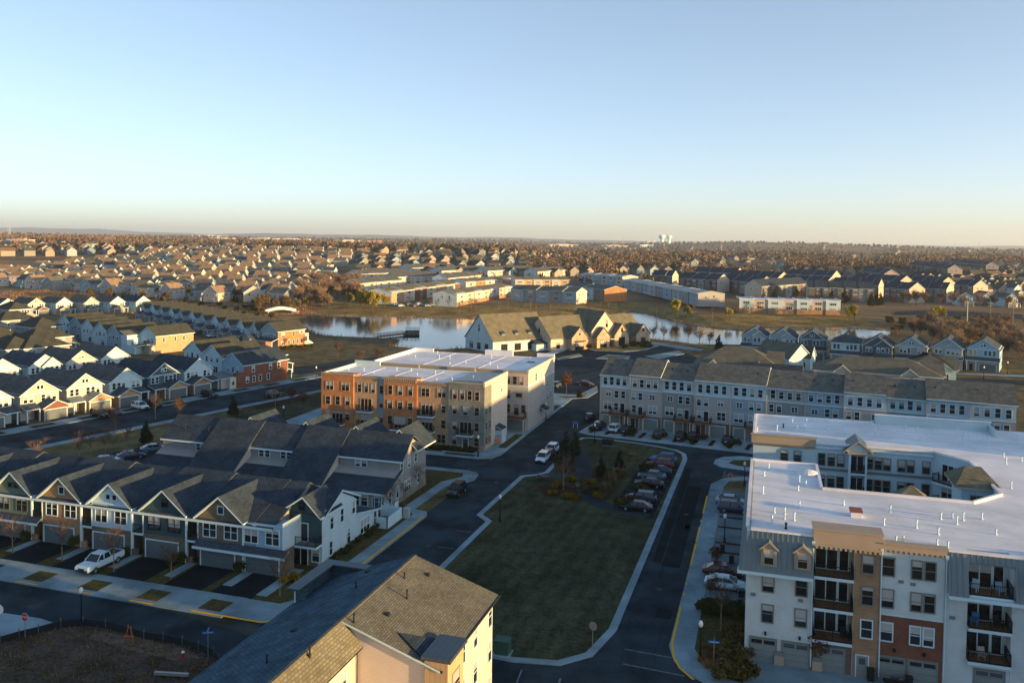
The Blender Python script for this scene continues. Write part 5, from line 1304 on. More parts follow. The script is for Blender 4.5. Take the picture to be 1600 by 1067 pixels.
# corner houses with a long brick side
def side_house(name, label, loc, rz, L_, W_, ze, zr, wall, sidew, rf, extra):
    t = thing(name, label, 'house', loc, rz)
    m = MB(); m.extr([(0, 0), (W_, 0), (W_, ze), (W_ / 2, zr - .12), (0, ze)], 'x', 0, L_, wall); m.box(.02, L_ - .02, -.08, 0, 0, ze - .1, sidew); m.build('wall', t)
    m = MB(); m.gable(-.4, W_ + .4, ze - .25, zr, 'x', -.4, L_ + .4, rf, 'white_trim', .2); m.build('roof', t)
    extra(t); return t
def ex1(t):
    for x, z, st in ((3.2, 3.7, 'dh'), (9.2, 3.7, 'dh'), (12.2, 3.7, 'dh'), (1.2, 1.0, 'dh'), (3.4, 1.0, 'dh'), (5.6, 1.0, 'dh'), (8.4, 1.0, 'dh')): win(t, x, -.09, z, .85, 1.5, split=False)
    for y in (2.4, 4.2, 6.2): win(t, -.01, y, 3.6, .7, 1.4, 'W', split=False)
    m = MB(); m.box(-6.5, 0, 1.0, 8.4, 0, 2.9, 'beige_siding'); m.slab([(-6.9, .6, 2.9), (0, .6, 2.9), (0, 8.8, 3.3), (-6.9, 8.8, 3.3)], .2, 'deck_grey', 'white_trim'); m.box(-2.6, 0, -.3, 1.0, 0, 3.9, 'red_brick'); m.box(-4.6, -2.6, -.2, 1, 0, 3.0, 'ivory_siding'); m.build('rear_wing', t)
    win(t, -3.6, -.21, 1.0, .8, 1.4, split=False)
    m = MB(); m.slab([(15.5, .2, 3.0), (17.8, .2, 2.6), (17.8, 6, 2.6), (15.5, 6, 3.0)], .2, 'white_trim', 'white_trim')
    for y in (.4, 5.6): m.box(17.4, 17.65, y, y + .25, 0, 2.5, 'white_trim')
    m.build('porch', t)
side_house('house', 'brick sided house with grey gable beside the left street corner', gr(150.5, 178.6, LA), R_(58), 15.5, 8.8, 6.0, 8.9, 'lightblue_siding', 'red_brick', 'shingle_dark', ex1)
def ex2(t):
    for x, z, st in ((2.4, 3.7, 'pair'), (7.6, 3.9, 'dh'), (2.4, .9, 'pair'), (5.2, .9, 'dh'), (7.6, .9, 'dh'), (9.6, .9, 'dh'), (11.4, .9, 'dh')): win(t, x, -.09, z, 1.5 if st == 'pair' else .8, 1.5, style=st, split=False)
    for x in (10.6, 11.6, 12.6): win(t, x, -.09, 4.5, .7, .8, style='fix', split=False)
    for y in (1.6, 3.0, 4.6, 6.2): win(t, -.01, y, 3.6, .8, 1.4, 'W', split=False)
    m = MB(); m.slab([(-3.4, -.6, 2.7), (0, -.6, 3.6), (0, 8.8, 3.6), (-3.4, 8.8, 2.7)], .2, 'shingle_dark', 'white_trim'); m.box(-3.2, 0, 2.8, 8.4, 0, 2.5, 'orange_brick'); m.box(-3.2, -2.9, -.3, 0, 0, 2.5, 'white_trim'); m.build('porch', t)
    m = MB(); m.box(13.2, 16.0, .8, 6, 0, 4.2, 'ivory_siding'); m.extr([(16.0, 0), (18.6, 0), (16.0, 1.5)], 'y', .8, 1.8, 'white_trim'); m.build('rear_wing', t)
    win(t, 14.6, .79, 1.2, 1.2, 1.8, style='pair', split=False)
side_house('house', 'bright orange brick house standing at the lake end of its row', gr(211, 232, LA), R_(58), 13.2, 8.6, 6.2, 9.2, 'grey_siding', 'orange_brick', 'shingle_umber', ex2)
def ex3(t):
    for x in (3, 7.5, 11): win(t, x, -.09, 3.9, .7, 1.3, split=False)
    for y in (2, 4, 6): win(t, -.01, y, 3.6, .8, 1.4, 'W', split=False)
    m = MB(); m.box(-5, 0, 4.4, 8.6, 0, 2.9, 'white_siding'); m.box(-2.4, 0, 0, 4.3, 0, 3.0, 'stone'); m.box(-5, 0, 8.6, 12, 0, 6.2, 'white_siding'); m.slab([(-5.3, 8.3, 6.2), (.3, 8.3, 6.2), (.3, 12.4, 7.6), (-5.3, 12.4, 7.6)], .2, 'shingle_brown', 'white_trim'); m.build('rear_wing', t)
    balcony(t, -2.5, 6.5, 3.1, 4.6, 3.8, fascia='white_trim'); win(t, -1.2, -.01, .8, .8, 1.4, split=False)
side_house('house', 'tan brick sided house with white rear wing and roof terrace in mid left', gr(175.5, 252.5, LA), R_(58), 15.0, 8.6, 6.3, 9.2, 'white_siding', 'yellow_brick', 'shingle_umber', ex3)

# rows of houses further left
def lrow(n_, p0, p1, rz, keys, label, group, jit=.15):
    for k in range(n_):
        p = Vector(p0).lerp(Vector(p1), k / max(1, n_ - 1)); house(keys[k % len(keys)], p, rz, label, group)
dirM = Vector(gr(246, 363, LA)) - Vector(gr(211, 247, LA)); aM = math.atan2(-dirM.y, -dirM.x)
mk = ['cross_grey', 'bluewhite2', 'cross_grey', 'bluewhite2', 'cross_grey', 'bluewhite2']
for k in range(11):
    p = Vector(gr(212.5, 246, LA)).lerp(Vector(gr(246, 363, LA)), k / 10)
    house(mk[k % 6], p, aM, 'shaded pale house with porch in the row leading to the orange brick house', 'houses of the shaded row')
for k, (b_, key) in enumerate(((190.5, 'hip_blue'), (203, 'bluewhite2'), (215, 'bluewhite2'))):
    house(key, gr(172.5 + .2 * (b_ - 190), b_, LA), R_(148), ['low blue house with covered rear porch next to the brick sided house', 'grey house showing its rear gable, second from the brick sided house', 'grey house showing its rear gable, third from the brick sided house', 'white house with a rear porch before the tan brick sided house', 'grey house squeezed beside the tan brick sided house'][k])
for k in range(5):
    house(['cross_grey', 'bluewhite2', 'bluewhite2'][k % 3], gr(190 + 3 * k, 275 + 13 * k, LA), R_(148), 'house with long brown lit roof seen from its rear in the mid left row', 'houses with rears to the viewer')
for k, (a_, b_) in enumerate(((148, 262), (135, 259), (161, 283), (146, 290), (131, 287), (172, 312), (158, 318), (142, 318), (186, 352), (170, 350), (152, 349), (122, 262), (118, 290), (205, 395), (190, 392))):
    house('hip_brown', gr(a_, b_, LA), R_(58 if k % 2 else 148), 'low house under a brown hipped roof in the cluster at the left edge', 'hip roofed houses on the left')
for k in range(7):
    house(['white', 'cross_white', 'tan', 'white', 'cross_tan', 'white', 'bluewhite'][k], gr(205 + 10.7 * k, 434 - 6.0 * k, LA), r1, 'white gabled house in sunlight along the back row before the brown meadow', 'white houses before the meadow')
# blue and grey houses on the right, facing the camera
house_type('j_grey', flush=True, zf=5.1, ze=7.2, zr=10.3, wall='grey_siding', gar='taupe_siding', shape='cross', rf='shingle_charcoal', porch='shingle_dark', w=8.8, d=14)
house_type('j_slate', flush=True, zf=5.1, ze=7.2, zr=10.3, wall='slate_siding', gar='taupe_siding', split='slate_siding', shape='gable', rf='shingle_charcoal', porch='shingle_dark', w=8.8, d=14)
house_type('j_white', wall='white_siding', gar='grey_siding', shape='hip', rf='shingle_charcoal', zr=9.8, porch='metal_roof', w=9, d=14, ze=7.2, flush=True, zf=5.1)
house_type('j_slate2', flush=True, zf=5.1, ze=7.2, zr=10.3, wall='slate_siding', gar='taupe_siding', shape='cross', rf='shingle_charcoal', porch='shingle_dark', w=8.8, d=14)
house_type('j_tan', flush=True, zf=5.1, ze=7.2, zr=10.3, wall='taupe_siding', gar='beige_siding', shape='gable', split='grey_siding', rf='shingle_charcoal', porch='shingle_dark', w=9.2, d=14, mirror=True)
house_type('j_blue', flush=True, zf=5.1, ze=7.2, zr=10.3, wall='lightblue_siding', gar='taupe_siding', shape='gable', split='lightblue_siding', rf='shingle_charcoal', porch='metal_roof', w=9.2, d=14)
JR = [('j_grey', 1178, 556, 'grey', 'small grey house half hidden behind the brown roofs, first of the lakeside row'), ('j_grey', 1222, 559, 'g', 'light grey house with cross gable, second of the lakeside row'), ('j_slate', 1268, 562, 's', 'dark slate house with white trim, left of the low white house'), ('j_white', 1320, 569, 'w', 'low white house with hipped blue roof in the lakeside row'), ('j_slate2', 1370, 574, 's', 'dark slate house with cross gable, right of the low white house'), ('j_tan', 1423, 576, 't', 'taupe house with twin gable windows between slate and pale houses'), ('j_grey', 1479, 577, 'p', 'pale house with cross gable, second from right in the lakeside row'), ('j_blue', 1535, 580, 'b', 'light blue house with dark garage, rightmost of the lakeside row')]
for k, (key, px, py, _, lab) in enumerate(JR):
    p = at(px, py); d = -math.atan2(p.x, p.y) - R_(4)
    off = Vector((-math.sin(d), math.cos(d), 0)) * .5
    house(key, p + off, d, lab, 'houses along the lake on the right')
# brown roofed villas behind the rowhouses
def villa(label, px, py, w_, d_, rz, ze, zr, wall, kind, rf='shingle_brown'):
    t = thing('villa', label, 'house', at(px, py), rz); m = MB(); h = w_ / 2
    if kind == 'hip':
        m.box(-h, h, 0, d_, 0, ze, wall); m.build('wall', t); m = MB(); m.hip(-h - .5, h + .5, -.5, d_ + .5, ze, zr, -h + d_ / 2, h - d_ / 2, d_ / 2, rf, 'white_trim')
        for xx in (-h * .55, h * .5): m.gable(xx - 2.6, xx + 2.6, ze - .1, ze + 1.9, 'y', -.9, 4.5, rf, 'white_trim', .2); m.extr([(xx - 2.2, ze - .3), (xx + 2.2, ze - .3), (xx, ze + 1.6)], 'y', -.5, 0, wall)
        m.gable(3, d_ - 3, ze - .1, zr - .8, 'x', h - 4, h + 1.2, rf, 'white_trim', .2); m.build('roof', t)
    else:
        m.extr([(0, 0), (d_, 0), (d_, ze), (d_ / 2, zr - .1), (0, ze)], 'x', -h, h, wall); m.build('wall', t); m = MB(); m.gable(-.4, d_ + .4, ze - .25, zr, 'x', -h - .4, h + .4, rf, 'white_trim', .2); m.build('roof', t)
    for x in (-h * .6, 0, h * .6): win(t, x, -.01, 1.0, 1.2, 1.5, style='pair', split=False)
    win(t, h + .01, d_ * .5, 1.0, 1.0, 1.5, 'E', split=False)
    return t
villa('broad brown hipped roof house behind the left half of the rowhouse terrace', 1150, 592, 25, 17, R_(-18), 3.4, 8.6, 'white_siding', 'hip')
villa('white walled house with brown gable roof and small lit end', 1205, 575, 15, 10, R_(-62), 4.0, 8.4, 'white_siding', 'gable')
villa('small white house with dark roof between the brown roofs', 1240, 577, 10, 9, R_(-30), 4.0, 7.2, 'white_siding', 'gable', 'shingle_dark')
villa('long brown hipped roof block behind the right half of the rowhouse terrace', 1370, 601, 34, 16, R_(-20), 3.2, 7.0, 'beige_siding', 'hip')
villa('white ended brown roofed house at the right end of the long hipped block', 1455, 597, 13, 15, R_(-22), 3.8, 8.0, 'white_siding', 'hip')
villa('low dark roofed wing before the broad brown roof', 1205, 602, 16, 9, R_(-20), 2.8, 5.6, 'ivory_siding', 'gable', 'shingle_dark')

# ================================================================== rowhouses beyond the water
def rows(label, p0, p1, n_, d_, h_, walls, ends, rf, pitch, flip=1, wz=None, group=None, win_on=True, name='rowhouse_terrace', base=None):
    p0, p1 = Vector(p0), Vector(p1); e = p1 - p0; L_ = e.length; u = L_ / n_
    t = thing(name, label, 'rowhouses', p0, math.atan2(e.y, e.x), group)
    m = MB()
    for k in range(n_):
        y = .5 * (k % 2)
        m.box(k * u, k * u + u, y, d_, 0, h_ * (.36 if base else .0) + .01, base or walls[0]); m.box(k * u + .004, k * u + u - .004, y + .03, d_, h_ * (.36 if base else 0), h_, walls[k % len(walls)])
    m.box(-.06, 0, .1, d_, 0, h_, ends); m.box(L_, L_ + .06, .1, d_, 0, h_, ends)
    if pitch: m.extr([(.1, h_), (d_, h_), (d_ / 2, h_ + pitch - .1)], 'x', -.05, L_ + .05, ends)
    m.build('wall', t)
    m = MB()
    if pitch:
        for k in range(n_): m.gable(-.35 - .2 * (k % 2), d_ + .3, h_ - .15 + .2 * (k % 2), h_ + pitch + .2 * (k % 2), 'x', k * u - .02 - (.3 if k == 0 else 0), k * u + u + (.3 if k == n_ - 1 else .02), rf, 'white_trim', .2, hc=d_ / 2)
    else:
        m.box(-.1, L_ + .1, -.15, d_ + .1, h_ + .01, h_ + .25, rf)
        for k in range(n_ + 1): m.box(k * u - .15, k * u + .15, -.2, d_ + .1, h_ + .25, h_ + .75, rf)
    m.build('roof', t)
    if win_on:
        for k in range(n_):
            y = .5 * (k % 2) + .02; c = k * u + u / 2
            for z in (h_ - 2.4, h_ - 5.2):
                if z > .3: win(t, c, y, z, min(3.2, u - 2.2), 1.5, style='triple', split=False)
            m = None
        for y in (d_ * .3, d_ * .6): win(t, L_ + .07, y, h_ - 2.4, .9, 1.4, 'E', split=False); win(t, -.07, y, h_ - 2.4, .9, 1.4, 'W', split=False)
    return t
A = at
rows('lakeside terrace with pale end gable and orange bays behind the willows', A(612, 476), A(738, 452), 8, 16, 7.2, ['yellow_brick', 'ivory_siding', 'red_brick', 'cream_siding'], 'stucco_white', 'shingle_tan', 2.0)
rows('sunlit cream terrace with brick ground floor on the far shore, nearest to the clubhouse gable', A(714, 480), A(800, 463), 7, 15, 7.4, ['ivory_siding', 'cream_siding'], 'stucco_white', 'shingle_tan', 2.0, base='tan_brick')
rows('cream terrace with orange bays behind the sunlit lakeside terrace', A(728, 457), A(812, 444), 6, 15, 7.2, ['cream_siding', 'orange_brick', 'ivory_siding'], 'stucco_white', 'shingle_tan', 2.0)
rows('shaded grey terrace with lit white end on the far shore, above the clubhouse', A(798, 470), A(900, 476), 5, 14, 7.5, ['grey_siding', 'taupe_siding'], 'ivory_siding', 'shingle_weathered', 2.4)
rows('terrace with bright orange brick end on the far shore', A(880, 462), A(944, 472), 4, 16, 7.4, ['white_siding', 'tan_brick'], 'orange_brick', 'shingle_weathered', 2.2)
rows('cream terrace behind the orange ended one', A(805, 452), A(890, 452), 6, 14, 7.2, ['cream_siding', 'yellow_brick'], 'stucco_white', 'shingle_tan', 2.0)
rows('long white roofed terrace stepping down to the far shore right of the clubhouse', A(975, 452), A(1090, 482), 10, 16, 7.5, ['grey_siding', 'beige_siding', 'taupe_siding'], 'beige_siding', 'membrane_grey', 1.3)
rows('white roofed terrace continuing back from the far shore', A(905, 442), A(972, 451), 6, 16, 7.5, ['grey_siding', 'cream_siding'], 'cream_siding', 'membrane_grey', 1.3)
rows('five white flat roofed townhouses with an orange end on the right far shore', A(1155, 489), A(1313, 494), 7, 14, 7.6, ['white_siding', 'cream_siding', 'white_siding', 'ivory_siding'], 'orange_brick', 'membrane', 0, base='tan_brick')
lab_t = 'tan roofed terrace with cream walls in the sun beyond the far shore rows'
for p, q, n_ in (((560, 459), (628, 449), 5), ((618, 447), (686, 441), 5), ((700, 449), (752, 438), 4), ((690, 436), (760, 429), 6), ((762, 436), (838, 428), 6), ((560, 442), (640, 433), 6), ((640, 431), (712, 424), 6), ((840, 437), (905, 428), 5)):
    rows(lab_t, A(*p), A(*q), n_, 13, 7.0, ['ivory_siding', 'cream_siding'], 'stucco_white', 'shingle_grey', 3.2, group='terraces beyond the far shore')
lab_d = 'brick terrace with dark pitched roofs and sunlit end gable on the right'
DR = [((1018, 447), (1050, 449), 3), ((1060, 452), (1120, 458), 6), ((1125, 455), (1185, 463), 6), ((1140, 446), (1215, 453), 7), ((1190, 468), (1262, 462), 6), ((1218, 456), (1290, 462), 7), ((1262, 470), (1365, 473), 9), ((1300, 462), (1372, 466), 7), ((1330, 452), (1405, 460), 7), ((1380, 470), (1420, 474), 4), ((1430, 470), (1478, 473), 5), ((1490, 464), (1520, 467), 3), ((1085, 440), (1150, 444), 6), ((1230, 444), (1300, 449), 7), ((1400, 455), (1470, 462), 7), ((1345, 438), (1380, 448), 5), ((1420, 425), (1480, 440), 7), ((1480, 418), (1540, 428), 7)]
for p, q, n_ in DR:
    rows(lab_d, A(*p), A(*q), n_, 13, 9.0, ['brown_brick', 'red_brick', 'brown_brick', 'taupe_siding'], 'cream_siding', 'shingle_dark', 4.4, group='dark roofed brick terraces')
for k, (px, py) in enumerate(((1508, 478), (1545, 476), (1580, 480), (1500, 455), (1545, 458), (1590, 462))):
    house(['cross_white', 'cross_tan', 'white'][k % 3], A(px, py), R_(-15 + 8 * k), 'pale detached house by the far road at the right edge', 'houses at the right edge')

# ================================================================== the big left subdivision: every house an object
random.seed(11)
SUB = ['cross_tan', 'tan', 'ivory', 'white', 'cross_white', 'ivory', 'tan', 'cross_grey']
house_type('cream', wall='cream_siding', gar='stone', shape='gable', rf='shingle_sand', zr=9.6, w=11, d=10)
house_type('cream_cross', wall='ivory_siding', gar='stone', shape='cross', rf='shingle_sand', zr=9.4, w=11, d=10)
house_type('sand', wall='beige_siding', gar='stone', shape='gable', rf='shingle_sand', zr=9.7, w=11, d=10, split='cream_siding')
house_type('sub_grey', wall='grey_siding', gar='taupe_siding', shape='gable', rf='shingle_grey', zr=9.4, w=10, d=11, split='white_batten')
house_type('sub_taupe', wall='taupe_siding', gar='stone', shape='cross', rf='shingle_brown', zr=9.2, w=10.5, d=11)
house_type('sub_hip', wall='ivory_siding', gar='brown_brick', shape='hip', rf='shingle_tan', zr=8.8, w=10.5, d=12)
SUB = ['cream', 'cream_cross', 'sand', 'sub_hip', 'cream', 'sand', 'cross_white', 'sub_grey', 'sub_taupe', 'cream_cross']
q0, q1 = at(-60, 444), at(400, 470)
eu = (q1 - q0).normalized(); ev = Vector((-eu.y, eu.x, 0))
cnt = 0
for r in range(20):
    off = 22 * r
    n_ = int((q1 - q0).length / 19.5) + 4 + r
    for k in range(n_):
        p = q0 + eu * (19.5 * k - r * 7 - 20 + random.uniform(-.6, .6)) + ev * (off + 7 * math.sin(k * .3))
        if cnt >= 292: break
        scr = (p.x / p.y * CF + 800)
        if scr < -12 or scr > 480 + r * 4 or (r == 0 and k % 2 and scr > 330): continue
        p.z = hz(p.x, p.y)
        rz = R_(85) + (math.pi if (r + k // 4) % 2 == 0 else 0) + random.uniform(-.06, .06)
        if r == 0: rz = math.atan2(eu.y, eu.x) + math.pi + (math.pi / 2 if k % 3 == 1 else 0)
        key = SUB[random.randrange(10)]
        if r == 0: house(key, p, rz, 'two storey house showing its rear to the brown meadow, front line of the dense subdivision', 'subdivision houses facing the meadow', name='suburban_house')
        else: house(key, p, rz, 'small two storey house packed into the sunlit subdivision on the left', 'subdivision houses on the left', windows=r < 3, name='suburban_house')
        cnt += 1
# houses near the wooded inlet
for k, (px, py) in enumerate(((395, 470), (420, 466), (440, 462), (402, 455), (428, 450), (455, 452), (475, 447), (490, 438), (400, 440), (460, 436))):
    house(SUB[k % 5], A(px, py), R_(200 + 15 * (k % 3)), 'cream house beside the wooded inlet of the lake', 'houses by the inlet', windows=k < 5)

# ================================================================== far suburbs that read as one mass
def far_mass(name, spec, wallm, roofm):
    m = MB()
    for x, y, z, w_, d_, h_, rz in spec:
        c, s = math.cos(rz), math.sin(rz)
        def T(a, b, zz): return (x + a * c - b * s, y + a * s + b * c, z + zz)
        W_, D_ = w_ / 2, d_ / 2
        P = [(-W_, -D_), (W_, -D_), (W_, D_), (-W_, D_)]; wl = random.choice(wallm); rf = random.choice(roofm); zr = h_ + w_ * .36
        for i in (1, 3): a, b = P[i], P[(i + 1) % 4]; m.face([T(*a, -1), T(*b, -1), T(*b, h_), T(*a, h_)], wl)
        for i, sg in ((0, -1), (2, 1)):
            a, b = P[i], P[(i + 1) % 4]; m.face([T(*a, -1), T(*b, -1), T(*b, h_), T(0, sg * D_, zr), T(*a, h_)], wl)
        o = .35
        m.face([T(-W_ - o, -D_ - o, h_ - .2), T(0, -D_ - o, zr + .05), T(0, D_ + o, zr + .05), T(-W_ - o, D_ + o, h_ - .2)], rf)
        m.face([T(W_ + o, -D_ - o, h_ - .2), T(W_ + o, D_ + o, h_ - .2), T(0, D_ + o, zr + .05), T(0, -D_ - o, zr + .05)], rf)
    o = m.build(name, uv=False); o['kind'] = 'stuff'; return o
random.seed(21)
spec = []
def cluster(px0, px1, d0, d1, n_, rz0, sp=17):
    """a suburb seen between two bearings and two distances, in loose street rows"""
    k = 0
    rows_ = max(1, int((d1 - d0) / 30)); per = max(1, n_ // rows_)
    for r in range(rows_):
        y = d0 + (d1 - d0) * (r + .5) / rows_; xa = (px0 - 800) / CF * y; xb = (px1 - 800) / CF * y; st = (xb - xa) / per
        for j in range(per):
            if random.random() < .15: continue
            x = xa + st * (j + .5) + random.uniform(-2, 2); yy = y + 12 * math.sin(x * .012) + random.uniform(-3, 3) + (x - (xa + xb) / 2) * .12
            spec.append((x, yy, hz(x, yy), random.uniform(7.5, 10), random.uniform(10, 14), random.uniform(4.5, 5.8), rz0 + (math.pi / 2 if random.random() < .3 else 0) + random.uniform(-.12, .12)))
cluster(-40, 520, 900, 1250, 220, .6); cluster(560, 930, 720, 1050, 170, .5); cluster(940, 1080, 820, 1000, 36, .3); cluster(700, 1000, 1080, 1400, 90, .7); cluster(-60, 400, 1500, 2000, 80, .4); cluster(250, 520, 1350, 1600, 50, .4)
cluster(1180, 1420, 760, 1080, 110, -.3); cluster(1380, 1640, 640, 900, 130, .2); cluster(1440, 1680, 950, 1350, 120, -.2); cluster(1060, 1340, 1100, 1500, 100, .3)
cluster(380, 820, 1900, 3200, 560, .5); cluster(800, 1300, 1500, 3000, 900, .2); cluster(1250, 1640, 1500, 2600, 320, .1); cluster(-60, 500, 2300, 3800, 260, .3); cluster(600, 1200, 3000, 4600, 700, .2); cluster(150, 900, 3300, 4600, 420, .2); cluster(1100, 1700, 2700, 4600, 340, .2); cluster(-60, 560, 1300, 1750, 200, .8); cluster(560, 900, 1100, 1500, 160, .8)
far_mass('distant_houses', spec, ['ivory_siding', 'cream_siding', 'white_siding', 'beige_siding', 'grey_siding'], ['shingle_sand', 'shingle_tan', 'shingle_charcoal', 'shingle_brown'])
# large pale buildings near the skyline
for k, (px, Y, w_, h_, c) in enumerate(((410, 3600, 120, 9, 'ivory_siding'), (455, 3700, 150, 9, 'cream_siding'), (545, 3400, 110, 9, 'ivory_siding'), (590, 3500, 90, 8, 'orange_brick'), (345, 3300, 90, 10, 'cream_siding'), (880, 3700, 130, 10, 'ivory_siding'), (960, 3500, 110, 9, 'ivory_siding'), (1010, 3600, 60, 9, 'white_siding'), (30, 1420, 36, 9, 'yellow_brick'), (15, 1500, 60, 7, 'grey_siding'), (325, 8200, 320, 26, 'white_siding'))):
    x = (px - 800) / CF * Y; m = MB(); m.box(-w_ / 2, w_ / 2, 0, w_ * .4, -2, h_, c); m.box(-w_ / 2 - .5, w_ / 2 + .5, -.5, w_ * .4 + .5, h_, h_ + .8, 'membrane'); m.box(-w_ / 5, w_ / 6, 4, w_ * .3, h_ + .8, h_ + 3, c)
    tag(m.build('warehouse', None, (x, Y, hz(x, Y)), random.uniform(-.2, .2)), 'long pale flat roofed building among the trees near the skyline', 'warehouse', 'pale flat roofed buildings near the skyline')
# ================================================================== plants
def qmesh(name, groups):
    """groups: [(quads array n x 4 x 3, material)] -> one mesh of loose leaf faces"""
    V = np.concatenate([q.reshape(-1, 3) for q, _ in groups]); nq = len(V) // 4
    me = bpy.data.meshes.new(name); me.vertices.add(len(V)); me.vertices.foreach_set('co', V.astype(np.float32).ravel())
    me.loops.add(nq * 4); me.loops.foreach_set('vertex_index', np.arange(nq * 4, dtype=np.int32))
    me.polygons.add(nq); me.polygons.foreach_set('loop_start', np.arange(nq, dtype=np.int32) * 4)
    mi = []
    for k, (q, mt) in enumerate(groups): me.materials.append(MATS[mt]); mi += [k] * len(q)
    me.polygons.foreach_set('material_index', np.array(mi, dtype=np.int32)); me.update(calc_edges=True); return me
rng = np.random.default_rng(5)
def unit(n):
    v = rng.normal(size=(n, 3)); return v / np.linalg.norm(v, axis=1)[:, None]
def leaves(blobs, n, s, flat=.0):
    """random leaf faces through a set of blobs (cx, cy, cz, rx, rz)"""
    B = np.array(blobs); wts = B[:, 3] ** 2 * B[:, 4]; ix = rng.choice(len(B), n, p=wts / wts.sum())
    d = unit(n) * (rng.random(n) ** .45)[:, None]
    c = B[ix, :3] + d * np.stack([B[ix, 3], B[ix, 3], B[ix, 4]], 1)
    a = unit(n); b = np.cross(a, unit(n)); b /= np.linalg.norm(b, axis=1)[:, None] + 1e-9
    sz = s * (.6 + .8 * rng.random(n))[:, None]
    a = a * sz; b = b * sz * .7
    return np.stack([c - a - b, c + a - b, c + a + b, c - a + b], 1)
def twigs(base, tip, w):
    """thin tapered faces from base to tip points"""
    d = tip - base; p = np.cross(d, unit(len(d))); p /= np.linalg.norm(p, axis=1)[:, None] + 1e-9; w = w if np.ndim(w) else np.full(len(d), w)
    o = p * w[:, None]
    return np.stack([base - o, base + o, tip + o * .35, tip - o * .35], 1)
def bare_crown(h, r, n, w, lean=.5):
    """limbs, branches and twigs of a leafless tree of height h"""
    out = []; b0 = np.array([[0, 0, h * .28]])
    nl = 9; z = h * (.25 + .45 * rng.random(nl)); a = rng.random(nl) * 6.283
    base = np.stack([np.zeros(nl), np.zeros(nl), z], 1); L_ = h * (.32 + .2 * rng.random(nl)); out_ = r * (.45 + .4 * rng.random(nl))
    tip = base + np.stack([np.cos(a) * out_, np.sin(a) * out_, L_ * .8], 1); tip[:, 2] = np.minimum(tip[:, 2], h)
    out.append(twigs(base, tip, w * 2.2))
    nb = max(20, n // 6); k = rng.integers(0, nl, nb); t = .3 + .7 * rng.random(nb)
    b2 = base[k] + (tip - base)[k] * t[:, None]; d = unit(nb) * np.array([1, 1, .6]) + np.array([0, 0, .55]); t2 = b2 + d * r * .45 * (.5 + rng.random(nb))[:, None]
    out.append(twigs(b2, t2, w * 1.2))
    k = rng.integers(0, nb, n); t = .2 + .8 * rng.random(n); b3 = b2[k] + (t2 - b2)[k] * t[:, None]
    d = unit(n) + np.array([0, 0, .35]); t3 = b3 + d * r * .30 * (.5 + rng.random(n))[:, None]; out.append(twigs(b3, t3, np.full(n, w * .75)))
    return np.concatenate(out)
def trunk_mesh(h, r, m='bark', n=7):
    t = MB(); t.tube((0, 0, -.2), (.04 * h * .3, 0, h * .45), r, r * .7, m, n, False); t.tube((.04 * h * .3, 0, h * .45), (0, .02 * h, h), r * .7, r * .15, m, n, False)
    for k in range(5):
        a = k * 1.9; z = h * (.42 + .09 * k); t.tube((0, 0, z), (math.cos(a) * h * .17, math.sin(a) * h * .17, z + h * .18), r * .4, r * .12, m, 5, False)
    return t.mesh('trunk', uv=False)
TREES = {}
def proto(key, name, cat, trunk, crown): TREES[key] = (name, cat, trunk, crown)
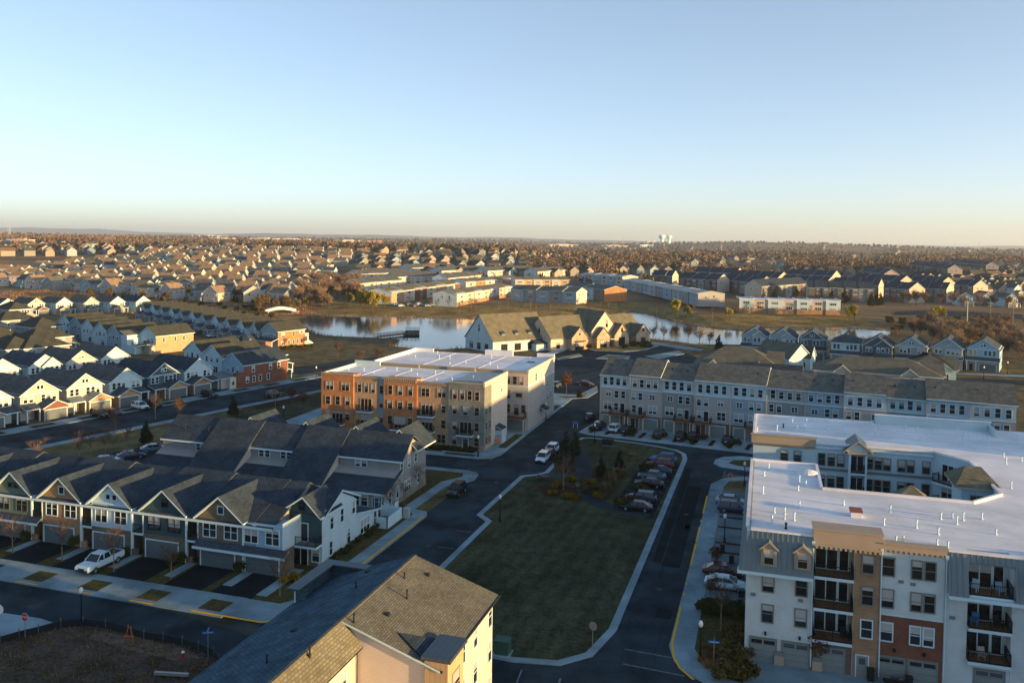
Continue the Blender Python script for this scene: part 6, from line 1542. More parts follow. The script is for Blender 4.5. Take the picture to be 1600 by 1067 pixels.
for v in range(3):
    proto('sapling%d' % v, 'young_tree', 'tree', trunk_mesh(4.2, .07, 'pale_bark'), qmesh('crown', [(bare_crown(4.6, 1.5, 420, .016), 'twig_grey')]))
    proto('bare%d' % v, 'bare_tree', 'tree', trunk_mesh(9.5, .2), qmesh('crown', [(bare_crown(10.5, 4.2, 1500, .05), 'twig_brown')]))
    proto('wood%d' % v, 'bare_tree', 'tree', trunk_mesh(10.5, .22), qmesh('crown', [(bare_crown(12, 4.6, 1000, .10), 'twig_brown'), (leaves([(0, 0, 8, 3.2, 3.4)], 120, .28), 'twig_grey')]))
    bl = [(rng.normal() * 1.3, rng.normal() * 1.3, 4.5 + rng.random() * 3.2, 1.5, 1.6) for _ in range(8)]
    proto('gold%d' % v, 'budding_tree', 'tree', trunk_mesh(7, .2), qmesh('crown', [(bare_crown(8, 3.4, 500, .07), 'twig_brown'), (leaves(bl, 900, .24), 'leaf_olive')]))
    proto('willow%d' % v, 'willow', 'tree', trunk_mesh(6.0, .18), qmesh('crown', [(leaves([(b[0], b[1], b[2] - .4, 1.3, 1.9) for b in bl], 1500, .2), 'leaf_willow')]))
    cone = [(rng.normal() * .2, rng.normal() * .2, 1 + i * .85, max(.25, 1.75 - i * .26), .75) for i in range(6)]
    proto('pine%d' % v, 'evergreen_tree', 'tree', trunk_mesh(5.4, .12), qmesh('crown', [(leaves(cone, 1900, .13), 'needle')]))
    sb = [(rng.normal() * .35, rng.normal() * .35, .45 + .25 * rng.random(), .5, .42) for _ in range(4)]
    proto('shrub%d' % v, 'shrub', 'shrub', None, qmesh('shrub', [(leaves(sb, 700, .075), 'leaf_green')]))
    proto('olive%d' % v, 'shrub', 'shrub', None, qmesh('shrub', [(leaves(sb, 700, .085), 'leaf_olive')]))
    proto('yellow%d' % v, 'flowering_shrub', 'shrub', None, qmesh('shrub', [(leaves(sb, 800, .085), 'leaf_yellow')]))
    proto('tuft%d' % v, 'grass_tuft', 'grass tuft', None, qmesh('grass_tuft', [(twigs(rng.normal(size=(260, 3)) * np.array([.14, .14, 0]), rng.normal(size=(260, 3)) * np.array([.36, .36, .12]) + np.array([0, 0, .6]), .02), 'dry_grass')]))
    proto('rust%d' % v, 'young_tree', 'tree', trunk_mesh(4.2, .08), qmesh('crown', [(bare_crown(4.6, 1.6, 300, .02), 'twig_red'), (leaves([(0, 0, 3.2, 1.3, 1.3)], 420, .11), 'leaf_rust')]))
    proto('pink%d' % v, 'young_tree', 'tree', trunk_mesh(4.6, .09), qmesh('crown', [(bare_crown(5.2, 2.0, 520, .032), 'twig_grey')]))
FIRST = {}
TN = [0]
def plant(key, p, label, group=None, s=1.0, sz=None):
    k = key + str(TN[0] % 3) if key + '0' in TREES else key; TN[0] += 1
    name, cat, tr, cr = TREES[k]; rz = random.uniform(0, 6.28); s *= random.uniform(.88, 1.14)
    if tr is None:
        o = link(name, cr, None, p, rz); tag(o, label, cat, group)
    else:
        o = thing(name, label, cat, p, rz, group); link('trunk', tr, o); link('crown', cr, o)
    o.scale = (s, s, s * (sz or 1)); return o
random.seed(5)
# street trees before the gabled terrace
for px, py, lab in ((20, 864, 'leafless young tree on the lawn patch nearest the left edge before the terrace'), (97, 877, 'leafless young tree left of the white pickup'), (178, 893, 'leafless young tree right of the white pickup'), (267, 904, 'leafless young tree between the dark driveways before the green front'), (437, 931, 'leafless young tree before the end house of the gabled terrace')):
    plant('sapling', at(px, py, .1), lab, 'young trees before the gabled terrace')
for px, py, lab in ((610, 805, 'leafless young tree on the lawn by the white fence'), (631, 790, 'leafless young tree on the lawn left of the tan utility box'), (656, 770, 'leafless young tree by the catslide end wall')): plant('sapling', at(px, py, .1), lab, 'young trees west of the park street')
for px, py in ((142, 716), (124, 718), (199, 703), (165, 712), (175, 708), (430, 640), (280, 660), (58, 735), (180, 688), (243, 655)): plant('sapling', at(px, py), 'leafless young tree on the grass strip by the left street', 'young trees by the left street', 1.1)
for px, py, lab, s in ((228, 693, 'dark evergreen tree at the rear lane behind the gabled terrace', .7), (364, 650, 'round topped evergreen standing by the left street', .72), (885, 722, 'tall evergreen at the head of the park beside the white parked cars', 1.0), (898, 712, 'evergreen just behind the tall one at the head of the park', .85), (968, 735, 'pointed evergreen in the park left of the parking bay', .7), (938, 745, 'dark small evergreen in the park bed', .6), (1123, 548, 'dark evergreen by the brown roofs at the lake', 1.0), (905, 622, 'small evergreen in the parking lot island', .5), (1006, 745, 'bushy evergreen beside the bay', .5)): plant('pine', at(px, py), lab, None, s)
for px, py in ((955, 765), (948, 778), (958, 772), (966, 762)): plant('gold', at(px, py), 'loose olive young tree in the park bed beside the parking bay', 'olive trees in the park', .33)
plant('sapling', at(880, 765, .15), 'tall leafless tree on the park lawn beside the path', None, 1.15)
for px, py in ((865, 772), (868, 762), (890, 752), (896, 752), (886, 778), (895, 779), (902, 780), (918, 754), (926, 755), (932, 776), (940, 778), (878, 760)): plant('yellow', at(px, py, .14), 'yellow flowering shrub in the park bed by the path', 'yellow shrubs in the park', .75)
for px, py in ((925, 770), (990, 790), (974, 795), (1002, 768), (1012, 740), (958, 750)): plant('olive', at(px, py, .14), 'dark olive shrub in the park bed', 'olive shrubs in the park', 1.5)
for k in range(9): plant('shrub', gr(-5.6 + .46 * k, 91.6, 17, .12), 'clipped dark green shrub in the hedge beside the apartment drives', 'hedge beside the drives', 1.15)
for k in range(14): plant('olive', gr(-2.3 + random.uniform(-.5, .6), 77.8 + k * .62, 17, .12), 'olive shrub massed at the apartment corner', 'shrubs at the apartment corner', 1.3)
for px, py in ((1098, 1034), (1106, 1042), (1112, 1031), (1117, 1047), (1125, 1040), (1131, 1046), (1104, 1027), (1131, 1053)): plant('tuft', at(px, py, .13), 'round dried grass tuft in the corner mulch bed', 'dried grass tufts', .9)
plant('rust', at(1118, 888, .12), 'young tree with rust leaves in a strip between the drives', None, .55); plant('rust', at(1110, 935, .12), 'young rusty tree beside the white saloon', None, .5); plant('sapling', at(1126, 985, .12), 'slender leafless tree on the corner lawn', None, 1.1); plant('rust', at(1278, 1046, .06), 'thin young tree before the garage doors', None, .8)
plant('rust', at(885, 615), 'red leaved tree on the island of the clubhouse lot', None, 1.1)
for px, py in ((1020, 533), (1037, 534), (1056, 534), (1075, 536), (1093, 541), (1108, 544), (1000, 531)): plant('pink', at(px, py), 'pinkish leafless tree on the near lake shore', 'trees along the near lake shore', 1.25)
for px, py in ((657, 690), (279, 650), (473, 640), (455, 632), (510, 604), (525, 606), (548, 602), (565, 575), (593, 570), (570, 590), (527, 560), (592, 600), (474, 545)): plant('rust' if py > 600 else 'pink', at(px, py), 'young tree with thin reddish crown near the brick block and lake lawn', 'reddish young trees')
for k in range(9): plant('shrub', gr(-64 + 1.5 * k, 147.2, 17, .12), 'low shrub along the foot of the brick block', 'shrubs by the brick block', .9)
for k in range(16): plant('shrub', gr(-50.9 + random.uniform(-.2, .4), 90 + k * 1.0, 17, .1), 'dark foundation shrub along the white end wall', 'shrubs along the end wall', .75)
for c in UC[:6]:
    plant('shrub', gr(c + 2.6, 84.0, 17, .1), 'clipped shrub beside a garage of the gabled terrace', 'shrubs by the garages', .9, 1.5)
plant('yellow', gr(-52.0, 84.0, 17, .1), 'round yellow shrub before the end house of the terrace')
for k in range(22):
    plant(random.choice(('shrub', 'olive')), gr(-54.5 + 7.1 * (k // 2) + random.uniform(-.8, .8), 166 + 3 * (k % 2) + random.uniform(-.5, .5), 24, .1), 'shrub in the planting strip between the rowhouse drives', 'shrubs between the rowhouse drives', 1.0)
for k in range(26): plant(random.choice(('olive', 'shrub')), at(random.uniform(835, 1010), random.uniform(528, 540)) if k % 2 else at(random.uniform(915, 1015), random.uniform(538, 546)), 'shrub in the clubhouse planting beds', 'shrubs round the clubhouse', 1.8)
for k in range(12): plant('shrub', at(425 + k * 5.5 + random.uniform(-2, 2), 548 - k * .5), 'dark shrub under the orange brick wall', 'shrubs under the orange house', 1.2)
# far shore
for px, py, s in ((563, 484, 1.1), (572, 484, 1.0), (582, 486, 1.25), (590, 486, 1.2), (602, 482, 1.05), (548, 480, .9)): plant('willow', at(px, py), 'bright yellow green willow before the lakeside terrace', 'willows on the far shore', s)
for px, py, s in ((1058, 496, 1.2), (1074, 496, .75), (1140, 500, .8), (1335, 503, 1.0), (1327, 500, .8), (1460, 502, 1.0), (1472, 500, .8)): plant('willow', at(px, py), 'yellow green tree on the right far shore', 'yellow trees on the right shore', s)
for k in range(34):
    x = 640 + k * 15.5 if k < 22 else 1030 + (k - 22) * 26
    plant('sapling', at(x + random.uniform(-5, 5), (487 if k < 22 else 497) + random.uniform(-7, 4)), 'leafless young tree on the far bank grass', 'young trees on the far bank', 1.3)
for k in range(16): plant('pink', at(1180 + k * 8.5, 486 + random.uniform(-1, 3)), 'leafless reddish tree in the line behind the white roofed terraces', 'tree line behind the terraces', 1.4)
# wooded inlet beside the footbridge
for k in range(85):
    px = random.uniform(464, 566); py = random.uniform(444, 486)
    if px > 520 and py > 474: py -= 14
    plant('wood', at(px, py), 'leafless brown tree in the wood round the lake inlet', 'trees of the inlet wood', .74)
for k in range(16): plant('gold', at(random.uniform(395, 482), random.uniform(478, 490)), 'golden bush like tree at the water by the footbridge', 'golden trees by the footbridge', .75)
for k in range(30): plant('olive', at(random.uniform(300, 430), random.uniform(470, 500)), 'scrubby bush on the brown meadow', 'bushes on the meadow', 1.9)
# brown wood at the right edge
for k in range(78):
    px = random.uniform(1425, 1625); py = random.uniform(512, 572) + max(0, (px - 1500)) * .06
    if px < 1480 and py > 540: continue
    plant('wood', at(px, py), 'leafless brown tree in the wood at the right edge', 'trees of the right hand wood', .62)
for k in range(40): plant('olive', at(random.uniform(1390, 1560), random.uniform(498, 520)), 'brown scrub bush on the open ground by the poles', 'scrub by the poles', 2.2)
for px, py in ((1370, 478), (1362, 479), (1375, 477), (1183, 458), (1172, 459), (1320, 474), (1244, 470), (1210, 475), (1300, 472), (1412, 476), (1420, 478), (1431, 478), (1445, 479), (1470, 478), (1490, 480), (1505, 482), (1530, 480), (1552, 482), (1575, 484), (1596, 484), (1240, 480)):
    plant('pine' if px < 1376 else 'wood', at(px, py), 'dark evergreen among the brick terraces on the right' if px < 1376 else 'brown tree beside the far road on the right', 'evergreens by the brick terraces' if px < 1376 else 'brown trees by the far road', 1.5 if px < 1376 else .7)
for k in range(70):
    p = q0 + eu * random.uniform(0, 300) + ev * random.uniform(8, 330); p.z = hz(p.x, p.y)
    if -10 < p.x / p.y * CF + 800 < 520: plant('wood' if k % 3 else 'pine', p, 'small garden tree standing between the subdivision houses', 'garden trees of the subdivision', .5 if k % 3 else .9)
for k in range(26): plant('pine' if k % 3 else 'gold', at(random.uniform(120, 400), 468 + random.uniform(-4, 6)), 'small tree in a garden facing the brown meadow', 'garden trees by the meadow', .75)

# ground cover nobody could count
def scatter(name, pts, h_, w_, m1, m2, per=5, spread=.5):
    P = np.array([[p[0], p[1], p[2]] for p in pts]); G = []
    for mt, sel in ((m1, P[::2]), (m2, P[1::2])):
        B = np.repeat(sel, per, axis=0); B = B + rng.normal(size=B.shape) * np.array([spread, spread, 0])
        T = B + rng.normal(size=B.shape) * np.array([h_ * .4, h_ * .4, 0]) + np.stack([np.zeros(len(B)), np.zeros(len(B)), h_ * (.4 + .9 * rng.random(len(B)))], 1); G.append((twigs(B, T, w_), mt))
    o = link(name, qmesh(name, G)); o['kind'] = 'stuff'
def inside(p, poly):
    c = False; n_ = len(poly)
    for i in range(n_):
        a, b = poly[i], poly[i - 1]
        if (a[1] > p[1]) != (b[1] > p[1]) and p[0] < (b[0] - a[0]) * (p[1] - a[1]) / (b[1] - a[1]) + a[0]: c = not c
    return c
ps = []
while len(ps) < 900:
    p = at(random.uniform(-40, 345), random.uniform(980, 1110))
    if inside(p, DIRT): ps.append((p.x, p.y, .05))
scatter('weeds', ps, .22, .035, 'dry_grass', 'leaf_olive', 5, .35)
ps = []
for k in range(len(LAKE)):
    a, b = Vector(LAKE[k]), Vector(LAKE[(k + 1) % len(LAKE)]); n_ = int((b - a).length / .8)
    for j in range(n_):
        if random.random() < .35 + .5 * (math.sin(j * .07 + k) > -.2): q = a.lerp(b, j / n_); ps.append((q.x, q.y, hz(q.x, q.y)))
scatter('reeds', ps, 1.0, .09, 'dry_grass', 'twig_brown', 5, .7)
ps = []
while len(ps) < 2600:
    p = Vector((random.uniform(-330, -105), random.uniform(405, 560)))
    s_ = p.y - shore_y(p.x)
    if -55 < s_ < 60 + max(0, -200 - p.x) * .3 and not inside(p, LAKE) and math.sin(p.x * .11) * math.cos(p.y * .13) > -.35: ps.append((p.x, p.y, hz(p.x, p.y)))
scatter('meadow_grass', ps, 1.1, .12, 'dry_grass', 'twig_brown', 5, 1.2)

# distant woodland: one mass
def wood_mass(name, pts, m1, m2):
    G1, G2 = [], []
    for x, y, z, h_, kind in pts:
        d = math.hypot(x, y); n_ = 46 if d < 1500 else 24 if d < 2800 else 13; s = max(.7, d * .00075)
        q = leaves([(x, y, z + h_ * .58, h_ * .34, h_ * .42), (x + random.uniform(-3, 3), y + random.uniform(-3, 3), z + h_ * .4, h_ * .3, h_ * .36)], n_, s)
        (G2 if kind else G1).append(q)
    me = qmesh(name, [(np.concatenate(G1), m1), (np.concatenate(G2), m2)]); o = link(name, me); o['kind'] = 'stuff'
random.seed(9)
pts = []
def wpatch(px0, px1, d0, d1, n_, ever=.12, hh=(9, 15)):
    for k in range(n_):
        y = math.exp(random.uniform(math.log(d0), math.log(d1))); x = (random.uniform(px0, px1) - 800) / CF * y
        pts.append((x, y, hz(x, y), random.uniform(*hh), random.random() < ever))
wpatch(-80, 230, 1450, 2600, 1000, .08, (12, 20)); wpatch(200, 520, 1700, 2600, 500, .15); wpatch(400, 780, 1150, 1600, 620, .45, (9, 14)); wpatch(780, 1120, 1150, 1900, 520, .2); wpatch(930, 1060, 900, 1150, 170, .2); wpatch(830, 960, 780, 960, 130, .1)
wpatch(1230, 1420, 900, 1350, 420, .12); wpatch(1380, 1660, 1300, 2100, 620, .1, (10, 16)); wpatch(1020, 1300, 1500, 2400, 420, .25); wpatch(1060, 1180, 760, 900, 60, .1)
wpatch(-100, 1700, 1900, 4200, 1500, .2, (4, 12)); wpatch(-100, 1700, 4000, 6800, 1700, .22, (5, 12)); wpatch(560, 1640, 650, 1100, 330, .2, (5, 9)); wpatch(-60, 560, 900, 1500, 260, .3, (5, 9))
wood_mass('distant_woods', pts, 'twig_brown', 'needle')

# ================================================================== vehicles
CARM = {}; BUMP = {}
def loft(m, st, mt):
    """stations [(x, [(y, z), ...])] mirrored about y=0 and skinned"""
    R = []
    for x, half in st:
        R.append([(x, -y, z) for y, z in half] + [(x, y, z) for y, z in reversed(half)])
    n = len(R[0])
    for a, b in zip(R, R[1:]):
        for k in range(n): m.face([a[k], b[k], b[(k + 1) % n], a[(k + 1) % n]], mt)
    m.face(R[0][::-1], mt); m.face(R[-1], mt)
CARS = dict(   # length, half width, sill, bonnet, belt, roof, stations of the glasshouse
    sedan=(4.75, .91, .28, .86, .98, 1.45, (-1.95, -1.15, .35, 1.25)), suv=(4.75, .95, .34, 1.0, 1.12, 1.74, (-2.2, -1.9, .35, 1.1)), van=(5.0, .98, .34, 1.05, 1.15, 1.8, (-2.4, -2.2, .7, 1.5)), pickup=(5.9, 1.0, .45, 1.15, 1.25, 1.9, (-.75, -.55, .75, 1.45)))
def car_parts(kind, col):
    if (kind, col) in CARM: return CARM[(kind, col)]
    L_, w_, sl, bn, bl, rf, (r0, r1_, f1, f0) = CARS[kind]; h = L_ / 2; pm = 'paint_' + col
    b = MB()
    def half(ww, z0, z1): return [(ww * .86, z0), (ww, z0 + .18), (ww, (z0 + z1) * .55), (ww * .93, z1)]
    if kind == 'pickup':
        st = [(-h, half(w_ * .93, sl + .1, bl)), (-h + .15, half(w_, sl, bl)), (-.85, half(w_, sl, bl)), (1.4, half(w_, sl, bl)), (1.55, half(w_, sl, bn + .05)), (h - .25, half(w_ * .99, sl, bn + .02)), (h, half(w_ * .95, sl + .06, bn - .06))]
    else:
        st = [(-h, half(w_ * .86, sl + .14, bl - .1)), (-h + .22, half(w_ * .97, sl, bl)), (r0 + .1, half(w_, sl, bl)), (f0 - .1, half(w_, sl, bl)), (f0 + .1, half(w_, sl, bn + .03)), (h - .4, half(w_ * .96, sl, bn - .08)), (h, half(w_ * .8, sl + .12, bn - .24))]
    loft(b, st, pm)
    rw = w_ * .74
    b.box(r1_ - .02, f1 + .02, -rw, rw, rf - .06, rf + .015, pm)
    for x, x2 in ((r0, r1_), (f0, f1)):
        for s in (-1, 1): b.tube((x, s * w_ * .9, bl), (x2, s * rw, rf), .05, .05, pm, 4)
    for s in (-1, 1): b.box((r0 + f0) / 2 - .06, (r0 + f0) / 2 + .06, s * w_ * .83 - .06, s * w_ * .83 + .06, bl, rf, pm)
    if kind == 'pickup': b.box(-h + .2, -.95, -w_ * .78, w_ * .78, bl - .01, bl + .012, 'frame_dark')
    g = MB(); loft(g, [(r0, [(w_ * .88, bl - .02), (w_ * .87, bl + .02)]), (r1_, [(w_ * .9, bl - .02), (rw * .98, rf - .02)]), (f1, [(w_ * .9, bl - .02), (rw * .98, rf - .02)]), (f0, [(w_ * .88, bl - .02), (w_ * .87, bl + .02)])], 'car_glass')
    wr = .33 if kind == 'sedan' else .37 if kind != 'pickup' else .41
    wh = MB(); rim = MB()
    wh.lathe([(0, -.11), (wr, -.11), (wr, .11), (0, .11)], 'tyre', 14); rim.lathe([(wr * .62, .112), (wr * .5, .125), (0, .125)], 'rim', 10)
    hl = MB(); hl.box(-.12, .02, -.17, .17, -.09, .09, 'lamp_white'); tl = MB(); tl.box(-.03, .1, -.16, .16, -.1, .1, 'tail_red')
    bp = MB(); bp.box(h - .03, h + .05, -w_ * .84, w_ * .84, sl + .06, sl + .3, 'frame_dark'); bp.box(h - .04, h + .03, -w_ * .42, w_ * .42, bn - .42, bn - .2, 'frame_dark'); bp.box(-h - .05, -h + .04, -w_ * .84, w_ * .84, sl + .08, sl + .32, 'frame_dark'); bp.box(-h - .06, -h - .04, -.26, .26, sl + .34, sl + .46, 'lamp_white')
    BUMP[(kind, col)] = bp.mesh('bumper', uv=False); mr_ = MB(); mr_.box(-.1, .08, -.1, .1, -.08, .08, pm); BUMP['m' + kind + col] = mr_.mesh('mirror', uv=False)
    CARM[(kind, col)] = (b.mesh('body', uv=False), g.mesh('windows_glass', uv=False), wh.mesh('wheel', uv=False), rim.mesh('rim', uv=False), hl.mesh('headlight', uv=False), tl.mesh('tail_light', uv=False), wr, L_, w_, bn, bl)
    return CARM[(kind, col)]
def car(kind, col, p, ang, label, group=None):
    """ang: world direction of the nose"""
    B, G, W, RM, HL, TL, wr, L_, w_, bn, bl = car_parts(kind, col)
    t = thing({'suv': 'parked_suv', 'van': 'parked_van', 'pickup': 'pickup_truck', 'sedan': 'parked_car'}[kind], label, 'pickup' if kind == 'pickup' else 'car', p, ang, group)
    link('body', B, t); link('glass', G, t); link('bumper', BUMP[(kind, col)], t)
    for s in (-1, 1): link('mirror', BUMP['m' + kind + col], t, (CARS[kind][6][3] - .35, s * (w_ + .06), bl + .08))
    for x in (-L_ * .30, L_ * .305):
        for s in (-1, 1):
            o = link('wheel', W, t, (x, s * (w_ - .1), wr)); o.rotation_euler = (-s * math.pi / 2, 0, 0); link('rim', RM, o)
    for s in (-1, 1): link('headlight', HL, t, (L_ / 2 - .1, s * w_ * .62, bn - .28)); link('tail_light', TL, t, (-L_ / 2 + .04, s * w_ * .66, bl - .26))
    return t
DU = R_(-17); DV_ = R_(73)
car('pickup', 'white', at(157, 886, .13), DV_ + math.pi, 'white crew cab pickup parked in a driveway of the gabled terrace')
car('suv', 'black', at(713, 772, .03), DV_ + math.pi, 'black off road wagon parked in the bay on the park street')
car('suv', 'white', at(848, 721, .03), DV_ + math.pi, 'white hatchback parked by the park, the nearer of two'); car('suv', 'white', at(862, 708, .03), DV_ + math.pi, 'white car parked by the park, the farther of two'); car('sedan', 'black', at(857, 714, .03), DV_ + math.pi, 'black car squeezed between the two white ones')
for kind, col, px, py, lab in (('suv', 'blue', 1036, 722, 'light blue car at the far end of the park bay'), ('suv', 'red', 1031, 731, 'red car second from the far end of the park bay'), ('sedan', 'navy', 1027, 740, 'dark blue car next to the red one in the park bay'), ('sedan', 'tealgrey', 1018, 748, 'grey blue saloon in the middle of the park bay'), ('sedan', 'black', 1014, 760, 'black saloon before the empty space of the park bay'), ('suv', 'navy', 1001, 784, 'dark wagon with pale roof glass near the front of the park bay'), ('sedan', 'black', 994, 797, 'black saloon nearest in the park bay')): car(kind, col, at(px, py, .16), DU + math.pi, lab, 'cars in the park bay')
for kind, col, px, py, lab in (('sedan', 'silver', 1143, 788, 'silver car behind the dark wagon beside the apartment house'), ('suv', 'navy', 1147, 800, 'dark blue wagon by the apartment house wall'), ('sedan', 'darkred', 1130, 899, 'dark red car next to the white saloon'), ('sedan', 'white', 1134, 919, 'white saloon in a drive beside the apartment house')): car(kind, col, at(px, py, .13), DU, lab, 'cars beside the apartment house')
car('sedan', 'black', at(1400, 1090, .07), DU + 1.5, 'black car at the bottom edge before the garages')
for kind, col, px, py, lab in (('suv', 'white', 961, 674, 'white wagon in a rowhouse drive'), ('suv', 'black', 937, 670, 'black wagon left of the white one before the rowhouses'), ('sedan', 'black', 979, 675, 'black car right of the white wagon before the rowhouses'), ('suv', 'black', 1064, 687, 'black wagon with red tail lights in a rowhouse drive'), ('sedan', 'grey', 1030, 680, 'grey car in the middle rowhouse drives'), ('sedan', 'black', 1083, 685, 'black car right of the wagon with tail lights'), ('sedan', 'black', 1137, 691, 'dark car in the rightmost visible rowhouse drive'), ('sedan', 'black', 922, 655, 'dark car parked at the left corner of the rowhouses')): car(kind, col, at(px, py, .12), R_(90 - FA), lab, 'cars in the rowhouse drives')
for kind, col, px, py, lab in (('suv', 'white', 219, 639, 'white wagon on a drive of the left street'), ('suv', 'black', 240, 636, 'dark car right of the white wagon on the left street'), ('suv', 'black', 155, 651, 'black wagon on a drive before the ivory house'), ('sedan', 'darkred', 176, 648, 'dark red car beside the black wagon on the left street'), ('suv', 'black', 327, 620, 'black car before the small porch of the white house')): car(kind, col, at(px, py, .12), R_(-32), lab, 'cars on the left street drives')
car('suv', 'black', at(428, 620, .03), R_(58), 'dark car driving on the left street by the brick house')
for kind, col, px, py, lab in (('sedan', 'silver', 167, 724, 'pale car on the rear lane behind the gabled terrace'), ('sedan', 'navy', 205, 716, 'dark blue car in the middle of the rear lane'), ('sedan', 'tealgrey', 241, 705, 'blue grey car nearest the catslide terrace on the rear lane')): car(kind, col, at(px, py, .03), R_(30), lab, 'cars on the rear lane')
car('suv', 'grey', at(869, 605, .03), R_(70), 'grey car in the clubhouse lot beside the cream block'); car('sedan', 'darkred', at(915, 603, .03), R_(-20), 'dark red car parked in the clubhouse lot')
car('suv', 'white', at(331, 527), R_(238), 'white car in a drive of the shaded row'); car('suv', 'grey', at(307, 523), R_(238), 'grey car in a drive of the shaded row')
for k, (px, py) in enumerate(((620, 478), (627, 479), (640, 478), (650, 479), (655, 477), (668, 479), (675, 478), (1190, 452), (1200, 452), (1215, 456), (1230, 459), (1245, 462), (1175, 449))): car(('suv', 'sedan')[k % 2], ('white', 'silver', 'grey', 'black')[k % 4], at(px, py), R_(40), 'tiny parked car among the far terraces', 'cars among the far terraces')

# ================================================================== street furniture
def lamp_parts():
    a = MB(); a.lathe([(.24, 0), (.24, .12), (.15, .3), (.12, .75), (.075, .85), (.06, 3.1), (.1, 3.18), (.05, 3.25), (.14, 3.32), (0, 3.33)], 'black_metal', 10)
    b = MB(); b.lathe([(.12, 3.32), (.2, 3.5), (.22, 3.62), (.15, 3.85), (.07, 3.98), (0, 4.05)], 'lamp_white', 12)
    c = MB(); c.lathe([(.08, 3.97), (.03, 4.1), (0, 4.2)], 'black_metal', 8); return a.mesh('post', uv=False), b.mesh('globe', uv=False), c.mesh('finial', uv=False)
LPM = lamp_parts()
for px, py, lab in ((127, 976, 'black lamp post by the bare plot in front of the terrace'), (781, 815, 'black lamp post on the west edge of the park lawn'), (929, 692, 'black lamp post at the top corner of the park'), (1163, 758, 'black lamp post on the corner island edge by the white roof'), (1132, 848, 'black lamp post between the apartment drives'), (1094, 1032, 'black lamp post on the corner lawn by the blue street sign'), (747, 713, 'black lamp post at the corner of the brick block'), (443, 662, 'black lamp post near the catslide roofs'), (853, 656, 'black lamp post beside the cream block'), (494, 594, 'black lamp post on the lane beyond the brick sided house'), (918, 548, 'black lamp post on the clubhouse roundabout'), (1537, 592, 'black lamp post before the blue house at the right'), (1574, 584, 'black lamp post at the right edge by the wood'), (953, 592, 'black lamp post in the clubhouse lot'), (1121, 548, 'lamp post by the evergreen at the brown roofs')):
    t = thing('street_lamp', lab, 'street lamp', at(px, py, .1), 0, 'black lamp posts')
    for n_, me in zip(('post', 'globe', 'finial'), LPM): link(n_, me, t)
def text_mesh(s, size, mt):
    cu = bpy.data.curves.new('lettering', 'FONT'); cu.body = s; cu.size = size; cu.extrude = .004; cu.align_x = 'CENTER'; cu.align_y = 'CENTER'
    o = bpy.data.objects.new('lettering', cu); COL.objects.link(o); bpy.context.view_layer.update()
    me = bpy.data.meshes.new_from_object(o); me.name = 'lettering'; COL.objects.unlink(o); bpy.data.objects.remove(o); me.materials.clear(); me.materials.append(MATS[mt])
    V = np.zeros(len(me.vertices) * 3); me.vertices.foreach_get('co', V); V = V.reshape(-1, 3); V = np.stack([V[:, 0], -V[:, 2], V[:, 1]], 1); me.vertices.foreach_set('co', V.ravel()); me.update(); return me
stop_txt = text_mesh('STOP', .3, 'white_trim')
def stop_sign(p, rz, lab, h_=2.1):
    t = thing('stop_sign', lab, 'stop sign', p, rz, 'stop signs')
    m = MB(); m.tube((0, .03, 0), (0, .03, h_ + .3), .035, .035, 'sign_metal', 6); m.build('post', t)
    m = MB(); r = .42; o8 = [(r * math.cos(R_(22.5 + 45 * k)), r * math.sin(R_(22.5 + 45 * k))) for k in range(8)]
    m.extr([(x, h_ + z) for x, z in o8], 'y', -.03, -.01, 'white_trim'); m.extr([(x * .92, h_ + z * .92) for x, z in o8], 'y', -.036, -.0305, 'sign_red'); pl = m.build('plate', t); link('lettering', stop_txt, pl, (0, -.04, h_))
stop_sign(at(39, 996), R_(-10), 'red stop sign at the drive of the bare plot'); stop_sign(at(1141, 757, .13), R_(-25), 'red stop sign on the corner island', 1.6)
m = MB(); m.extr([(.45 * math.cos(R_(45 * k + 22.5)), 2.2 + .45 * math.sin(R_(45 * k + 22.5))) for k in range(8)], 'y', -.02, 0, 'sign_metal'); m.tube((0, .03, 0), (0, .03, 2.5), .035, .035, 'sign_metal', 6); tag(m.build('traffic_sign', None, at(926, 1012, .14), R_(150)), 'grey back of a traffic sign at the foot of the park lawn', 'road sign')
m = MB(); m.extr([(.5 * math.cos(R_(45 * k + 22.5)), 2.2 + .5 * math.sin(R_(45 * k + 22.5))) for k in range(8)], 'y', -.02, 0, 'lamp_white'); m.tube((0, .03, 0), (0, .03, 2.5), .035, .035, 'sign_metal', 6); tag(m.build('traffic_sign', None, at(-1, 985), R_(170)), 'pale back of a traffic sign cut by the left edge', 'road sign')
def street_sign(p, rz, lab, h_=2.6):
    t = thing('street_sign', lab, 'street sign', p, rz, 'blue street name signs')
    m = MB(); m.tube((0, 0, 0), (0, 0, h_ + .35), .035, .035, 'sign_metal', 6); m.build('post', t)
    for k, a in ((0, 0), (1, 1.5)):
        m = MB(); m.box(-.55, .55, -.015, .015, -.1, .12, 'sign_blue'); m.box(-.4, .4, -.02, .02, -.025, .035, 'white_trim'); m.build('name_plate', t, (0, 0, h_ + .25 * k), a)
street_sign(at(325, 1030), R_(10), 'blue street name signs on a post by the bare plot'); street_sign(at(1115, 1040, .13), R_(-8), 'blue street name sign on the mulch corner by the apartment house', 2.3); street_sign(at(778, 702, .12), R_(20), 'blue street name sign beside the brick block', 2.4)
m = MB(); m.box(-.6, .6, -.02, .02, .9, 1.5, 'tarp_blue'); m.box(-.5, -.4, -.02, .02, 0, .9, 'white_trim'); m.box(.4, .5, -.02, .02, 0, .9, 'white_trim'); tag(m.build('notice_board', None, at(899, 669, .1), R_(-15)), 'blue temporary sign at the left corner of the rowhouse drives', 'sign')
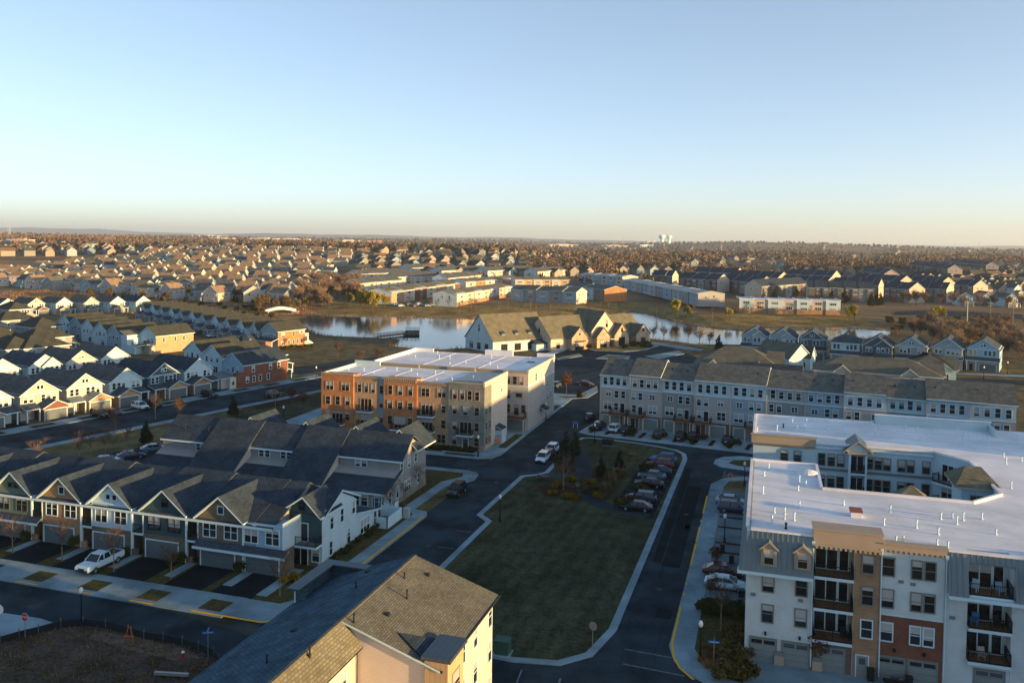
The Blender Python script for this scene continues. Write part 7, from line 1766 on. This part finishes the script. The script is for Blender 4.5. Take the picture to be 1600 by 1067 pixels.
m = MB(); m.extr([(-.6, .8), (0, .2), (.6, .8), (0, 1.4)], 'y', -.02, .02, 'sign_orange'); m.tube((0, .04, 0), (0, .04, 1.0), .03, .03, 'sign_metal', 6); tag(m.build('road_works_sign', None, at(778, 694, .12), R_(15)), 'orange diamond road works sign beside the brick block', 'road sign')
m = MB()
for s in (-1, 1): m.tube((s * .55, -.4, 0), (s * .1, 0, 1.55), .025, .025, 'sign_orange', 5)
m.tube((0, .5, 0), (0, 0, 1.55), .025, .025, 'sign_orange', 5); m.box(-.45, .45, -.25, -.22, .62, .70, 'sign_orange'); tag(m.build('survey_tripod', None, at(203, 1002, .06)), 'orange tripod stand at the fence of the bare plot', 'tripod')
m = MB(); m.lathe([(.2, 0), (.2, .06), (.13, .08), (.13, .5), (.17, .52), (.17, .56)], 'sign_red', 12); m.lathe([(.16, .561), (.13, .68), (0, .78)], 'lamp_white', 12); m.tube((-.24, 0, .38), (.24, 0, .38), .07, .07, 'sign_red', 8); tag(m.build('fire_hydrant', None, at(286, 1028, .06)), 'red fire hydrant with white cap on the bare plot', 'hydrant')
m = MB(); m.box(-.7, .7, -.6, .6, .1, 1.35, 'utility_green'); m.box(-.75, .75, -.7, .6, 1.35, 1.45, 'utility_green'); m.box(-.9, .9, -.8, .8, 0, .1, 'concrete'); tag(m.build('transformer_box', None, at(785, 1020, .14), R_(-17)), 'green transformer box on the park lawn beside the bottom house', 'utility box')
m = MB(); m.box(-.45, .45, -.35, .35, .08, 1.3, 'utility_tan'); m.box(-.48, .48, -.38, .38, 1.3, 1.36, 'utility_tan'); m.box(-.6, .6, -.5, .5, 0, .08, 'concrete'); tag(m.build('utility_box', None, at(635, 808, .13), R_(-17)), 'tan utility box on the lawn beside the street', 'utility box')
for px, py, lab in ((1158, 935, 'black wheeled bin right of the white saloon'), (1136, 948, 'black wheeled bin in the drive below the white saloon'), (1157, 950, 'black wheeled bin at the apartment wall'), (1129, 862, 'black wheeled bin by the lamp post drive'), (1143, 880, 'black wheeled bin behind the dark red car'), (1360, 1062, 'black wheeled bin between the garage doors'), (1420, 1075, 'black wheeled bin by the brick pillar')):
    m = MB(); m.prism([(-.28, -.3), (.28, -.3), (.28, .3), (-.28, .3)], .05, 1.0, 'frame_dark'); m.box(-.32, .32, -.36, .34, 1.0, 1.08, 'frame_dark'); m.tube((-.3, .3, .1), (.3, .3, .1), .1, .1, 'tyre', 8); tag(m.build('wheeled_bin', None, at(px, py, .13), R_(-17)), lab, 'bin', 'black wheeled bins')
def bench(p, rz, lab):
    t = thing('park_bench', lab, 'bench', p, rz)
    m = MB(); [m.box(-.9, .9, -.25 + k * .17, -.11 + k * .17, .42, .47, 'wood') for k in range(3)]; m.build('seat', t)
    m = MB(); [m.box(-.9, .9, .27, .31, .55 + k * .16, .66 + k * .16, 'wood') for k in range(2)]; m.build('backrest', t)
    for s in (-.75, .75): m = MB(); m.box(s - .04, s + .04, -.25, -.18, 0, .42, 'black_metal'); m.box(s - .04, s + .04, .24, .3, 0, .85, 'black_metal'); m.build('leg', t)
bench(at(989, 713, .15), R_(-15), 'wooden bench on the park lawn near the top'); bench(at(903, 762, .15), R_(70), 'pale bench beside the park path')
t = thing('picnic_table', 'dark picnic table on the park lawn by the west kerb', 'picnic table', at(848, 750, .15), R_(-17))
m = MB(); m.box(-.95, .95, -.4, .4, .72, .77, 'black_metal'); m.build('table_top', t)
for s in (-1, 1): m = MB(); m.box(-.95, .95, s * .75 - .14, s * .75 + .14, .42, .46, 'black_metal'); m.build('seat', t)
for s in (-.7, .7): m = MB(); m.box(s - .04, s + .04, -.75, .75, .36, .42, 'black_metal'); m.tube((s, -.6, 0), (s, -.2, .72), .03, .03, 'black_metal', 5); m.tube((s, .6, 0), (s, .2, .72), .03, .03, 'black_metal', 5); m.build('leg', t)
m = MB(); m.box(-1.0, 1.0, -.7, .7, .05, 1.2, 'frame_dark'); m.box(-1.1, 1.1, -.8, .8, 0, .05, 'concrete'); tag(m.build('utility_box', None, at(950, 695, .15), R_(-24)), 'dark utility cabinet at the top of the park by the road', 'utility box')
# black silt fence round the bare plot
g = MB(); fp = [at(*q) for q in ((-60, 1016), (0, 1006), (30, 997), (60, 990), (95, 980), (130, 977), (165, 981), (200, 990), (225, 998), (255, 1002), (285, 1008), (310, 1016), (334, 1026), (345, 1042))]
for p, q in zip(fp, fp[1:]):
    g.prism(band([p, q], -.03, .03), .03, .75, 'frame_dark'); g.box(p.x - .04, p.x + .04, p.y - .04, p.y + .04, 0, 1.0, 'pole_wood')
tag(g.build('silt_fence', uv=False), 'low black silt fence curving round the bare plot', 'fence')
m = MB(); m.box(-1.6, 1.6, -.15, .15, .1, .35, 'sign_metal'); tag(m.build('timber_beam', None, at(268, 1056, .1), R_(-5)), 'pale beam lying on the bare plot next to the roof', 'beam')
# footbridge and dock
t = thing('footbridge', 'white arched footbridge over the lake inlet', 'bridge', (0, 0, 0)); a, b = at(414, 490), at(462, 489); m = MB(); d = (b - a); nn = Vector((-d.y, d.x, 0)).normalized() * 1.4
N_ = 12
for s, (z0, z1) in ((0, (0, .3)), (-1, (.1, 1.4)), (1, (.1, 1.4))):
    m = MB()
    for k in range(N_):
        t0, t1 = k / N_, (k + 1) / N_; p, q = a.lerp(b, t0), a.lerp(b, t1); ha, hb = .9 + 1.3 * math.sin(math.pi * t0), .9 + 1.3 * math.sin(math.pi * t1)
        o0, o1 = (nn * (s - .06), nn * (s + .06)) if s else (-nn, nn)
        c0 = [p + o0, q + o0, q + o1, p + o1]; hs = [ha, hb, hb, ha]
        lo = [Vector((c.x, c.y, h_ + z0)) for c, h_ in zip(c0, hs)]; hi = [Vector((c.x, c.y, h_ + z1)) for c, h_ in zip(c0, hs)]
        m.face(hi, 'white_trim'); m.face(lo[::-1], 'white_trim'); m.face([lo[0], lo[1], hi[1], hi[0]], 'white_trim'); m.face([lo[2], lo[3], hi[3], hi[2]], 'white_trim')
    m.build('deck' if s == 0 else 'parapet', t)
m = MB()
for q in (a, b): m.box(q.x - 1.5, q.x + 1.5, q.y - 1.6, q.y + 1.6, -.2, 1.2, 'stone')
m.build('abutment', t)
t = thing('fishing_dock', 'dark timber dock with railings reaching into the lake', 'dock', (0, 0, 0))
a, b = at(588, 529), at(634, 523.5); c = [at(630, 526), at(655, 526), at(655, 518.5), at(634, 518.5)]
m = MB(); m.prism(band([a, b], -1.2, 1.2), .5, .75, 'wood'); m.prism([q[:2] for q in c], .52, .77, 'bark'); m.build('deck', t)
m = MB()
def rail(p, q):
    L_ = (q - p).length; n_ = max(1, int(L_ / 1.6))
    for k in range(n_ + 1):
        r = p.lerp(q, k / n_); m.box(r.x - .07, r.x + .07, r.y - .07, r.y + .07, -.3, 1.9, 'bark')
    for zz in (1.2, 1.55, 1.9): m.tube((p.x, p.y, zz), (q.x, q.y, zz), .07, .07, 'bark', 4)
e = (b - a).normalized(); nn = Vector((-e.y, e.x, 0)) * 1.15
rail(a + nn, b + nn); rail(a - nn, b - nn)
for k in range(4): rail(c[k], c[(k + 1) % 4]) if k != 3 else None
m.build('railing', t)
m = MB(); m.box(-1.5, 1.5, -.7, .7, .05, 1.1, 'tarp_blue'); tag(m.build('covered_boat', None, at(355, 535), R_(-30)), 'blue covered trailer in a drive of the shaded row', 'trailer')
# poles, masts and towers
for k, (px, py, top, mt, lab) in enumerate(((1511, 504, 474, 'pole_steel', 'plain pale utility pole, leftmost of the three on the right'), (1546, 509, 471, 'pole_wood', 'wooden utility pole with crossarm in the middle of the three'), (1582, 506, 474, 'pole_wood', 'wooden utility pole with crossarm, rightmost of the three'))):
    p = at(px, py); z = depth(px, top, p.y).z; m = MB(); m.tube((0, 0, -.5), (0, 0, z), .3, .2, mt, 8)
    if k: m.box(-1.8, 1.8, -.1, .1, z - 1.3, z - 1.0, mt); m.box(-1.3, 1.3, -.1, .1, z - 2.6, z - 2.35, mt)
    tag(m.build('utility_pole', None, p, R_(10)), lab, 'utility pole', 'utility poles')
for px, Y, top, base, lab in ((15, 3200, 355, 371, 'lattice power pylon on the left skyline'), (973, 5200, 366.5, 378, 'thin mast on the skyline left of the water towers'), (1492, 4200, 379, 386, 'stub mast with a box on the right skyline'), (1530, 4200, 377, 386, 'thin lattice mast on the right skyline')):
    P0 = depth(px, top, Y); x = P0.x; z0 = hz(x, Y); m = MB(); H_ = max(6, P0.z - z0); w_ = 3.5 if px == 15 else 1.1
    for sx, sy in ((-1, -1), (1, -1), (1, 1), (-1, 1)): m.tube((sx * w_, sy * w_, -2), (sx * w_ * .25, sy * w_ * .25, H_), .45, .3, 'pole_steel', 4)
    for k in range(5): z = H_ * k / 5; zz = H_ * (k + 1) / 5; f = 1 - .75 * k / 5; ff = 1 - .75 * (k + 1) / 5; m.tube((-w_ * f, -w_ * f, z), (w_ * ff, -w_ * ff, zz), .25, .25, 'pole_steel', 4); m.tube((w_ * f, -w_ * f, z), (-w_ * ff, -w_ * ff, zz), .25, .25, 'pole_steel', 4)
    if px == 15:
        for zz in (.7, .83, .95): m.box(-9, 9, -.4, .4, H_ * zz, H_ * zz + .8, 'pole_steel')
    tag(m.build('lattice_mast', None, (x, Y, z0), .3), lab, 'mast')
for px, rr, lab in ((1034.5, 15, 'white bulb shaped water tower on the skyline, the left of the pair'), (1045.5, 13, 'white bulb shaped water tower on the skyline, the right of the pair')):
    Y = 4300; P0 = depth(px, 366.8 if rr == 15 else 367.6, Y); z0 = hz(P0.x, Y); T_ = P0.z - z0; t = thing('water_tower', lab, 'water tower', (P0.x, Y, z0), 0, 'water towers')
    m = MB(); m.lathe([(rr * .62, -2), (rr * .5, T_ * .55)], 'tank_white', 20); m.build('column', t); m = MB(); m.lathe([(rr * .5, T_ * .5), (rr * .9, T_ * .62), (rr * 1.15, T_ * .75), (rr * 1.12, T_ * .86), (rr * .8, T_ * .97), (0, T_)], 'tank_white', 24); m.build('tank', t)
for px in (1022, 1014):
    Y = 4200; x = (px - 800) / CF * Y; m = MB(); m.box(-14, 14, 0, 20, -2, 12, 'grey_siding'); m.box(-15, 15, -1, 21, 12, 13, 'membrane'); m.box(-4, 4, 5, 10, 13, 16, 'tank_white'); tag(m.build('warehouse', None, (x, Y, hz(x, Y))), 'blue white flat building below the water towers', 'warehouse', 'buildings below the water towers')
t = thing('flag_pole', 'small red flag by the taupe lakeside house', 'flag', at(1407, 578)); m = MB(); m.tube((0, 0, 0), (0, 0, 3.4), .04, .03, 'white_trim', 6); m.build('pole', t); m = MB(); m.extr([(0, 2.4), (1.4, 2.2), (1.5, 3.2), (0, 3.3)], 'y', -.01, .01, 'flag_red'); m.build('cloth', t)

# chairs on the near balconies
def balcony_chair(x, y, z, rz, m_, lab):
    p = gr(-1.2, 82.2) + gr(x, y) ; t = thing('balcony_chair', lab, 'chair', (p.x, p.y, z), rz)
    m = MB(); m.box(-.3, .3, -.28, .28, .36, .44, m_); m.build('seat', t)
    m = MB(); m.extr([(.22, .44), (.30, .44), (.42, .98), (.34, .98)], 'x', -.3, .3, m_); m.build('backrest', t)
    for s in (-1, 1):
        m = MB(); m.box(s * .3 - .04, s * .3 + .04, -.3, .3, .56, .62, m_); m.box(s * .3 - .03, s * .3 + .03, -.27, -.2, .44, .56, m_); m.build('armrest', t)
        for q in (-.22, .22): m = MB(); m.box(s * .25 - .03, s * .25 + .03, q - .03, q + .03, 0, .36, m_); m.build('leg', t)
for x, y, z, rz, m_, lab in ((19.7, .5, 9.2, -.6, 'white_trim', 'white armchair at the left of the top right balcony'), (21.8, .45, 9.2, .3, 'lightblue_siding', 'pale blue armchair at the right of the top right balcony'), (19.8, .4, 6.2, -.4, 'tarp_blue', 'blue armchair on the middle right balcony, left side'), (21.7, .4, 6.2, .5, 'frame_dark', 'dark armchair on the middle right balcony, right side'), (20.4, .3, 3.2, 0, 'sign_metal', 'grey armchair on the lowest right balcony'), (9.0, .5, 3.2, .4, 'frame_dark', 'dark armchair on the lowest balcony of the tan bay')):
    balcony_chair(x, y, z, R_(-17) + rz, m_, lab)

# ================================================================== air
hzm = bpy.data.materials.new('haze'); hzm.use_nodes = True; n = hzm.node_tree.nodes; n.remove(n['Principled BSDF'])
pv = n.new('ShaderNodeVolumePrincipled'); pv.inputs['Color'].default_value = (.64, .83, 1, 1); pv.inputs['Density'].default_value = HAZE_D; pv.inputs['Anisotropy'].default_value = .2
hzm.node_tree.links.new(pv.outputs[0], n['Material Output'].inputs['Volume']); MATS['haze'] = hzm
m = MB(); m.box(-27000, 27000, -27000, 27500, -3, 310, 'haze')
if HAZE_D > 0: o = m.build('haze', uv=False); o['kind'] = 'stuff'
